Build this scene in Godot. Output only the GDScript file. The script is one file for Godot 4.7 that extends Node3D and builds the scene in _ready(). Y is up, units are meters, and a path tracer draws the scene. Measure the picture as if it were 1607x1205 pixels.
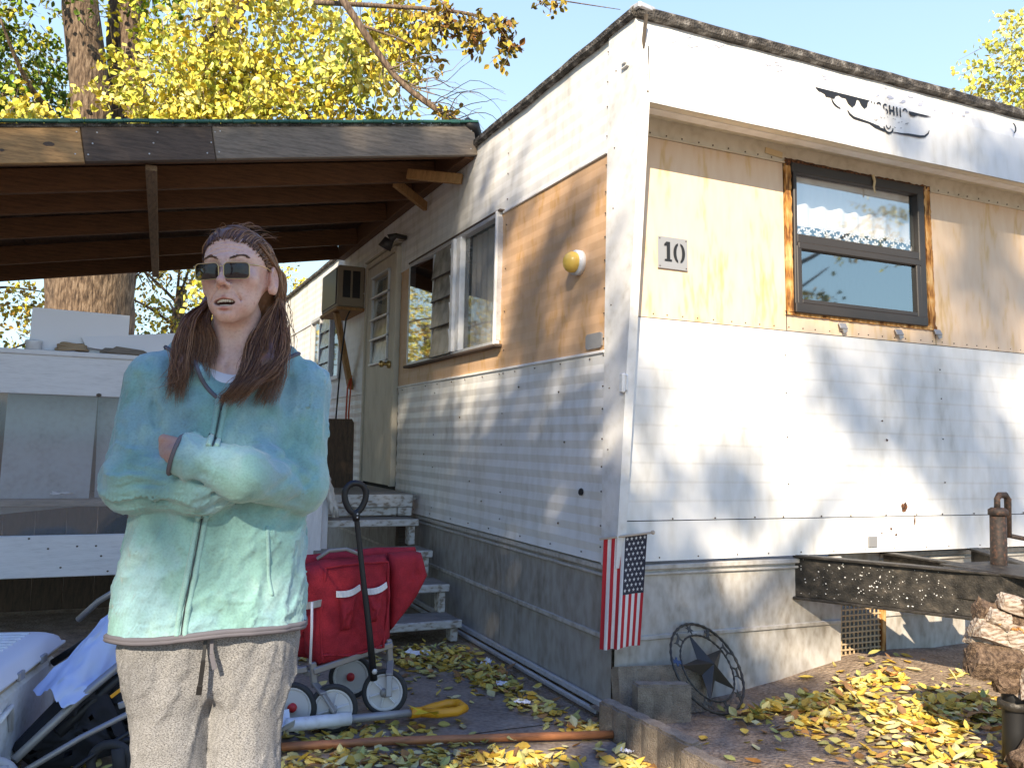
extends Node3D

var M := {}
var rng := RandomNumberGenerator.new()
var used := {}
var noise := FastNoiseLite.new()


# ---------- mesh building ----------
class MB:
	var st := SurfaceTool.new()
	var col := Color(1, 1, 1)
	var n := 0

	func _init(smooth := false):
		st.begin(Mesh.PRIMITIVE_TRIANGLES)
		st.set_smooth_group(0 if smooth else -1)

	func smooth(on: bool):
		st.set_smooth_group(0 if on else -1)

	func tri(a: Vector3, b: Vector3, c: Vector3):
		st.set_color(col)
		st.add_vertex(a)
		st.set_color(col)
		st.add_vertex(b)
		st.set_color(col)
		st.add_vertex(c)
		n += 1

	func quad(a: Vector3, b: Vector3, c: Vector3, d: Vector3):
		tri(a, b, c)
		tri(a, c, d)

	# a quad wound so that it faces away from the point o
	func quad_out(a: Vector3, b: Vector3, c: Vector3, d: Vector3, o: Vector3):
		if (a - c).cross(a - b).dot((a + c) * 0.5 - o) < 0.0:
			quad(a, d, c, b)
		else:
			quad(a, b, c, d)

	func tri_out(a: Vector3, b: Vector3, c: Vector3, o: Vector3):
		if (a - c).cross(a - b).dot((a + b + c) / 3.0 - o) < 0.0:
			tri(a, c, b)
		else:
			tri(a, b, c)

	func uquad(a: Vector3, b: Vector3, c: Vector3, d: Vector3, ua: Vector2, ub: Vector2, uc: Vector2, ud: Vector2):
		for k in [[a, ua], [b, ub], [c, uc], [a, ua], [c, uc], [d, ud]]:
			st.set_color(col)
			st.set_uv(k[1])
			st.add_vertex(k[0])

	# box with chamfered edges
	func box(c: Vector3, s: Vector3, bev := 0.004, b := Basis()):
		var h := s * 0.5
		var e: float = min(bev, min(h.x, min(h.y, h.z)) * 0.45)
		if e <= 0.0002:
			for ax in 3:
				for sg in [-1.0, 1.0]:
					var u := (ax + 1) % 3
					var w := (ax + 2) % 3
					var p := []
					for k in [[-1, -1], [1, -1], [1, 1], [-1, 1]]:
						var q := Vector3()
						q[ax] = sg * h[ax]
						q[u] = k[0] * h[u]
						q[w] = k[1] * h[w]
						p.append(c + b * q)
					quad_out(p[0], p[1], p[2], p[3], c)
			return
		for ax in 3:
			var u := (ax + 1) % 3
			var w := (ax + 2) % 3
			for sg in [-1.0, 1.0]:
				var p := []
				for k in [[-1, -1], [1, -1], [1, 1], [-1, 1]]:
					var q := Vector3()
					q[ax] = sg * h[ax]
					q[u] = k[0] * (h[u] - e)
					q[w] = k[1] * (h[w] - e)
					p.append(c + b * q)
				quad_out(p[0], p[1], p[2], p[3], c)
			for su in [-1.0, 1.0]:
				for sw in [-1.0, 1.0]:
					var p := []
					for k in [[-1, 0], [1, 0], [1, 1], [-1, 1]]:
						var q := Vector3()
						q[ax] = k[0] * (h[ax] - e)
						q[u] = su * (h[u] if k[1] == 0 else h[u] - e)
						q[w] = sw * (h[w] - e if k[1] == 0 else h[w])
						p.append(c + b * q)
					quad_out(p[0], p[1], p[2], p[3], c)
		for sx in [-1.0, 1.0]:
			for sy in [-1.0, 1.0]:
				for sz in [-1.0, 1.0]:
					var f := Vector3(sx, sy, sz)
					tri_out(c + b * (f * (h - Vector3(0, e, e))), c + b * (f * (h - Vector3(e, 0, e))), c + b * (f * (h - Vector3(e, e, 0))), c)

	# bar between two points: width w across, height t along up
	func bar(a: Vector3, b: Vector3, w: float, t: float, up := Vector3.UP, bev := 0.003):
		var d := (b - a).normalized()
		var x := d.cross(up).normalized()
		var y := x.cross(d).normalized()
		box((a + b) * 0.5, Vector3(w, t, a.distance_to(b)), bev, Basis(x, y, -d))

	func tube(path: Array, r, sides := 8, caps := true, closed := false):
		var m := path.size()
		var rings := []
		var up := Vector3(0.123, 0.913, 0.389)
		for i in m:
			var a: Vector3 = path[(i - 1 + m) % m] if (i > 0 or closed) else path[i]
			var c: Vector3 = path[(i + 1) % m] if (i < m - 1 or closed) else path[i]
			var d := (c - a).normalized()
			if i == 0 and abs(d.dot(up)) > 0.9:
				up = Vector3(0.9, 0.1, 0.3)
			var x := d.cross(up).normalized()
			var y := x.cross(d).normalized()
			up = y
			var rad: float = r if (r is float) else r[i]
			var ring := []
			for k in sides:
				var t := TAU * k / sides
				ring.append(path[i] + (x * cos(t) + y * sin(t)) * rad)
			rings.append(ring)
		for i in (m if closed else m - 1):
			var j := (i + 1) % m
			var o: Vector3 = (path[i] + path[j]) * 0.5
			var off := 0
			if closed and j == 0:
				var best := 1e9
				for s in sides:
					var dd: float = rings[0][s].distance_to(rings[i][0])
					if dd < best:
						best = dd
						off = s
			for k in sides:
				var k2 := (k + 1) % sides
				quad_out(rings[i][k], rings[i][k2], rings[j][(k2 + off) % sides], rings[j][(k + off) % sides], o)
		if caps and not closed:
			for e in [0, m - 1]:
				var o: Vector3 = path[1] if e == 0 else path[m - 2]
				for k in sides:
					tri_out(path[e], rings[e][k], rings[e][(k + 1) % sides], o)

	# one continuous rectangular bar through many points
	func sweep(path: Array, w: float, t: float):
		var rings := []
		for i in path.size():
			var d: Vector3 = (path[mini(i + 1, path.size() - 1)] - path[maxi(i - 1, 0)]).normalized()
			var x := d.cross(Vector3.UP).normalized()
			var y := x.cross(d).normalized()
			var e: float = minf(w, t) * 0.2
			var ring := []
			for k in [[-1, -1, 1, 0], [1, -1, -1, 0], [1, -1, 0, 1], [1, 1, 0, -1], [1, 1, -1, 0], [-1, 1, 1, 0], [-1, 1, 0, -1], [-1, -1, 0, 1]]:
				ring.append(path[i] + x * (k[0] * w * 0.5 + k[2] * e) + y * (k[1] * t * 0.5 + k[3] * e))
			rings.append(ring)
		for i in path.size() - 1:
			for k in 8:
				quad_out(rings[i][k], rings[i][(k + 1) % 8], rings[i + 1][(k + 1) % 8], rings[i + 1][k], (path[i] + path[i + 1]) * 0.5)
		for e2 in [0, path.size() - 1]:
			for k in 8:
				tri_out(path[e2], rings[e2][k], rings[e2][(k + 1) % 8], path[1] if e2 == 0 else path[e2 - 1])

	# flat outline in the plane of x and y of f, given thickness along z of f
	func prism(pts: PackedVector2Array, f: Transform3D, t: float):
		var id := Geometry2D.triangulate_polygon(pts)
		if id.is_empty():
			return
		var z := f.basis.z.normalized()
		for i in range(0, id.size(), 3):
			var p := []
			for k in 3:
				p.append(f * Vector3(pts[id[i + k]].x, pts[id[i + k]].y, 0))
			var mid: Vector3 = (p[0] + p[1] + p[2]) / 3.0
			tri_out(p[0] + z * t, p[1] + z * t, p[2] + z * t, mid)
			if t > 0.0:
				tri_out(p[0], p[1], p[2], mid + z * t)
		if t <= 0.0:
			return
		var cw := Geometry2D.is_polygon_clockwise(pts)
		for i in pts.size():
			var a := pts[i]
			var b := pts[(i + 1) % pts.size()]
			var nn := Vector2(b.y - a.y, a.x - b.x) * (-1.0 if cw else 1.0)
			var A := f * Vector3(a.x, a.y, 0)
			var B := f * Vector3(b.x, b.y, 0)
			var o: Vector3 = (A + B) * 0.5 - f.basis * Vector3(nn.x, nn.y, 0) + z * t * 0.5
			quad_out(A, B, B + z * t, A + z * t, o)

	func ball(c: Vector3, r: Vector3, seg := 12, b := Basis()):
		for i in seg:
			for j in range(seg / 2):
				var p := []
				for k in [[0, 0], [1, 0], [1, 1], [0, 1]]:
					var u: float = TAU * (i + k[0]) / seg
					var w: float = PI * (j + k[1]) / (seg / 2)
					p.append(c + b * (Vector3(sin(w) * cos(u), cos(w), sin(w) * sin(u)) * r))
				if j == 0:
					tri_out(p[0], p[2], p[3], c)
				elif j == seg / 2 - 1:
					tri_out(p[0], p[1], p[2], c)
				else:
					quad_out(p[0], p[1], p[2], p[3], c)

	func done() -> ArrayMesh:
		st.generate_normals()
		return st.commit()


func obj(called: String, mb, m: Material, parent: Node = null) -> MeshInstance3D:
	var o := MeshInstance3D.new()
	o.mesh = mb.done() if mb is MB else mb
	o.material_override = m
	if parent == null or parent == self:
		o.name = numbered(called)
		add_child(o)
	else:
		o.name = sub_name(parent, called)
		parent.add_child(o, true)
	return o


func sub_name(parent: Node, called: String) -> String:
	var key := str(parent.get_instance_id()) + called
	if not used.has(key):
		used[key] = 0
		return called
	used[key] += 1
	return "%s_%03d" % [called, used[key]]


func numbered(called: String) -> String:
	if not used.has(called):
		used[called] = 0
		return called
	used[called] += 1
	return "%s_%03d" % [called, used[called]]


func tag(o: Node, label: String, category: String, group := "") -> Node:
	o.set_meta("label", label)
	o.set_meta("category", category)
	if group != "":
		o.set_meta("group", group)
	return o


func thing(called: String, label: String, category: String, at := Vector3.ZERO, b := Basis(), group := "") -> Node3D:
	var o := Node3D.new()
	o.name = numbered(called)
	add_child(o)
	o.transform = Transform3D(b, at)
	tag(o, label, category, group)
	return o


func struct(called: String, mb, m: Material) -> MeshInstance3D:
	var o := obj(called, mb, m)
	o.set_meta("kind", "structure")
	return o


func group_part(called: String, parent: Node) -> Node3D:
	var o := Node3D.new()
	o.name = sub_name(parent, called)
	parent.add_child(o, true)
	return o


# ---------- materials ----------
func mat(c: Color, rough := 0.8, metal := 0.0) -> StandardMaterial3D:
	var m := StandardMaterial3D.new()
	m.albedo_color = c.linear_to_srgb()
	m.roughness = rough
	m.metallic = metal
	m.cull_mode = BaseMaterial3D.CULL_DISABLED
	return m


# noise laid through a colour ramp; layers are [seed, frequency, octaves, weight]
func noise_image(layers: Array, ramp: Array, size := 512) -> ImageTexture:
	var total := PackedFloat32Array()
	total.resize(size * size)
	for l in layers:
		var f := FastNoiseLite.new()
		f.seed = l[0]
		f.frequency = l[1]
		f.fractal_octaves = l[2]
		f.noise_type = FastNoiseLite.TYPE_SIMPLEX_SMOOTH if l.size() < 5 else l[4]
		var im := f.get_seamless_image(size, size)
		im.convert(Image.FORMAT_L8)
		var by := im.get_data()
		var w: float = l[3] / 255.0
		for i in by.size():
			total[i] += by[i] * w
	var grad := PackedByteArray()
	grad.resize(256 * 3)
	for i in 256:
		var t := i / 255.0
		var c: Color = ramp[0][1]
		for k in ramp.size() - 1:
			if t >= ramp[k][0]:
				c = ramp[k][1].lerp(ramp[k + 1][1], clamp((t - ramp[k][0]) / max(ramp[k + 1][0] - ramp[k][0], 1e-4), 0.0, 1.0))
		c = c.linear_to_srgb()
		grad[i * 3] = int(clamp(c.r, 0, 1) * 255)
		grad[i * 3 + 1] = int(clamp(c.g, 0, 1) * 255)
		grad[i * 3 + 2] = int(clamp(c.b, 0, 1) * 255)
	var out := PackedByteArray()
	out.resize(size * size * 3)
	for i in total.size():
		var k := int(clamp(total[i] * 255.0, 0, 255)) * 3
		out[i * 3] = grad[k]
		out[i * 3 + 1] = grad[k + 1]
		out[i * 3 + 2] = grad[k + 2]
	return ImageTexture.create_from_image(Image.create_from_data(size, size, false, Image.FORMAT_RGB8, out))


func tri_mat(tex: Texture2D, scale: Vector3, rough := 0.8, metal := 0.0, world := true) -> StandardMaterial3D:
	var m := mat(Color(1, 1, 1), rough, metal)
	m.albedo_texture = tex
	m.uv1_triplanar = true
	m.uv1_world_triplanar = world
	m.uv1_scale = scale
	m.uv1_triplanar_sharpness = 4.0
	m.vertex_color_use_as_albedo = true
	return m


func relief(m: StandardMaterial3D, tex: Texture2D, cm: float) -> StandardMaterial3D:
	m.heightmap_enabled = true
	m.heightmap_texture = tex
	m.heightmap_scale = cm
	return m


func gray(a: float) -> Color:
	return Color(a, a, a)


func make_materials():
	var white_c := noise_image([[1, 0.006, 3, 0.45], [2, 0.03, 4, 0.55]], [[0.0, Color(0.5, 0.48, 0.44)], [0.3, Color(0.7, 0.69, 0.66)], [0.55, Color(0.78, 0.78, 0.77)], [1.0, Color(0.84, 0.84, 0.84)]])
	var bump := noise_image([[3, 0.008, 3, 0.6], [4, 0.05, 3, 0.4]], [[0.0, gray(0.0)], [1.0, gray(1.0)]])
	var fine := noise_image([[5, 0.09, 3, 1.0]], [[0.0, gray(0.0)], [0.3, gray(0.05)], [0.7, gray(0.9)], [1.0, gray(1.0)]])
	M.bump = bump
	M.fine = fine
	M.white = relief(tri_mat(white_c, Vector3(0.7, 0.25, 0.7), 0.42), bump, 0.07)
	M.white_plain = tri_mat(white_c, Vector3(1, 1, 1), 0.5)
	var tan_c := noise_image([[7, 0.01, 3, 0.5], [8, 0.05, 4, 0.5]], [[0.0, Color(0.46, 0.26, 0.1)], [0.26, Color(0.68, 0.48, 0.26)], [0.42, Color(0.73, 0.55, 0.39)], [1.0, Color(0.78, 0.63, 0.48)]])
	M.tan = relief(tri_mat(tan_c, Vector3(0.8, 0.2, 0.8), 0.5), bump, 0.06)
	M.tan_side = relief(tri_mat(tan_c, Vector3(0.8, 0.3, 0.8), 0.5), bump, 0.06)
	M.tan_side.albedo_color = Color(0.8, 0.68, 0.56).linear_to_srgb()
	var skirt_c := noise_image([[9, 0.008, 3, 0.5], [10, 0.05, 4, 0.5]], [[0.0, Color(0.2, 0.17, 0.13)], [0.35, Color(0.4, 0.37, 0.33)], [0.6, Color(0.5, 0.48, 0.45)], [1.0, Color(0.6, 0.59, 0.57)]])
	M.skirt = relief(tri_mat(skirt_c, Vector3(0.8, 0.4, 0.8), 0.6), bump, 0.15)
	M.soffit = tri_mat(white_c, Vector3(1, 1, 1), 0.55)
	M.soffit.albedo_color = Color(0.84, 0.8, 0.68).linear_to_srgb()
	var conc := noise_image([[11, 0.012, 4, 0.5], [12, 0.12, 3, 0.5]], [[0.0, Color(0.1, 0.085, 0.07)], [0.4, Color(0.24, 0.21, 0.18)], [0.7, Color(0.33, 0.3, 0.26)], [1.0, Color(0.44, 0.41, 0.37)]])
	M.slab = relief(tri_mat(conc, Vector3(0.6, 0.6, 0.6), 0.9), fine, 0.25)
	M.slab.albedo_color = Color(0.95, 0.87, 0.78).linear_to_srgb()
	M.block = relief(tri_mat(conc, Vector3(2.2, 2.2, 2.2), 0.92), fine, 0.3)
	M.block.albedo_color = Color(1.0, 0.92, 0.82).linear_to_srgb()
	var dirt := noise_image([[13, 0.015, 4, 0.5], [14, 0.1, 4, 0.5]], [[0.0, Color(0.08, 0.054, 0.035)], [0.4, Color(0.22, 0.16, 0.11)], [0.7, Color(0.34, 0.26, 0.19)], [1.0, Color(0.48, 0.39, 0.3)]])
	M.dirt = relief(tri_mat(dirt, Vector3(0.9, 0.9, 0.9), 0.95), fine, 0.8)
	var grain := noise_image([[15, 0.02, 5, 0.6], [16, 0.08, 3, 0.4]], [[0.0, gray(0.25)], [0.4, gray(0.62)], [0.6, gray(0.8)], [1.0, gray(1.0)]])
	M.grain = grain
	var soft := noise_image([[15, 0.02, 5, 0.6], [16, 0.08, 3, 0.4]], [[0.0, gray(0.72)], [0.35, gray(0.9)], [0.6, gray(0.97)], [1.0, gray(1.0)]])
	M.wood = {}
	for k in [["tan_board", Color(0.52, 0.31, 0.13), Vector3(0.5, 5, 5)], ["dark_board", Color(0.14, 0.1, 0.075), Vector3(0.5, 5, 5)], ["gray_board", Color(0.29, 0.24, 0.19), Vector3(0.5, 5, 5)], ["rafter", Color(0.2, 0.095, 0.04), Vector3(0.5, 5, 5)], ["deck", Color(0.1, 0.055, 0.03), Vector3(3, 3, 0.4)], ["tread", Color(0.36, 0.33, 0.3), Vector3(0.6, 5, 5)], ["painted", Color(0.74, 0.75, 0.78), Vector3(0.35, 2.5, 2.5)], ["post", Color(0.8, 0.8, 0.82), Vector3(2.5, 0.35, 2.5)], ["tie", Color(0.3, 0.2, 0.115), Vector3(5, 5, 0.6)], ["raw", Color(0.5, 0.27, 0.1), Vector3(5, 0.7, 5)], ["brown_panel", Color(0.12, 0.075, 0.045), Vector3(4, 0.6, 4)]]:
		var w := tri_mat(soft if k[0] in ["painted", "post"] else grain, k[2], 0.75)
		w.albedo_color = k[1].linear_to_srgb()
		M[k[0]] = relief(w, grain, 0.25)
	M.painted.roughness = 0.55
	M.tread_worn = M.tread
	M.roof = relief(tri_mat(noise_image([[17, 0.03, 4, 1.0]], [[0.2, Color(0.02, 0.018, 0.015)], [0.6, Color(0.09, 0.08, 0.07)], [0.9, Color(0.3, 0.29, 0.27)]], 256), Vector3(1.5, 1.5, 1.5), 0.8), fine, 0.6)
	M.green_edge = mat(Color(0.03, 0.13, 0.1), 0.6)
	M.black = mat(Color(0.012, 0.012, 0.013), 0.5)
	M.dark_frame = mat(Color(0.035, 0.03, 0.028), 0.45)
	M.rivet = mat(Color(0.09, 0.07, 0.05), 0.6)
	M.alu = tri_mat(white_c, Vector3(3, 3, 3), 0.4, 0.35)
	M.alu.albedo_color = Color(0.75, 0.76, 0.8).linear_to_srgb()
	M.gray_metal = mat(Color(0.32, 0.32, 0.33), 0.45, 0.3)
	M.mirror_glass = mat(Color(0.8, 0.9, 0.95), 0.03, 1.0)
	M.mirror_glass.albedo_color.a = 0.38
	var blank := Image.create(4, 4, false, Image.FORMAT_RGB8)
	blank.fill(Color(1, 1, 1))
	M.mirror_glass.albedo_texture = ImageTexture.create_from_image(blank)
	M.mirror_glass.transparency = BaseMaterial3D.TRANSPARENCY_ALPHA
	M.glass = mat(Color(0.75, 0.85, 0.85), 0.03)
	M.glass.albedo_color.a = 0.12
	M.glass.transparency = BaseMaterial3D.TRANSPARENCY_ALPHA
	M.glass.metallic_specular = 1.0
	M.dirty_glass = tri_mat(noise_image([[21, 0.012, 4, 1.0]], [[0.2, Color(0.24, 0.22, 0.18)], [0.8, Color(0.42, 0.39, 0.33)]], 256), Vector3(2, 2, 2), 0.16)
	M.dirty_glass.albedo_color.a = 0.8
	M.dirty_glass.transparency = BaseMaterial3D.TRANSPARENCY_ALPHA
	M.plexi = mat(Color(0.3, 0.36, 0.42), 0.06)
	M.plexi.albedo_color.a = 0.25
	M.plexi.transparency = BaseMaterial3D.TRANSPARENCY_ALPHA
	M.plexi.metallic_specular = 0.9
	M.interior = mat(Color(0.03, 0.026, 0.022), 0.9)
	M.cloth_white = mat(Color(0.78, 0.78, 0.8), 0.9)
	M.cloth_white.backlight = Color(0.5, 0.5, 0.5)
	M.cream = tri_mat(tan_c, Vector3(0.6, 0.25, 0.6), 0.55)
	M.cream.albedo_color = Color(1, 1, 1)
	M.cream.albedo_texture = white_c
	M.red_cloth = relief(tri_mat(noise_image([[23, 0.02, 4, 0.5], [24, 0.2, 2, 0.5]], [[0.2, Color(0.24, 0.008, 0.018)], [0.8, Color(0.42, 0.02, 0.035)]], 256), Vector3(3, 3, 3), 0.85), fine, 0.1)
	M.white_plastic = tri_mat(white_c, Vector3(2, 2, 2), 0.35)
	M.white_plastic.albedo_color = Color(0.95, 0.97, 1.0)
	M.beige_plastic = mat(Color(0.42, 0.34, 0.22), 0.5)
	M.rubber = mat(Color(0.035, 0.035, 0.036), 0.8)
	M.dark_cloth = relief(mat(Color(0.018, 0.018, 0.022), 0.9), fine, 0.1)
	M.steel_black = relief(tri_mat(noise_image([[25, 0.03, 4, 1.0]], [[0.2, Color(0.012, 0.011, 0.01)], [0.7, Color(0.045, 0.04, 0.034)], [1.0, Color(0.12, 0.1, 0.08)]], 256), Vector3(2, 2, 2), 0.5, 0.2), fine, 0.08)
	M.old_iron = relief(tri_mat(noise_image([[26, 0.04, 4, 1.0]], [[0.2, Color(0.012, 0.009, 0.008)], [0.62, Color(0.03, 0.018, 0.014)], [0.92, Color(0.1, 0.045, 0.025)]], 256), Vector3(4, 4, 4), 0.7), fine, 0.1)
	M.rust = relief(tri_mat(noise_image([[26, 0.04, 4, 1.0]], [[0.2, Color(0.03, 0.015, 0.008)], [0.6, Color(0.14, 0.055, 0.022)], [0.9, Color(0.3, 0.12, 0.04)]], 256), Vector3(5, 5, 5), 0.8), fine, 0.15)
	M.orange_wood = relief(tri_mat(noise_image([[27, 0.02, 4, 1.0]], [[0.2, Color(0.16, 0.06, 0.012)], [0.5, Color(0.5, 0.24, 0.06)], [0.85, Color(0.66, 0.44, 0.2)]], 256), Vector3(5, 1.2, 5), 0.8), grain, 0.2)
	var bark := noise_image([[28, 0.025, 5, 0.7], [29, 0.1, 3, 0.3]], [[0.2, Color(0.025, 0.016, 0.012)], [0.5, Color(0.13, 0.088, 0.058)], [0.8, Color(0.28, 0.21, 0.15)]])
	M.bark = relief(tri_mat(bark, Vector3(1.6, 0.3, 1.6), 0.95), grain, 4.0)
	M.log_bark = relief(tri_mat(bark, Vector3(4, 4, 4), 0.9), fine, 0.5)
	M.log_bark.albedo_color = Color(1.0, 0.95, 0.9).linear_to_srgb()
	M.leaf = mat(Color(1, 1, 1), 0.55)
	M.leaf.vertex_color_use_as_albedo = true
	M.leaf.backlight = Color(1.0, 1.0, 1.0)
	M.leaf.metallic_specular = 0.3
	M.dead_leaf = mat(Color(1, 1, 1), 0.65)
	M.dead_leaf.vertex_color_use_as_albedo = true
	M.dead_leaf.backlight = Color(0.3, 0.3, 0.3)
	M.tint = mat(Color(1, 1, 1), 0.7)
	M.tint.vertex_color_use_as_albedo = true
	M.paper = mat(Color(0.8, 0.8, 0.83), 0.8)
	M.yellow_plastic = mat(Color(0.75, 0.34, 0.015), 0.4)
	M.brass = mat(Color(0.6, 0.42, 0.16), 0.35, 0.8)
	M.vent_metal = mat(Color(0.5, 0.37, 0.22), 0.7)
	M.louvre = tri_mat(M.dirty_glass.albedo_texture, Vector3(2, 2, 2), 0.2)
	M.gray_curtain = mat(Color(0.33, 0.31, 0.28), 0.9)
	M.yellow_curtain = mat(Color(0.42, 0.33, 0.14), 0.9)
	M.door = relief(tri_mat(white_c, Vector3(0.8, 0.3, 0.8), 0.6), bump, 0.2)
	M.door.albedo_color = Color(0.72, 0.65, 0.53).linear_to_srgb()
	M.tape = mat(Color(0.62, 0.5, 0.3), 0.7)
	M.rope = mat(Color(0.36, 0.27, 0.17), 0.95)
	M.chipped = relief(tri_mat(noise_image([[41, 0.012, 5, 1.0]], [[0.2, Color(0.26, 0.22, 0.18)], [0.36, Color(0.46, 0.43, 0.39)], [0.48, Color(0.54, 0.53, 0.51)], [1.0, Color(0.64, 0.64, 0.64)]]), Vector3(2, 4, 4), 0.7), bump, 0.2)
	M.bundle = mat(Color(0.62, 0.6, 0.57), 0.25)
	M.bundle.backlight = Color(0.5, 0.5, 0.5)
	M.ac = mat(Color(0.3, 0.25, 0.18), 0.6)
	M.pole = tri_mat(grain, Vector3(0.6, 5, 5), 0.55)
	M.pole.albedo_color = Color(0.5, 0.2, 0.08).linear_to_srgb()
	M.star_metal = mat(Color(0.06, 0.055, 0.048), 0.42, 0.5)
	M.star_blue = mat(Color(0.02, 0.05, 0.14), 0.4, 0.2)
	M.flag_rod = mat(Color(0.5, 0.42, 0.34), 0.6)
	M.plate = mat(Color(0.3, 0.31, 0.33), 0.5, 0.15)
	M.old_panel = tri_mat(white_c, Vector3(1.5, 1.5, 1.5), 0.5)
	M.old_panel.albedo_color = Color(0.5, 0.55, 0.64).linear_to_srgb()
	M.wheel_white = mat(Color(0.62, 0.62, 0.63), 0.45)
	M.wheel_gray = mat(Color(0.4, 0.4, 0.42), 0.5)
	M.hub_red = mat(Color(0.45, 0.02, 0.025), 0.4)
	M.strap = mat(Color(0.3, 0.29, 0.28), 0.9)
	M.frame_gray = mat(Color(0.3, 0.29, 0.28), 0.4, 0.4)
	M.blanket = relief(mat(Color(0.5, 0.58, 0.78), 0.95), bump, 0.2)
	M.twig = mat(Color(0.2, 0.15, 0.11), 0.9)
	M.hair = mat(Color(1, 1, 1), 0.42)
	M.hair.vertex_color_use_as_albedo = true
	M.skin = mat(Color(1, 1, 1), 0.5)
	M.skin.vertex_color_use_as_albedo = true
	var pores := noise_image([[71, 0.03, 4, 0.6], [72, 0.2, 2, 0.4]], [[0.2, Color(0.8, 0.7, 0.68)], [0.5, Color(1, 1, 1)], [0.9, Color(1, 0.97, 0.95)]], 256)
	M.skin.albedo_texture = pores
	M.skin.uv1_triplanar = true
	M.skin.uv1_scale = Vector3(14, 14, 14)
	relief(M.skin, M.fine, 0.02)
	M.skin.subsurf_scatter_enabled = true
	M.skin.subsurf_scatter_strength = 0.12
	M.teeth = mat(Color(0.7, 0.62, 0.48), 0.3)
	M.lens = mat(Color(0.01, 0.008, 0.009), 0.07)
	M.lens.metallic_specular = 0.42
	M.lens.albedo_color.a = 0.94
	M.lens.transparency = BaseMaterial3D.TRANSPARENCY_ALPHA
	M.gold = mat(Color(0.55, 0.4, 0.2), 0.3, 0.9)
	M.shirt = mat(Color(1, 1, 1), 0.9)
	M.shirt.vertex_color_use_as_albedo = true
	var fleece_t := noise_image([[51, 0.05, 3, 0.6], [52, 0.25, 2, 0.4]], [[0.1, gray(0.72)], [0.5, gray(0.95)], [0.9, gray(1.0)]])
	M.fleece = relief(tri_mat(fleece_t, Vector3(6, 6, 6), 0.95, 0.0, false), fleece_t, 0.35)
	M.fleece.rim_enabled = true
	M.fleece.rim = 0.6
	M.fleece.rim_tint = 0.5
	var heather_t := noise_image([[53, 0.12, 2, 0.45], [54, 0.3, 2, 0.55]], [[0.25, gray(0.12)], [0.42, gray(0.5)], [0.52, gray(0.95)], [0.8, gray(1.0)]])
	M.heather = relief(tri_mat(heather_t, Vector3(3.0, 5.0, 3.0), 0.95, 0.0, false), heather_t, 0.08)
	M.binding = relief(mat(Color(0.12, 0.115, 0.135), 0.9), fine, 0.05)
	M.zip_dark = mat(Color(0.03, 0.045, 0.055), 0.5)
	M.gray_wood = relief(tri_mat(noise_image([[61, 0.02, 5, 0.7], [62, 0.1, 3, 0.3]], [[0.2, Color(0.08, 0.045, 0.03)], [0.42, Color(0.26, 0.19, 0.14)], [0.6, Color(0.42, 0.37, 0.31)], [1.0, Color(0.58, 0.54, 0.48)]]), Vector3(2, 7, 7), 0.85), grain, 0.4)
	M.skirt_side = relief(tri_mat(skirt_c, Vector3(0.6, 0.3, 0.6), 0.6), bump, 0.15)
	M.skirt_side.albedo_color = Color(0.7, 0.7, 0.7).linear_to_srgb()
	M.window_dark = mat(Color(0.62, 0.66, 0.7), 0.03, 1.0)
	M.window_dark.albedo_color.a = 0.72
	M.window_dark.albedo_texture = M.mirror_glass.albedo_texture
	M.window_dark.transparency = BaseMaterial3D.TRANSPARENCY_ALPHA
	M.lid_plastic = mat(Color(0.7, 0.72, 0.77), 0.4)


func _ready():
	# camera, sky, sun, exposure
	var cam := Camera3D.new()
	cam.name = "camera"
	add_child(cam)
	cam.transform = Transform3D(Basis(Vector3(0.91019, 0.02281, 0.41357), Vector3(-0.04982, 0.99726, 0.05463), Vector3(-0.41119, -0.07032, 0.90883)).orthonormalized(), Vector3(-2.00774, 1.18, 3.32351))
	cam.fov = 47.91
	cam.near = 0.05
	cam.far = 400.0
	cam.current = true
	var we := WorldEnvironment.new()
	we.name = "world_environment"
	var env := Environment.new()
	env.background_mode = Environment.BG_SKY
	var sky := Sky.new()
	var ps := ProceduralSkyMaterial.new()
	ps.sky_top_color = Color(0.16, 0.36, 0.8)
	ps.sky_horizon_color = Color(0.84, 0.97, 1.0)
	ps.sky_curve = 0.6
	ps.ground_bottom_color = Color(0.25, 0.2, 0.15)
	ps.ground_horizon_color = Color(0.5, 0.5, 0.48)
	ps.sun_angle_max = 1.0
	ps.energy_multiplier = SKY_ENERGY
	sky.sky_material = ps
	env.sky = sky
	env.ambient_light_source = Environment.AMBIENT_SOURCE_SKY
	env.tonemap_mode = Environment.TONE_MAPPER_LINEAR
	env.tonemap_exposure = EXPOSURE
	env.sdfgi_enabled = true
	env.ssao_enabled = true
	env.ssil_enabled = true
	we.environment = env
	add_child(we)
	var sun := DirectionalLight3D.new()
	sun.name = "sun"
	add_child(sun)
	sun.look_at_from_position(Vector3.ZERO, SUN, Vector3.UP)
	sun.light_energy = SUN_ENERGY
	sun.light_color = Color(1.0, 0.93, 0.82)
	sun.light_angular_distance = 0.5
	sun.shadow_enabled = true
	rng.seed = 20
	noise.seed = 5
	noise.frequency = 1.0
	noise.noise_type = FastNoiseLite.TYPE_SIMPLEX_SMOOTH
	make_materials()
	build_ground()
	build_home()
	build_porch_roof()
	build_porch()
	build_stairs()
	build_trees()
	build_hitch()
	build_yard_things()
	build_wagon()
	build_junk()
	build_person()
	build_fallen_leaves()


const SUN := Vector3(0.9, -1.0, -1.317)
const SKY_ENERGY := 0.8
const EXPOSURE := 1.95
const SUN_ENERGY := 1.6
const W := 3.4          # width of the mobile home across its front
const LONG := 12.5


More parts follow.
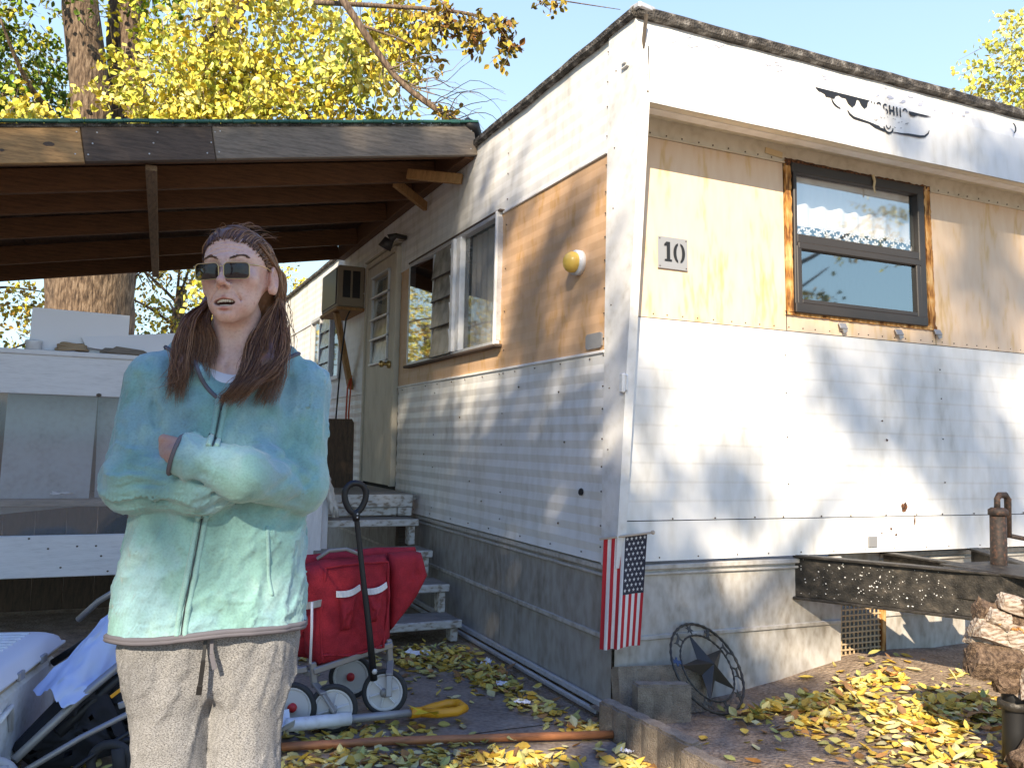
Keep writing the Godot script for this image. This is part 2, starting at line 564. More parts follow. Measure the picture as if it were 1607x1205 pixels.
# ---------- mobile home ----------
func cuts(lo: float, hi: float, more: Array) -> Array:
	var a := [lo, hi]
	for m in more:
		if m > lo + 0.001 and m < hi - 0.001 and not a.has(m):
			a.append(m)
	a.sort()
	return a


# cells of a rectangle left over by holes [u0, u1, v0, v1]
func cells(u0: float, u1: float, v0: float, v1: float, holes: Array) -> Array:
	var us := []
	var vs := []
	for h in holes:
		us.append_array([h[0], h[1]])
		vs.append_array([h[2], h[3]])
	var cu := cuts(u0, u1, us)
	var cv := cuts(v0, v1, vs)
	var out := []
	for j in cv.size() - 1:
		for i in cu.size() - 1:
			var mu: float = (cu[i] + cu[i + 1]) * 0.5
			var mv: float = (cv[j] + cv[j + 1]) * 0.5
			var open := false
			for h in holes:
				if mu > h[0] and mu < h[1] and mv > h[2] and mv < h[3]:
					open = true
			if not open:
				out.append([cu[i], cu[i + 1], cv[j], cv[j + 1]])
	return out


# dents and waves of thin metal sheet
func dent(u: float, v: float, s: float) -> float:
	return noise.get_noise_3d(u * 1.7, v * 2.3, s) * 0.0028 + noise.get_noise_3d(u * 6.0, v * 7.0, s + 40.0) * 0.0009


# ribbed sheet on the side wall (faces -x); ribs run along z
func side_sheet(z0: float, z1: float, y0: float, y1: float, holes: Array, period: float, amp: float, proud: float) -> MB:
	var mb := MB.new()
	for c in cells(z0, z1, y0, y1, holes):
		var nz: int = max(1, int((c[1] - c[0]) / 0.14))
		var ys := []
		var k: int = floor(c[2] / (period * 0.5)) - 1
		while k * period * 0.5 < c[3]:
			for o in [0.0, 0.07]:
				var y: float = (k + o) * period * 0.5
				if y > c[2] + 0.0005 and y < c[3] - 0.0005:
					ys.append(y)
			k += 1
		ys.append(c[2])
		ys.append(c[3])
		ys.sort()
		var prof := func(y: float) -> float:
			var t: float = fposmod(y / period, 1.0)
			var w: float = t * 2.0 if t < 0.5 else 2.0 - t * 2.0
			return -proud - amp * w
		for j in ys.size() - 1:
			mb.st.set_smooth_group(j + 1)
			for i in nz:
				var za: float = lerp(c[0], c[1], float(i) / nz)
				var zb: float = lerp(c[0], c[1], float(i + 1) / nz)
				var p := []
				for q in [[ys[j], za], [ys[j], zb], [ys[j + 1], zb], [ys[j + 1], za]]:
					p.append(Vector3(prof.call(q[0]) + dent(q[1], q[0], 3.0), q[0], q[1]))
				mb.quad_out(p[0], p[1], p[2], p[3], p[0] + Vector3(1, 0, 0))
	return mb


func fz(y: float) -> float:
	return 0.02 - 0.035 * (y - 0.67)


# lapped sheet on the front wall (faces +z); each lap leans out a little at its foot
func front_sheet(x0: float, x1: float, y0: float, y1: float, holes: Array, period: float, amp: float, proud := 0.0) -> MB:
	var mb := MB.new()
	for c in cells(x0, x1, y0, y1, holes):
		var nx: int = max(1, int((c[1] - c[0]) / 0.14))
		var rows := []
		if period <= 0.0:
			var ny: int = max(1, int((c[3] - c[2]) / 0.15))
			for j in ny:
				rows.append([lerp(c[2], c[3], float(j) / ny), lerp(c[2], c[3], float(j + 1) / ny), 0.0, 0.0])
		else:
			var k: int = floor(c[2] / period)
			while k * period < c[3]:
				var a: float = max(c[2], k * period)
				var b: float = min(c[3], (k + 1) * period)
				if b - a > 0.001:
					var m: float = lerp(a, b, 0.88)
					rows.append([a, m, amp, amp * 0.25])
					rows.append([m, b, amp * 0.25, amp])
				k += 1
		var sg := 0
		for r in rows:
			sg += 1
			mb.st.set_smooth_group(sg if period > 0.0 else 1)
			for i in nx:
				var xa: float = lerp(c[0], c[1], float(i) / nx)
				var xb: float = lerp(c[0], c[1], float(i + 1) / nx)
				var p := []
				for q in [[xa, r[0], r[2]], [xb, r[0], r[2]], [xb, r[1], r[3]], [xa, r[1], r[3]]]:
					p.append(Vector3(q[0], q[1], fz(q[1]) + q[2] + proud + dent(q[0], q[1], 9.0)))
				mb.quad_out(p[0], p[1], p[2], p[3], p[0] - Vector3(0, 0, 1))
	return mb


func rivet_row(mb: MB, a: Vector3, b: Vector3, step: float, r := 0.0045):
	var n := int(a.distance_to(b) / step)
	for i in n + 1:
		var p := a.lerp(b, (i + 0.3 * rng.randf()) / (n + 0.3))
		mb.ball(p, Vector3(r, r, r), 6)


func build_home():
	var home := thing("mobile_home", "old white and tan metal mobile home with ribbed siding and rotting window trim", "mobile home")
	var side_holes := [[-3.0, -1.29, 1.77, 2.54], [-4.25, -3.36, 0.83, 2.73], [-6.75, -5.3, 1.82, 2.55]]
	# shell: walls with thickness, floor and roof close the rooms
	var shell := group_part("wall_core", home)
	var mb := MB.new()
	for c in cells(-LONG, -0.012, 0.7, 3.05, side_holes):
		mb.box(Vector3(0.045, (c[2] + c[3]) * 0.5, (c[0] + c[1]) * 0.5), Vector3(0.05, c[3] - c[2], c[1] - c[0]), 0)
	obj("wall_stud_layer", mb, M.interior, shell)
	mb = MB.new()
	for c in cells(0.075, W - 0.05, 0.7, 3.05, [[1.03, 2.0, 1.89, 2.64]]):
		mb.box(Vector3((c[0] + c[1]) * 0.5, (c[2] + c[3]) * 0.5, -0.115), Vector3(c[1] - c[0], c[3] - c[2], 0.05), 0)
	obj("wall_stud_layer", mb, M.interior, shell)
	mb = MB.new()
	mb.box(Vector3(W * 0.5, 0.72, -LONG * 0.5 - 0.08), Vector3(W - 0.2, 0.06, LONG - 0.2), 0)
	mb.box(Vector3(W * 0.5, 1.9, -LONG), Vector3(W, 2.4, 0.06), 0)
	mb.box(Vector3(W * 0.5, 1.9, -5.0), Vector3(W - 0.3, 2.3, 0.05), 0)
	mb.box(Vector3(1.6, 1.9, -4.0), Vector3(0.05, 2.3, 5.4), 0)
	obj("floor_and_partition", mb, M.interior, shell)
	mb = MB.new()
	mb.box(Vector3(W - 0.02, 1.9, -LONG * 0.5), Vector3(0.06, 2.42, LONG), 0)
	obj("far_wall", mb, M.white, home)

	# side wall skin
	var side := group_part("side_wall", home)
	obj("ribbed_panel", side_sheet(-3.29, -0.075, 0.662, 1.612, [], 0.078, 0.0052, 0.002), M.white, side)
	obj("ribbed_panel", side_sheet(-LONG, -4.29, 0.662, 1.612, [], 0.078, 0.0052, 0.002), M.white, side)
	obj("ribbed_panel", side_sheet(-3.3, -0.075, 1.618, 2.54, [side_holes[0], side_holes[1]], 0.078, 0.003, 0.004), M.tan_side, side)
	obj("ribbed_panel", side_sheet(-LONG, -4.28, 1.618, 2.54, side_holes, 0.078, 0.003, 0.004), M.cream, side)
	obj("ribbed_panel", side_sheet(-3.3, -0.075, 2.548, 3.09, side_holes, 0.078, 0.003, 0.002), M.white, side)
	obj("ribbed_panel", side_sheet(-LONG, -3.3, 2.548, 3.09, side_holes, 0.078, 0.003, 0.002), M.cream, side)
	mb = MB.new()
	for y in [1.615, 2.544]:
		for z in [[-1.27, -0.075], [-3.3, -3.03], [-LONG, -4.3]] if y > 2 else [[-3.3, -0.075], [-LONG, -4.3]]:
			mb.box(Vector3(-0.011, y, (z[0] + z[1]) * 0.5), Vector3(0.012, 0.014, z[1] - z[0]), 0.003)
	obj("trim_strip", mb, M.white_plain, side)
	mb = MB.new()
	for z in [-0.085, -1.22, -2.4]:
		if z == -2.4:
			rivet_row(mb, Vector3(-0.011, 0.7, z), Vector3(-0.011, 1.58, z), 0.23)
		else:
			rivet_row(mb, Vector3(-0.011, 0.7, z), Vector3(-0.011, 1.6, z), 0.12 if z > -0.1 else 0.2)
			rivet_row(mb, Vector3(-0.011, 1.66, z), Vector3(-0.011, 2.5, z), 0.12 if z > -0.1 else 0.25)
			rivet_row(mb, Vector3(-0.009, 2.6, z), Vector3(-0.009, 3.06, z), 0.12)
	rivet_row(mb, Vector3(-0.011, 1.59, -3.2), Vector3(-0.011, 1.59, -0.2), 0.27)
	rivet_row(mb, Vector3(-0.011, 0.69, -3.2), Vector3(-0.011, 0.69, -0.2), 0.35)
	for p in [[0.8, -0.5], [1.2, -0.45], [1.45, -0.52], [1.5, -1.0], [0.95, -1.7], [1.35, -1.9], [0.84, -1.5], [1.1, -2.6]]:
		mb.ball(Vector3(-0.011, p[0], p[1]), Vector3(0.005, 0.006, 0.005), 6)
	obj("rivets", mb, M.rivet, side).set_meta("kind", "stuff")
	mb = MB.new()   # torn hole in the siding
	var poly := PackedVector2Array()
	for i in 9:
		var t := TAU * i / 9.0
		poly.append(Vector2(cos(t) * 0.022, sin(t) * 0.017) * rng.randf_range(0.75, 1.1))
	mb.prism(poly, Transform3D(Basis(Vector3(0, 0, 1), Vector3.UP, Vector3(-1, 0, 0)), Vector3(-0.008, 0.966, -0.272)), 0.006)
	obj("hole", mb, M.black, side)
	mb = MB.new()   # oval access plate
	poly = PackedVector2Array()
	for i in 20:
		var t := TAU * i / 20.0
		poly.append(Vector2(clamp(cos(t) * 0.1, -0.075, 0.075), clamp(sin(t) * 0.045, -0.036, 0.036)))
	mb.prism(poly, Transform3D(Basis(Vector3(0, 0, 1), Vector3.UP, Vector3(-1, 0, 0)), Vector3(-0.006, 1.672, -0.17)), 0.01)
	obj("access_plate", mb, M.gray_metal, side)

	# corner post with its grab latch
	mb = MB.new()
	var post := PackedVector2Array([Vector2(-0.072, 0.655), Vector2(0.056, 0.655), Vector2(0.212, 2.694), Vector2(0.204, 2.8), Vector2(0.19, 2.94), Vector2(0.153, 3.09), Vector2(-0.072, 3.09)])
	mb.prism(post, Transform3D(Basis(Vector3(0, 0, 1), Vector3.UP, Vector3(-1, 0, 0)), Vector3(0.03, 0, 0)), 0.044)
	var cp := obj("corner_post", mb, M.white_plain, home)
	mb = MB.new()
	mb.box(Vector3(-0.02, 1.46, 0.1), Vector3(0.02, 0.085, 0.03), 0.006)
	mb.tube([Vector3(-0.012, 1.495, 0.118), Vector3(-0.018, 1.49, 0.135), Vector3(-0.018, 1.43, 0.132), Vector3(-0.012, 1.425, 0.116)], 0.005, 6)
	obj("latch", mb, M.white_plastic, cp)
	mb = MB.new()
	mb.box(Vector3(-0.019, 2.93, 0.085), Vector3(0.014, 0.1, 0.055), 0.004)
	mb.box(Vector3(-0.03, 2.905, 0.09), Vector3(0.01, 0.02, 0.03), 0.003)
	obj("bracket", mb, M.white_plain, cp)
	mb = MB.new()
	rivet_row(mb, Vector3(-0.015, 0.72, -0.03), Vector3(-0.015, 3.0, 0.0), 0.33, 0.004)
	rivet_row(mb, Vector3(0.02, 2.72, 0.212), Vector3(0.02, 3.05, 0.17), 0.08, 0.005)
	mb.box(Vector3(0.008, 2.93, 0.183), Vector3(0.01, 0.3, 0.016), 0, Basis(Vector3.RIGHT, 0.18))
	obj("rivets", mb, M.rivet, cp).set_meta("kind", "stuff")

	# front wall skin
	var front := group_part("front_wall", home)
	var hole := [[1.01, 2.052, 1.872, 2.665]]
	obj("lap_panel", front_sheet(0.03, W, 0.856, 1.778, [], 0.086, 0.0018), M.white, front)
	obj("lower_panel", front_sheet(0.03, W, 0.675, 0.852, [], 0.0, 0.0, 0.004), M.white, front)
	obj("tan_panel", front_sheet(0.03, 1.006, 1.782, 2.645, [], 0.0, 0.0, -0.002), M.tan, front)
	obj("tan_panel", front_sheet(1.01, 2.06, 1.782, 1.87, [], 0.0, 0.0, -0.001), M.tan, front)
	obj("tan_panel", front_sheet(2.064, W, 1.782, 2.645, [], 0.0, 0.0, 0.0), M.tan, front)
	mb = MB.new()
	mb.quad_out(Vector3(0.03, 2.648, -0.045), Vector3(W, 2.648, -0.045), Vector3(W, 2.735, -0.04), Vector3(0.03, 2.735, -0.04), Vector3(1, 2.7, -1))
	mb.box(Vector3(W * 0.5, 2.648, -0.043), Vector3(W - 0.06, 0.006, 0.012), 0.001)
	obj("head_strip", mb, M.soffit, front)
	mb = MB.new()
	rivet_row(mb, Vector3(0.1, 2.662, -0.043), Vector3(0.95, 2.662, -0.043), 0.085)
	rivet_row(mb, Vector3(2.1, 2.662, -0.043), Vector3(W, 2.662, -0.043), 0.085)
	rivet_row(mb, Vector3(0.1, 1.8, -0.02), Vector3(W, 1.8, -0.02), 0.09, 0.004)
	for x in [0.99, 2.08]:
		rivet_row(mb, Vector3(x, 1.0, 0.014), Vector3(x, 1.7, -0.013), 0.2, 0.004)
	rivet_row(mb, Vector3(0.3, 0.862, 0.019), Vector3(W, 0.862, 0.019), 0.22, 0.0045)
	rivet_row(mb, Vector3(0.2, 0.69, 0.024), Vector3(W, 0.69, 0.024), 0.21, 0.004)
	obj("rivets", mb, M.rivet, front).set_meta("kind", "stuff")
	for p in [[1.765, 0.903, 0.024, 0.03], [1.84, 0.83, 0.007, 0.03], [1.76, 0.885, 0.012, 0.012], [1.665, 0.79, 0.009, 0.008], [1.7, 0.76, 0.008, 0.008], [1.6, 0.77, 0.006, 0.006], [1.63, 1.35, 0.007, 0.006], [1.66, 1.25, 0.008, 0.007]]:
		var q := PackedVector2Array()
		for i in 11:
			var t := TAU * i / 11.0
			q.append(Vector2(cos(t) * p[2], sin(t) * p[3]) * rng.randf_range(0.45, 1.1))
		mb = MB.new()
		mb.prism(q, Transform3D(Basis(), Vector3(p[0], p[1], fz(p[1]) + 0.005)), 0.0018)
		obj("rust_spot", mb, M.rust, front)
	mb = MB.new()
	mb.box(Vector3(1.53, 0.728, 0.028), Vector3(0.06, 0.055, 0.006), 0.002)
	obj("tag_plate", mb, M.gray_metal, front)
	for p in [[1.367, 1.831], [1.766, 1.828], [2.06, 1.85]]:
		mb = MB.new()
		mb.box(Vector3(p[0], p[1], -0.005), Vector3(0.05, 0.035, 0.008), 0.002, Basis(Vector3.RIGHT, -0.5))
		mb.box(Vector3(p[0] + 0.008, p[1] - 0.02, 0.0), Vector3(0.03, 0.03, 0.006), 0.002, Basis(Vector3(0, 0, 1), 0.4))
		obj("window_clip", mb, M.gray_metal, front)

	# overhang: soffit, fascia with a crease, painted emblem
	mb = MB.new()
	mb.prism(PackedVector2Array([Vector2(-0.045, 2.735), Vector2(0.2, 2.69), Vector2(0.2, 2.702), Vector2(-0.045, 2.748)]), Transform3D(Basis(Vector3(0, 0, 1), Vector3.UP, Vector3(-1, 0, 0)), Vector3(W, 0, 0)), W - 0.03)
	obj("soffit", mb, M.soffit, home)
	mb = MB.new()
	var prof := [Vector2(0.212, 2.688), Vector2(0.209, 2.8), Vector2(0.2, 2.945), Vector2(0.192, 2.95), Vector2(0.153, 3.092)]
	for k in prof.size() - 1:
		for i in 24:
			var xa := 0.03 + (W - 0.03) * i / 24.0
			var xb := 0.03 + (W - 0.03) * (i + 1) / 24.0
			var p := []
			for q in [[xa, prof[k]], [xb, prof[k]], [xb, prof[k + 1]], [xa, prof[k + 1]]]:
				p.append(Vector3(q[0], q[1].y, q[1].x + dent(q[0], q[1].y, 21.0) * 1.6))
			mb.quad_out(p[0], p[1], p[2], p[3], p[0] - Vector3(0, 0, 1))
	mb.box(Vector3(W * 0.5 + 0.015, 2.88, 0.1), Vector3(W - 0.03, 0.36, 0.06), 0)
	var fascia := obj("fascia", mb, M.white, home)
	build_emblem(fascia)
	mb = MB.new()
	for k in 26:
		var x := rng.randf_range(0.15, 2.2)
		var y := rng.randf_range(2.99, 3.055)
		var w := rng.randf_range(0.012, 0.034)
		var pts := []
		for i in 11:
			var t := TAU * i / 11.0
			var o := Vector2(cos(t) * w + sin(t) * w * 0.5, sin(t) * w * 0.6) * rng.randf_range(0.3, 1.0)
			var yy := y + o.y
			pts.append(Vector3(x + o.x, yy, 0.192 - (yy - 2.95) * 0.2746 + dent(x + o.x, yy, 21.0) * 1.6 + 0.003))
		var mid := Vector3.ZERO
		for q in pts:
			mid += q / 11.0
		for i in 11:
			mb.tri_out(mid, pts[i], pts[(i + 1) % 11], mid - Vector3(0, 0, 1))
	var fade := mat(Color(0.42, 0.44, 0.52), 0.6)
	obj("worn_paint", mb, fade, fascia).set_meta("kind", "stuff")

	# roof with its weathered edge board
	mb = MB.new()
	mb.box(Vector3(W * 0.5, 3.1, -LONG * 0.5 + 0.03), Vector3(W - 0.02, 0.04, LONG + 0.1), 0.0)
	obj("roof", mb, M.roof, home)
	mb = MB.new(false)
	var edge := []
	for i in 41:
		edge.append(Vector3(lerp(-0.015, W, i / 40.0), 3.108 + noise.get_noise_1d(i * 3.0) * 0.006, 0.165 + noise.get_noise_1d(i * 4.0 + 90) * 0.004))
	mb.sweep(edge, 0.045, 0.05)
	var edge2 := []
	for i in 71:
		edge2.append(Vector3(-0.014 + noise.get_noise_1d(i * 3.0 + 300) * 0.006, 3.108 + noise.get_noise_1d(i * 4.0 + 500) * 0.009, lerp(0.165, -LONG, i / 70.0)))
	mb.sweep(edge2, 0.045, 0.046)
	obj("roof_edge", mb, M.roof, home)
	mb = MB.new()
	mb.box(Vector3(0.02, 3.125, 0.16), Vector3(0.1, 0.03, 0.07), 0.012, Basis(Vector3.UP, 0.2))
	obj("corner_cap", mb, M.alu, home)

	build_skirting(home)
	build_side_windows(home)
	build_front_window(home)
	build_door(home)
	# lamps on the wall
	mb = MB.new(true)
	mb.tube([Vector3(-0.006, 2.07, -0.33), Vector3(-0.035, 2.07, -0.33)], 0.062, 20)
	var lamp := obj("wall_lamp", mb, M.white_plastic, home)
	mb = MB.new(true)
	mb.ball(Vector3(-0.05, 2.07, -0.33), Vector3(0.045, 0.052, 0.052), 16)
	obj("lamp_shade", mb, mat(Color(0.72, 0.5, 0.1), 0.25), lamp)
	mb = MB.new(true)
	mb.tube([Vector3(-0.01, 2.8, -3.2), Vector3(-0.09, 2.81, -3.2), Vector3(-0.14, 2.78, -3.22)], [0.02, 0.02, 0.04], 10)
	mb.tube([Vector3(-0.14, 2.78, -3.22), Vector3(-0.17, 2.71, -3.25)], [0.04, 0.055], 12)
	obj("door_lamp", mb, M.dark_frame, home)


func emblem_frame(x: float, y: float) -> Transform3D:
	var z := 0.2 + (2.945 - y) * 0.062 + 0.0035 if y < 2.945 else 0.2035
	return Transform3D(Basis(Vector3.RIGHT, -0.065), Vector3(x, y, z))


func stroke(mb: MB, pts: Array, w0: float, w1: float):
	for i in pts.size() - 1:
		var a: Vector2 = pts[i]
		var b: Vector2 = pts[i + 1]
		var d := (b - a).normalized().orthogonal()
		var wa: float = lerp(w0, w1, sin(PI * i / (pts.size() - 1.0))) * 0.5
		var wb: float = lerp(w0, w1, sin(PI * (i + 1) / (pts.size() - 1.0))) * 0.5
		var c := (a + b) * 0.5
		var f := emblem_frame(c.x, c.y)
		mb.prism(PackedVector2Array([a + d * wa - c, b + d * wb - c, b - d * wb - c, a - d * wa - c]), f, 0.0015)


func arc(c: Vector2, r: Vector2, a0: float, a1: float, n := 8) -> Array:
	var out := []
	for i in n + 1:
		var t := deg_to_rad(lerp(a0, a1, float(i) / n))
		out.append(c + Vector2(cos(t) * r.x, sin(t) * r.y))
	return out


func build_emblem(parent: Node):
	var mb := MB.new()
	var band := PackedVector2Array([Vector2(0, 0), Vector2(0.36, 0), Vector2(0.345, -0.008), Vector2(0.338, -0.035), Vector2(0.318, -0.05), Vector2(0.298, -0.035), Vector2(0.285, -0.012), Vector2(0.27, -0.01), Vector2(0.258, -0.04), Vector2(0.236, -0.058), Vector2(0.21, -0.042), Vector2(0.195, -0.018), Vector2(0.17, -0.02), Vector2(0.15, -0.012), Vector2(0.13, -0.02), Vector2(0.12, -0.036), Vector2(0.09, -0.034), Vector2(0.065, -0.036), Vector2(0.06, -0.024), Vector2(0.04, -0.018), Vector2(0.02, -0.016)])
	mb.prism(band, emblem_frame(0.982, 2.944), 0.0018)
	mb.prism(PackedVector2Array([Vector2(0, 0), Vector2(0.17, 0.002), Vector2(0.12, -0.008), Vector2(0.07, -0.009), Vector2(0.04, -0.022), Vector2(0.015, -0.02)]), emblem_frame(1.608, 2.939), 0.0018)
	stroke(mb, arc(Vector2(1.15, 2.91), Vector2(0.065, 0.045), 185, 262), 0.004, 0.009)
	stroke(mb, [Vector2(1.186, 2.865), Vector2(1.198, 2.848), Vector2(1.225, 2.834), Vector2(1.27, 2.83), Vector2(1.33, 2.826), Vector2(1.4, 2.818)], 0.004, 0.012)
	stroke(mb, [Vector2(1.33, 2.822), Vector2(1.37, 2.812), Vector2(1.43, 2.804), Vector2(1.44, 2.806)], 0.003, 0.014)
	stroke(mb, [Vector2(1.48, 2.805), Vector2(1.55, 2.807), Vector2(1.6, 2.812), Vector2(1.68, 2.815), Vector2(1.715, 2.822), Vector2(1.742, 2.842), Vector2(1.752, 2.86)], 0.003, 0.012)
	stroke(mb, arc(Vector2(1.459, 2.83), Vector2(0.032, 0.034), 190, 350, 12), 0.006, 0.01)
	stroke(mb, arc(Vector2(1.459, 2.835), Vector2(0.014, 0.016), 180, 360, 8), 0.004, 0.005)
	# worn lettering: only the tops of the outer letters are left
	var y := 2.928
	stroke(mb, [Vector2(1.35, y + 0.006), Vector2(1.352, y + 0.016)], 0.005, 0.006)
	stroke(mb, [Vector2(1.37, y + 0.004), Vector2(1.37, y + 0.016)], 0.005, 0.006)
	stroke(mb, arc(Vector2(1.402, y + 0.004), Vector2(0.014, 0.014), 20, 160, 6), 0.006, 0.007)
	stroke(mb, arc(Vector2(1.446, y + 0.004), Vector2(0.013, 0.013), 40, 240, 8), 0.006, 0.007)
	stroke(mb, arc(Vector2(1.446, y - 0.02), Vector2(0.014, 0.012), 90, -60, 8), 0.005, 0.006)
	stroke(mb, [Vector2(1.476, y + 0.018), Vector2(1.477, y - 0.032)], 0.008, 0.009)
	stroke(mb, [Vector2(1.504, y + 0.018), Vector2(1.504, y - 0.032)], 0.008, 0.009)
	stroke(mb, [Vector2(1.478, y - 0.008), Vector2(1.504, y - 0.008)], 0.008, 0.008)
	stroke(mb, [Vector2(1.526, y + 0.018), Vector2(1.527, y - 0.03)], 0.008, 0.008)
	stroke(mb, [Vector2(1.55, y + 0.018), Vector2(1.55, y - 0.032)], 0.007, 0.006)
	stroke(mb, arc(Vector2(1.585, y + 0.0), Vector2(0.015, 0.018), 10, 170, 8), 0.006, 0.008)
	for k in 14:
		var p := Vector2(rng.randf_range(1.33, 1.6), rng.randf_range(2.83, 2.88))
		stroke(mb, [p, p + Vector2(rng.randf_range(0.004, 0.02), rng.randf_range(-0.003, 0.003))], 0.0015, 0.003)
	stroke(mb, arc(Vector2(2.405, 2.99), Vector2(0.03, 0.03), -60, 80, 8), 0.004, 0.012)
	obj("painted_emblem", mb, M.black, parent)


func build_skirting(home: Node):
	var sk := group_part("skirting", home)
	var zs := [-0.012, -1.24, -2.46, -3.7, -6.0, -9.0, -LONG]
	for i in zs.size() - 1:
		for r in [[0.02, 0.33], [0.34, 0.655]]:
			var mb := MB.new()
			var n := 8
			for k in n:
				var za: float = lerp(zs[i], zs[i + 1] + 0.003, float(k) / n)
				var zb: float = lerp(zs[i], zs[i + 1] + 0.003, float(k + 1) / n)
				for j in 3:
					var ya: float = lerp(r[0], r[1], j / 3.0)
					var yb: float = lerp(r[0], r[1], (j + 1) / 3.0)
					var f := func(y: float, z: float) -> Vector3: return Vector3(0.012 + dent(z, y, 33.0) * 2.0, y, z)
					mb.quad_out(f.call(ya, za), f.call(ya, zb), f.call(yb, zb), f.call(yb, za), Vector3(1, ya, za))
			obj("skirt_panel", mb, M.skirt_side, sk)
	var mb := MB.new()
	for r in [[0.335, 0.022, 0.012], [0.64, 0.026, 0.02], [0.606, 0.014, 0.014]]:
		mb.box(Vector3(0.008, r[0], -LONG * 0.5), Vector3(r[2], r[1], LONG - 0.03), 0.004)
	obj("rail", mb, M.skirt, sk)
	mb = MB.new()
	for k in [[0.045, 0.0, 0.03], [0.018, -0.03, 0.022]]:
		mb.box(Vector3(k[1] - 0.004, k[0], -LONG * 0.5), Vector3(0.02, k[2], LONG - 0.1), 0.007)
	obj("bottom_rail", mb, M.alu, sk)
	# front skirting, stepped back behind the hitch
	for r in [[0.0, 0.33], [0.342, 0.66]]:
		mb = MB.new()
		var n := 10
		for k in n:
			var xa: float = lerp(0.016, 1.33, float(k) / n)
			var xb: float = lerp(0.016, 1.33, float(k + 1) / n)
			for j in 3:
				var ya: float = lerp(r[0], r[1], j / 3.0)
				var yb: float = lerp(r[0], r[1], (j + 1) / 3.0)
				var f := func(y: float, x: float) -> Vector3: return Vector3(x, y, 0.008 + dent(x, y, 53.0) * 2.2)
				mb.quad_out(f.call(ya, xa), f.call(ya, xb), f.call(yb, xb), f.call(yb, xa), Vector3(xa, ya, -1))
		obj("skirt_panel", mb, M.skirt, sk)
	mb = MB.new()
	mb.box(Vector3(1.325, 0.33, -0.03), Vector3(0.014, 0.66, 0.07), 0.003)
	mb.box(Vector3(1.5, 0.55, -0.062), Vector3(0.34, 0.24, 0.01), 0)
	mb.box(Vector3(1.5, 0.06, -0.06), Vector3(0.34, 0.16, 0.012), 0)
	mb.box(Vector3(2.53, 0.33, -0.06), Vector3(1.72, 0.66, 0.012), 0)
	obj("skirt_panel", mb, M.skirt, sk)
	mb = MB.new()
	for r in [[0.337, 0.02, 0.014], [0.648, 0.024, 0.026], [0.618, 0.012, 0.016]]:
		mb.box(Vector3(0.67, r[0], 0.012), Vector3(1.31, r[1], r[2]), 0.004)
		mb.box(Vector3(2.53, r[0], -0.05), Vector3(1.72, r[1], r[2]), 0.004)
	obj("rail", mb, M.skirt, sk)
	var vent := group_part("foundation_vent", home)
	mb = MB.new()
	for k in 4:
		var a: Vector3 = [Vector3(1.335, 0.43, -0.045), Vector3(1.67, 0.43, -0.045), Vector3(1.67, 0.12, -0.045), Vector3(1.335, 0.12, -0.045)][k]
		var b: Vector3 = [Vector3(1.67, 0.43, -0.045), Vector3(1.67, 0.12, -0.045), Vector3(1.335, 0.12, -0.045), Vector3(1.335, 0.43, -0.045)][k]
		mb.bar(a, b, 0.03, 0.03, Vector3(0, 0, 1), 0.003)
	obj("vent_frame", mb, M.orange_wood, vent)
	for i in 11:
		mb = MB.new()
		mb.box(Vector3(1.36 + i * 0.0286, 0.275, -0.047), Vector3(0.0085, 0.29, 0.006), 0.001)
		obj("grille_bar", mb, M.vent_metal, vent)
	for i in 10:
		mb = MB.new()
		mb.box(Vector3(1.503, 0.15 + i * 0.0286, -0.042), Vector3(0.31, 0.0085, 0.006), 0.001)
		obj("grille_bar", mb, M.vent_metal, vent)


func frame_bars(mb: MB, o: Vector3, u: Vector3, v: Vector3, w: float, h: float, t: float, d: float):
	var n := u.cross(v)
	mb.bar(o, o + u * w, d, t, v, 0.003)
	mb.bar(o + v * h, o + u * w + v * h, d, t, v, 0.003)
	mb.bar(o + v * (t * 0.5), o + v * (h - t * 0.5), d, t, u, 0.003)
	mb.bar(o + u * w + v * (t * 0.5), o + u * w + v * (h - t * 0.5), d, t, u, 0.003)


func pane(a: Vector3, b: Vector3, c: Vector3, d: Vector3, th := 0.004) -> MB:
	var mb := MB.new()
	var n := (b - a).cross(d - a).normalized() * th
	var o := (a + c) * 0.5
	mb.quad_out(a + n, b + n, c + n, d + n, o)
	return mb


func curtain(o: Vector3, u: Vector3, w: float, h: float, depth: float, waves: float, scallop := 0.0) -> MB:
	var mb := MB.new(true)
	var n := u.cross(Vector3.UP).normalized()
	var nu := int(waves * 10)
	var f := func(i: int, j: int) -> Vector3:
		var t := float(i) / nu
		var hh: float = h - scallop * abs(sin(t * PI * 7.0)) * 0.5 - scallop * 0.5 if scallop > 0 else h
		var s := j / 6.0
		return o + u * (t * w) - Vector3.UP * (hh * s) + n * (sin(t * TAU * waves + 0.6 * sin(t * 9.0)) * depth * (0.6 + 0.4 * s) + sin(t * 17.0 + s * 2.0) * depth * 0.3)
	for i in nu:
		for j in 6:
			mb.quad(f.call(i, j), f.call(i + 1, j), f.call(i + 1, j + 1), f.call(i, j + 1))
	return mb


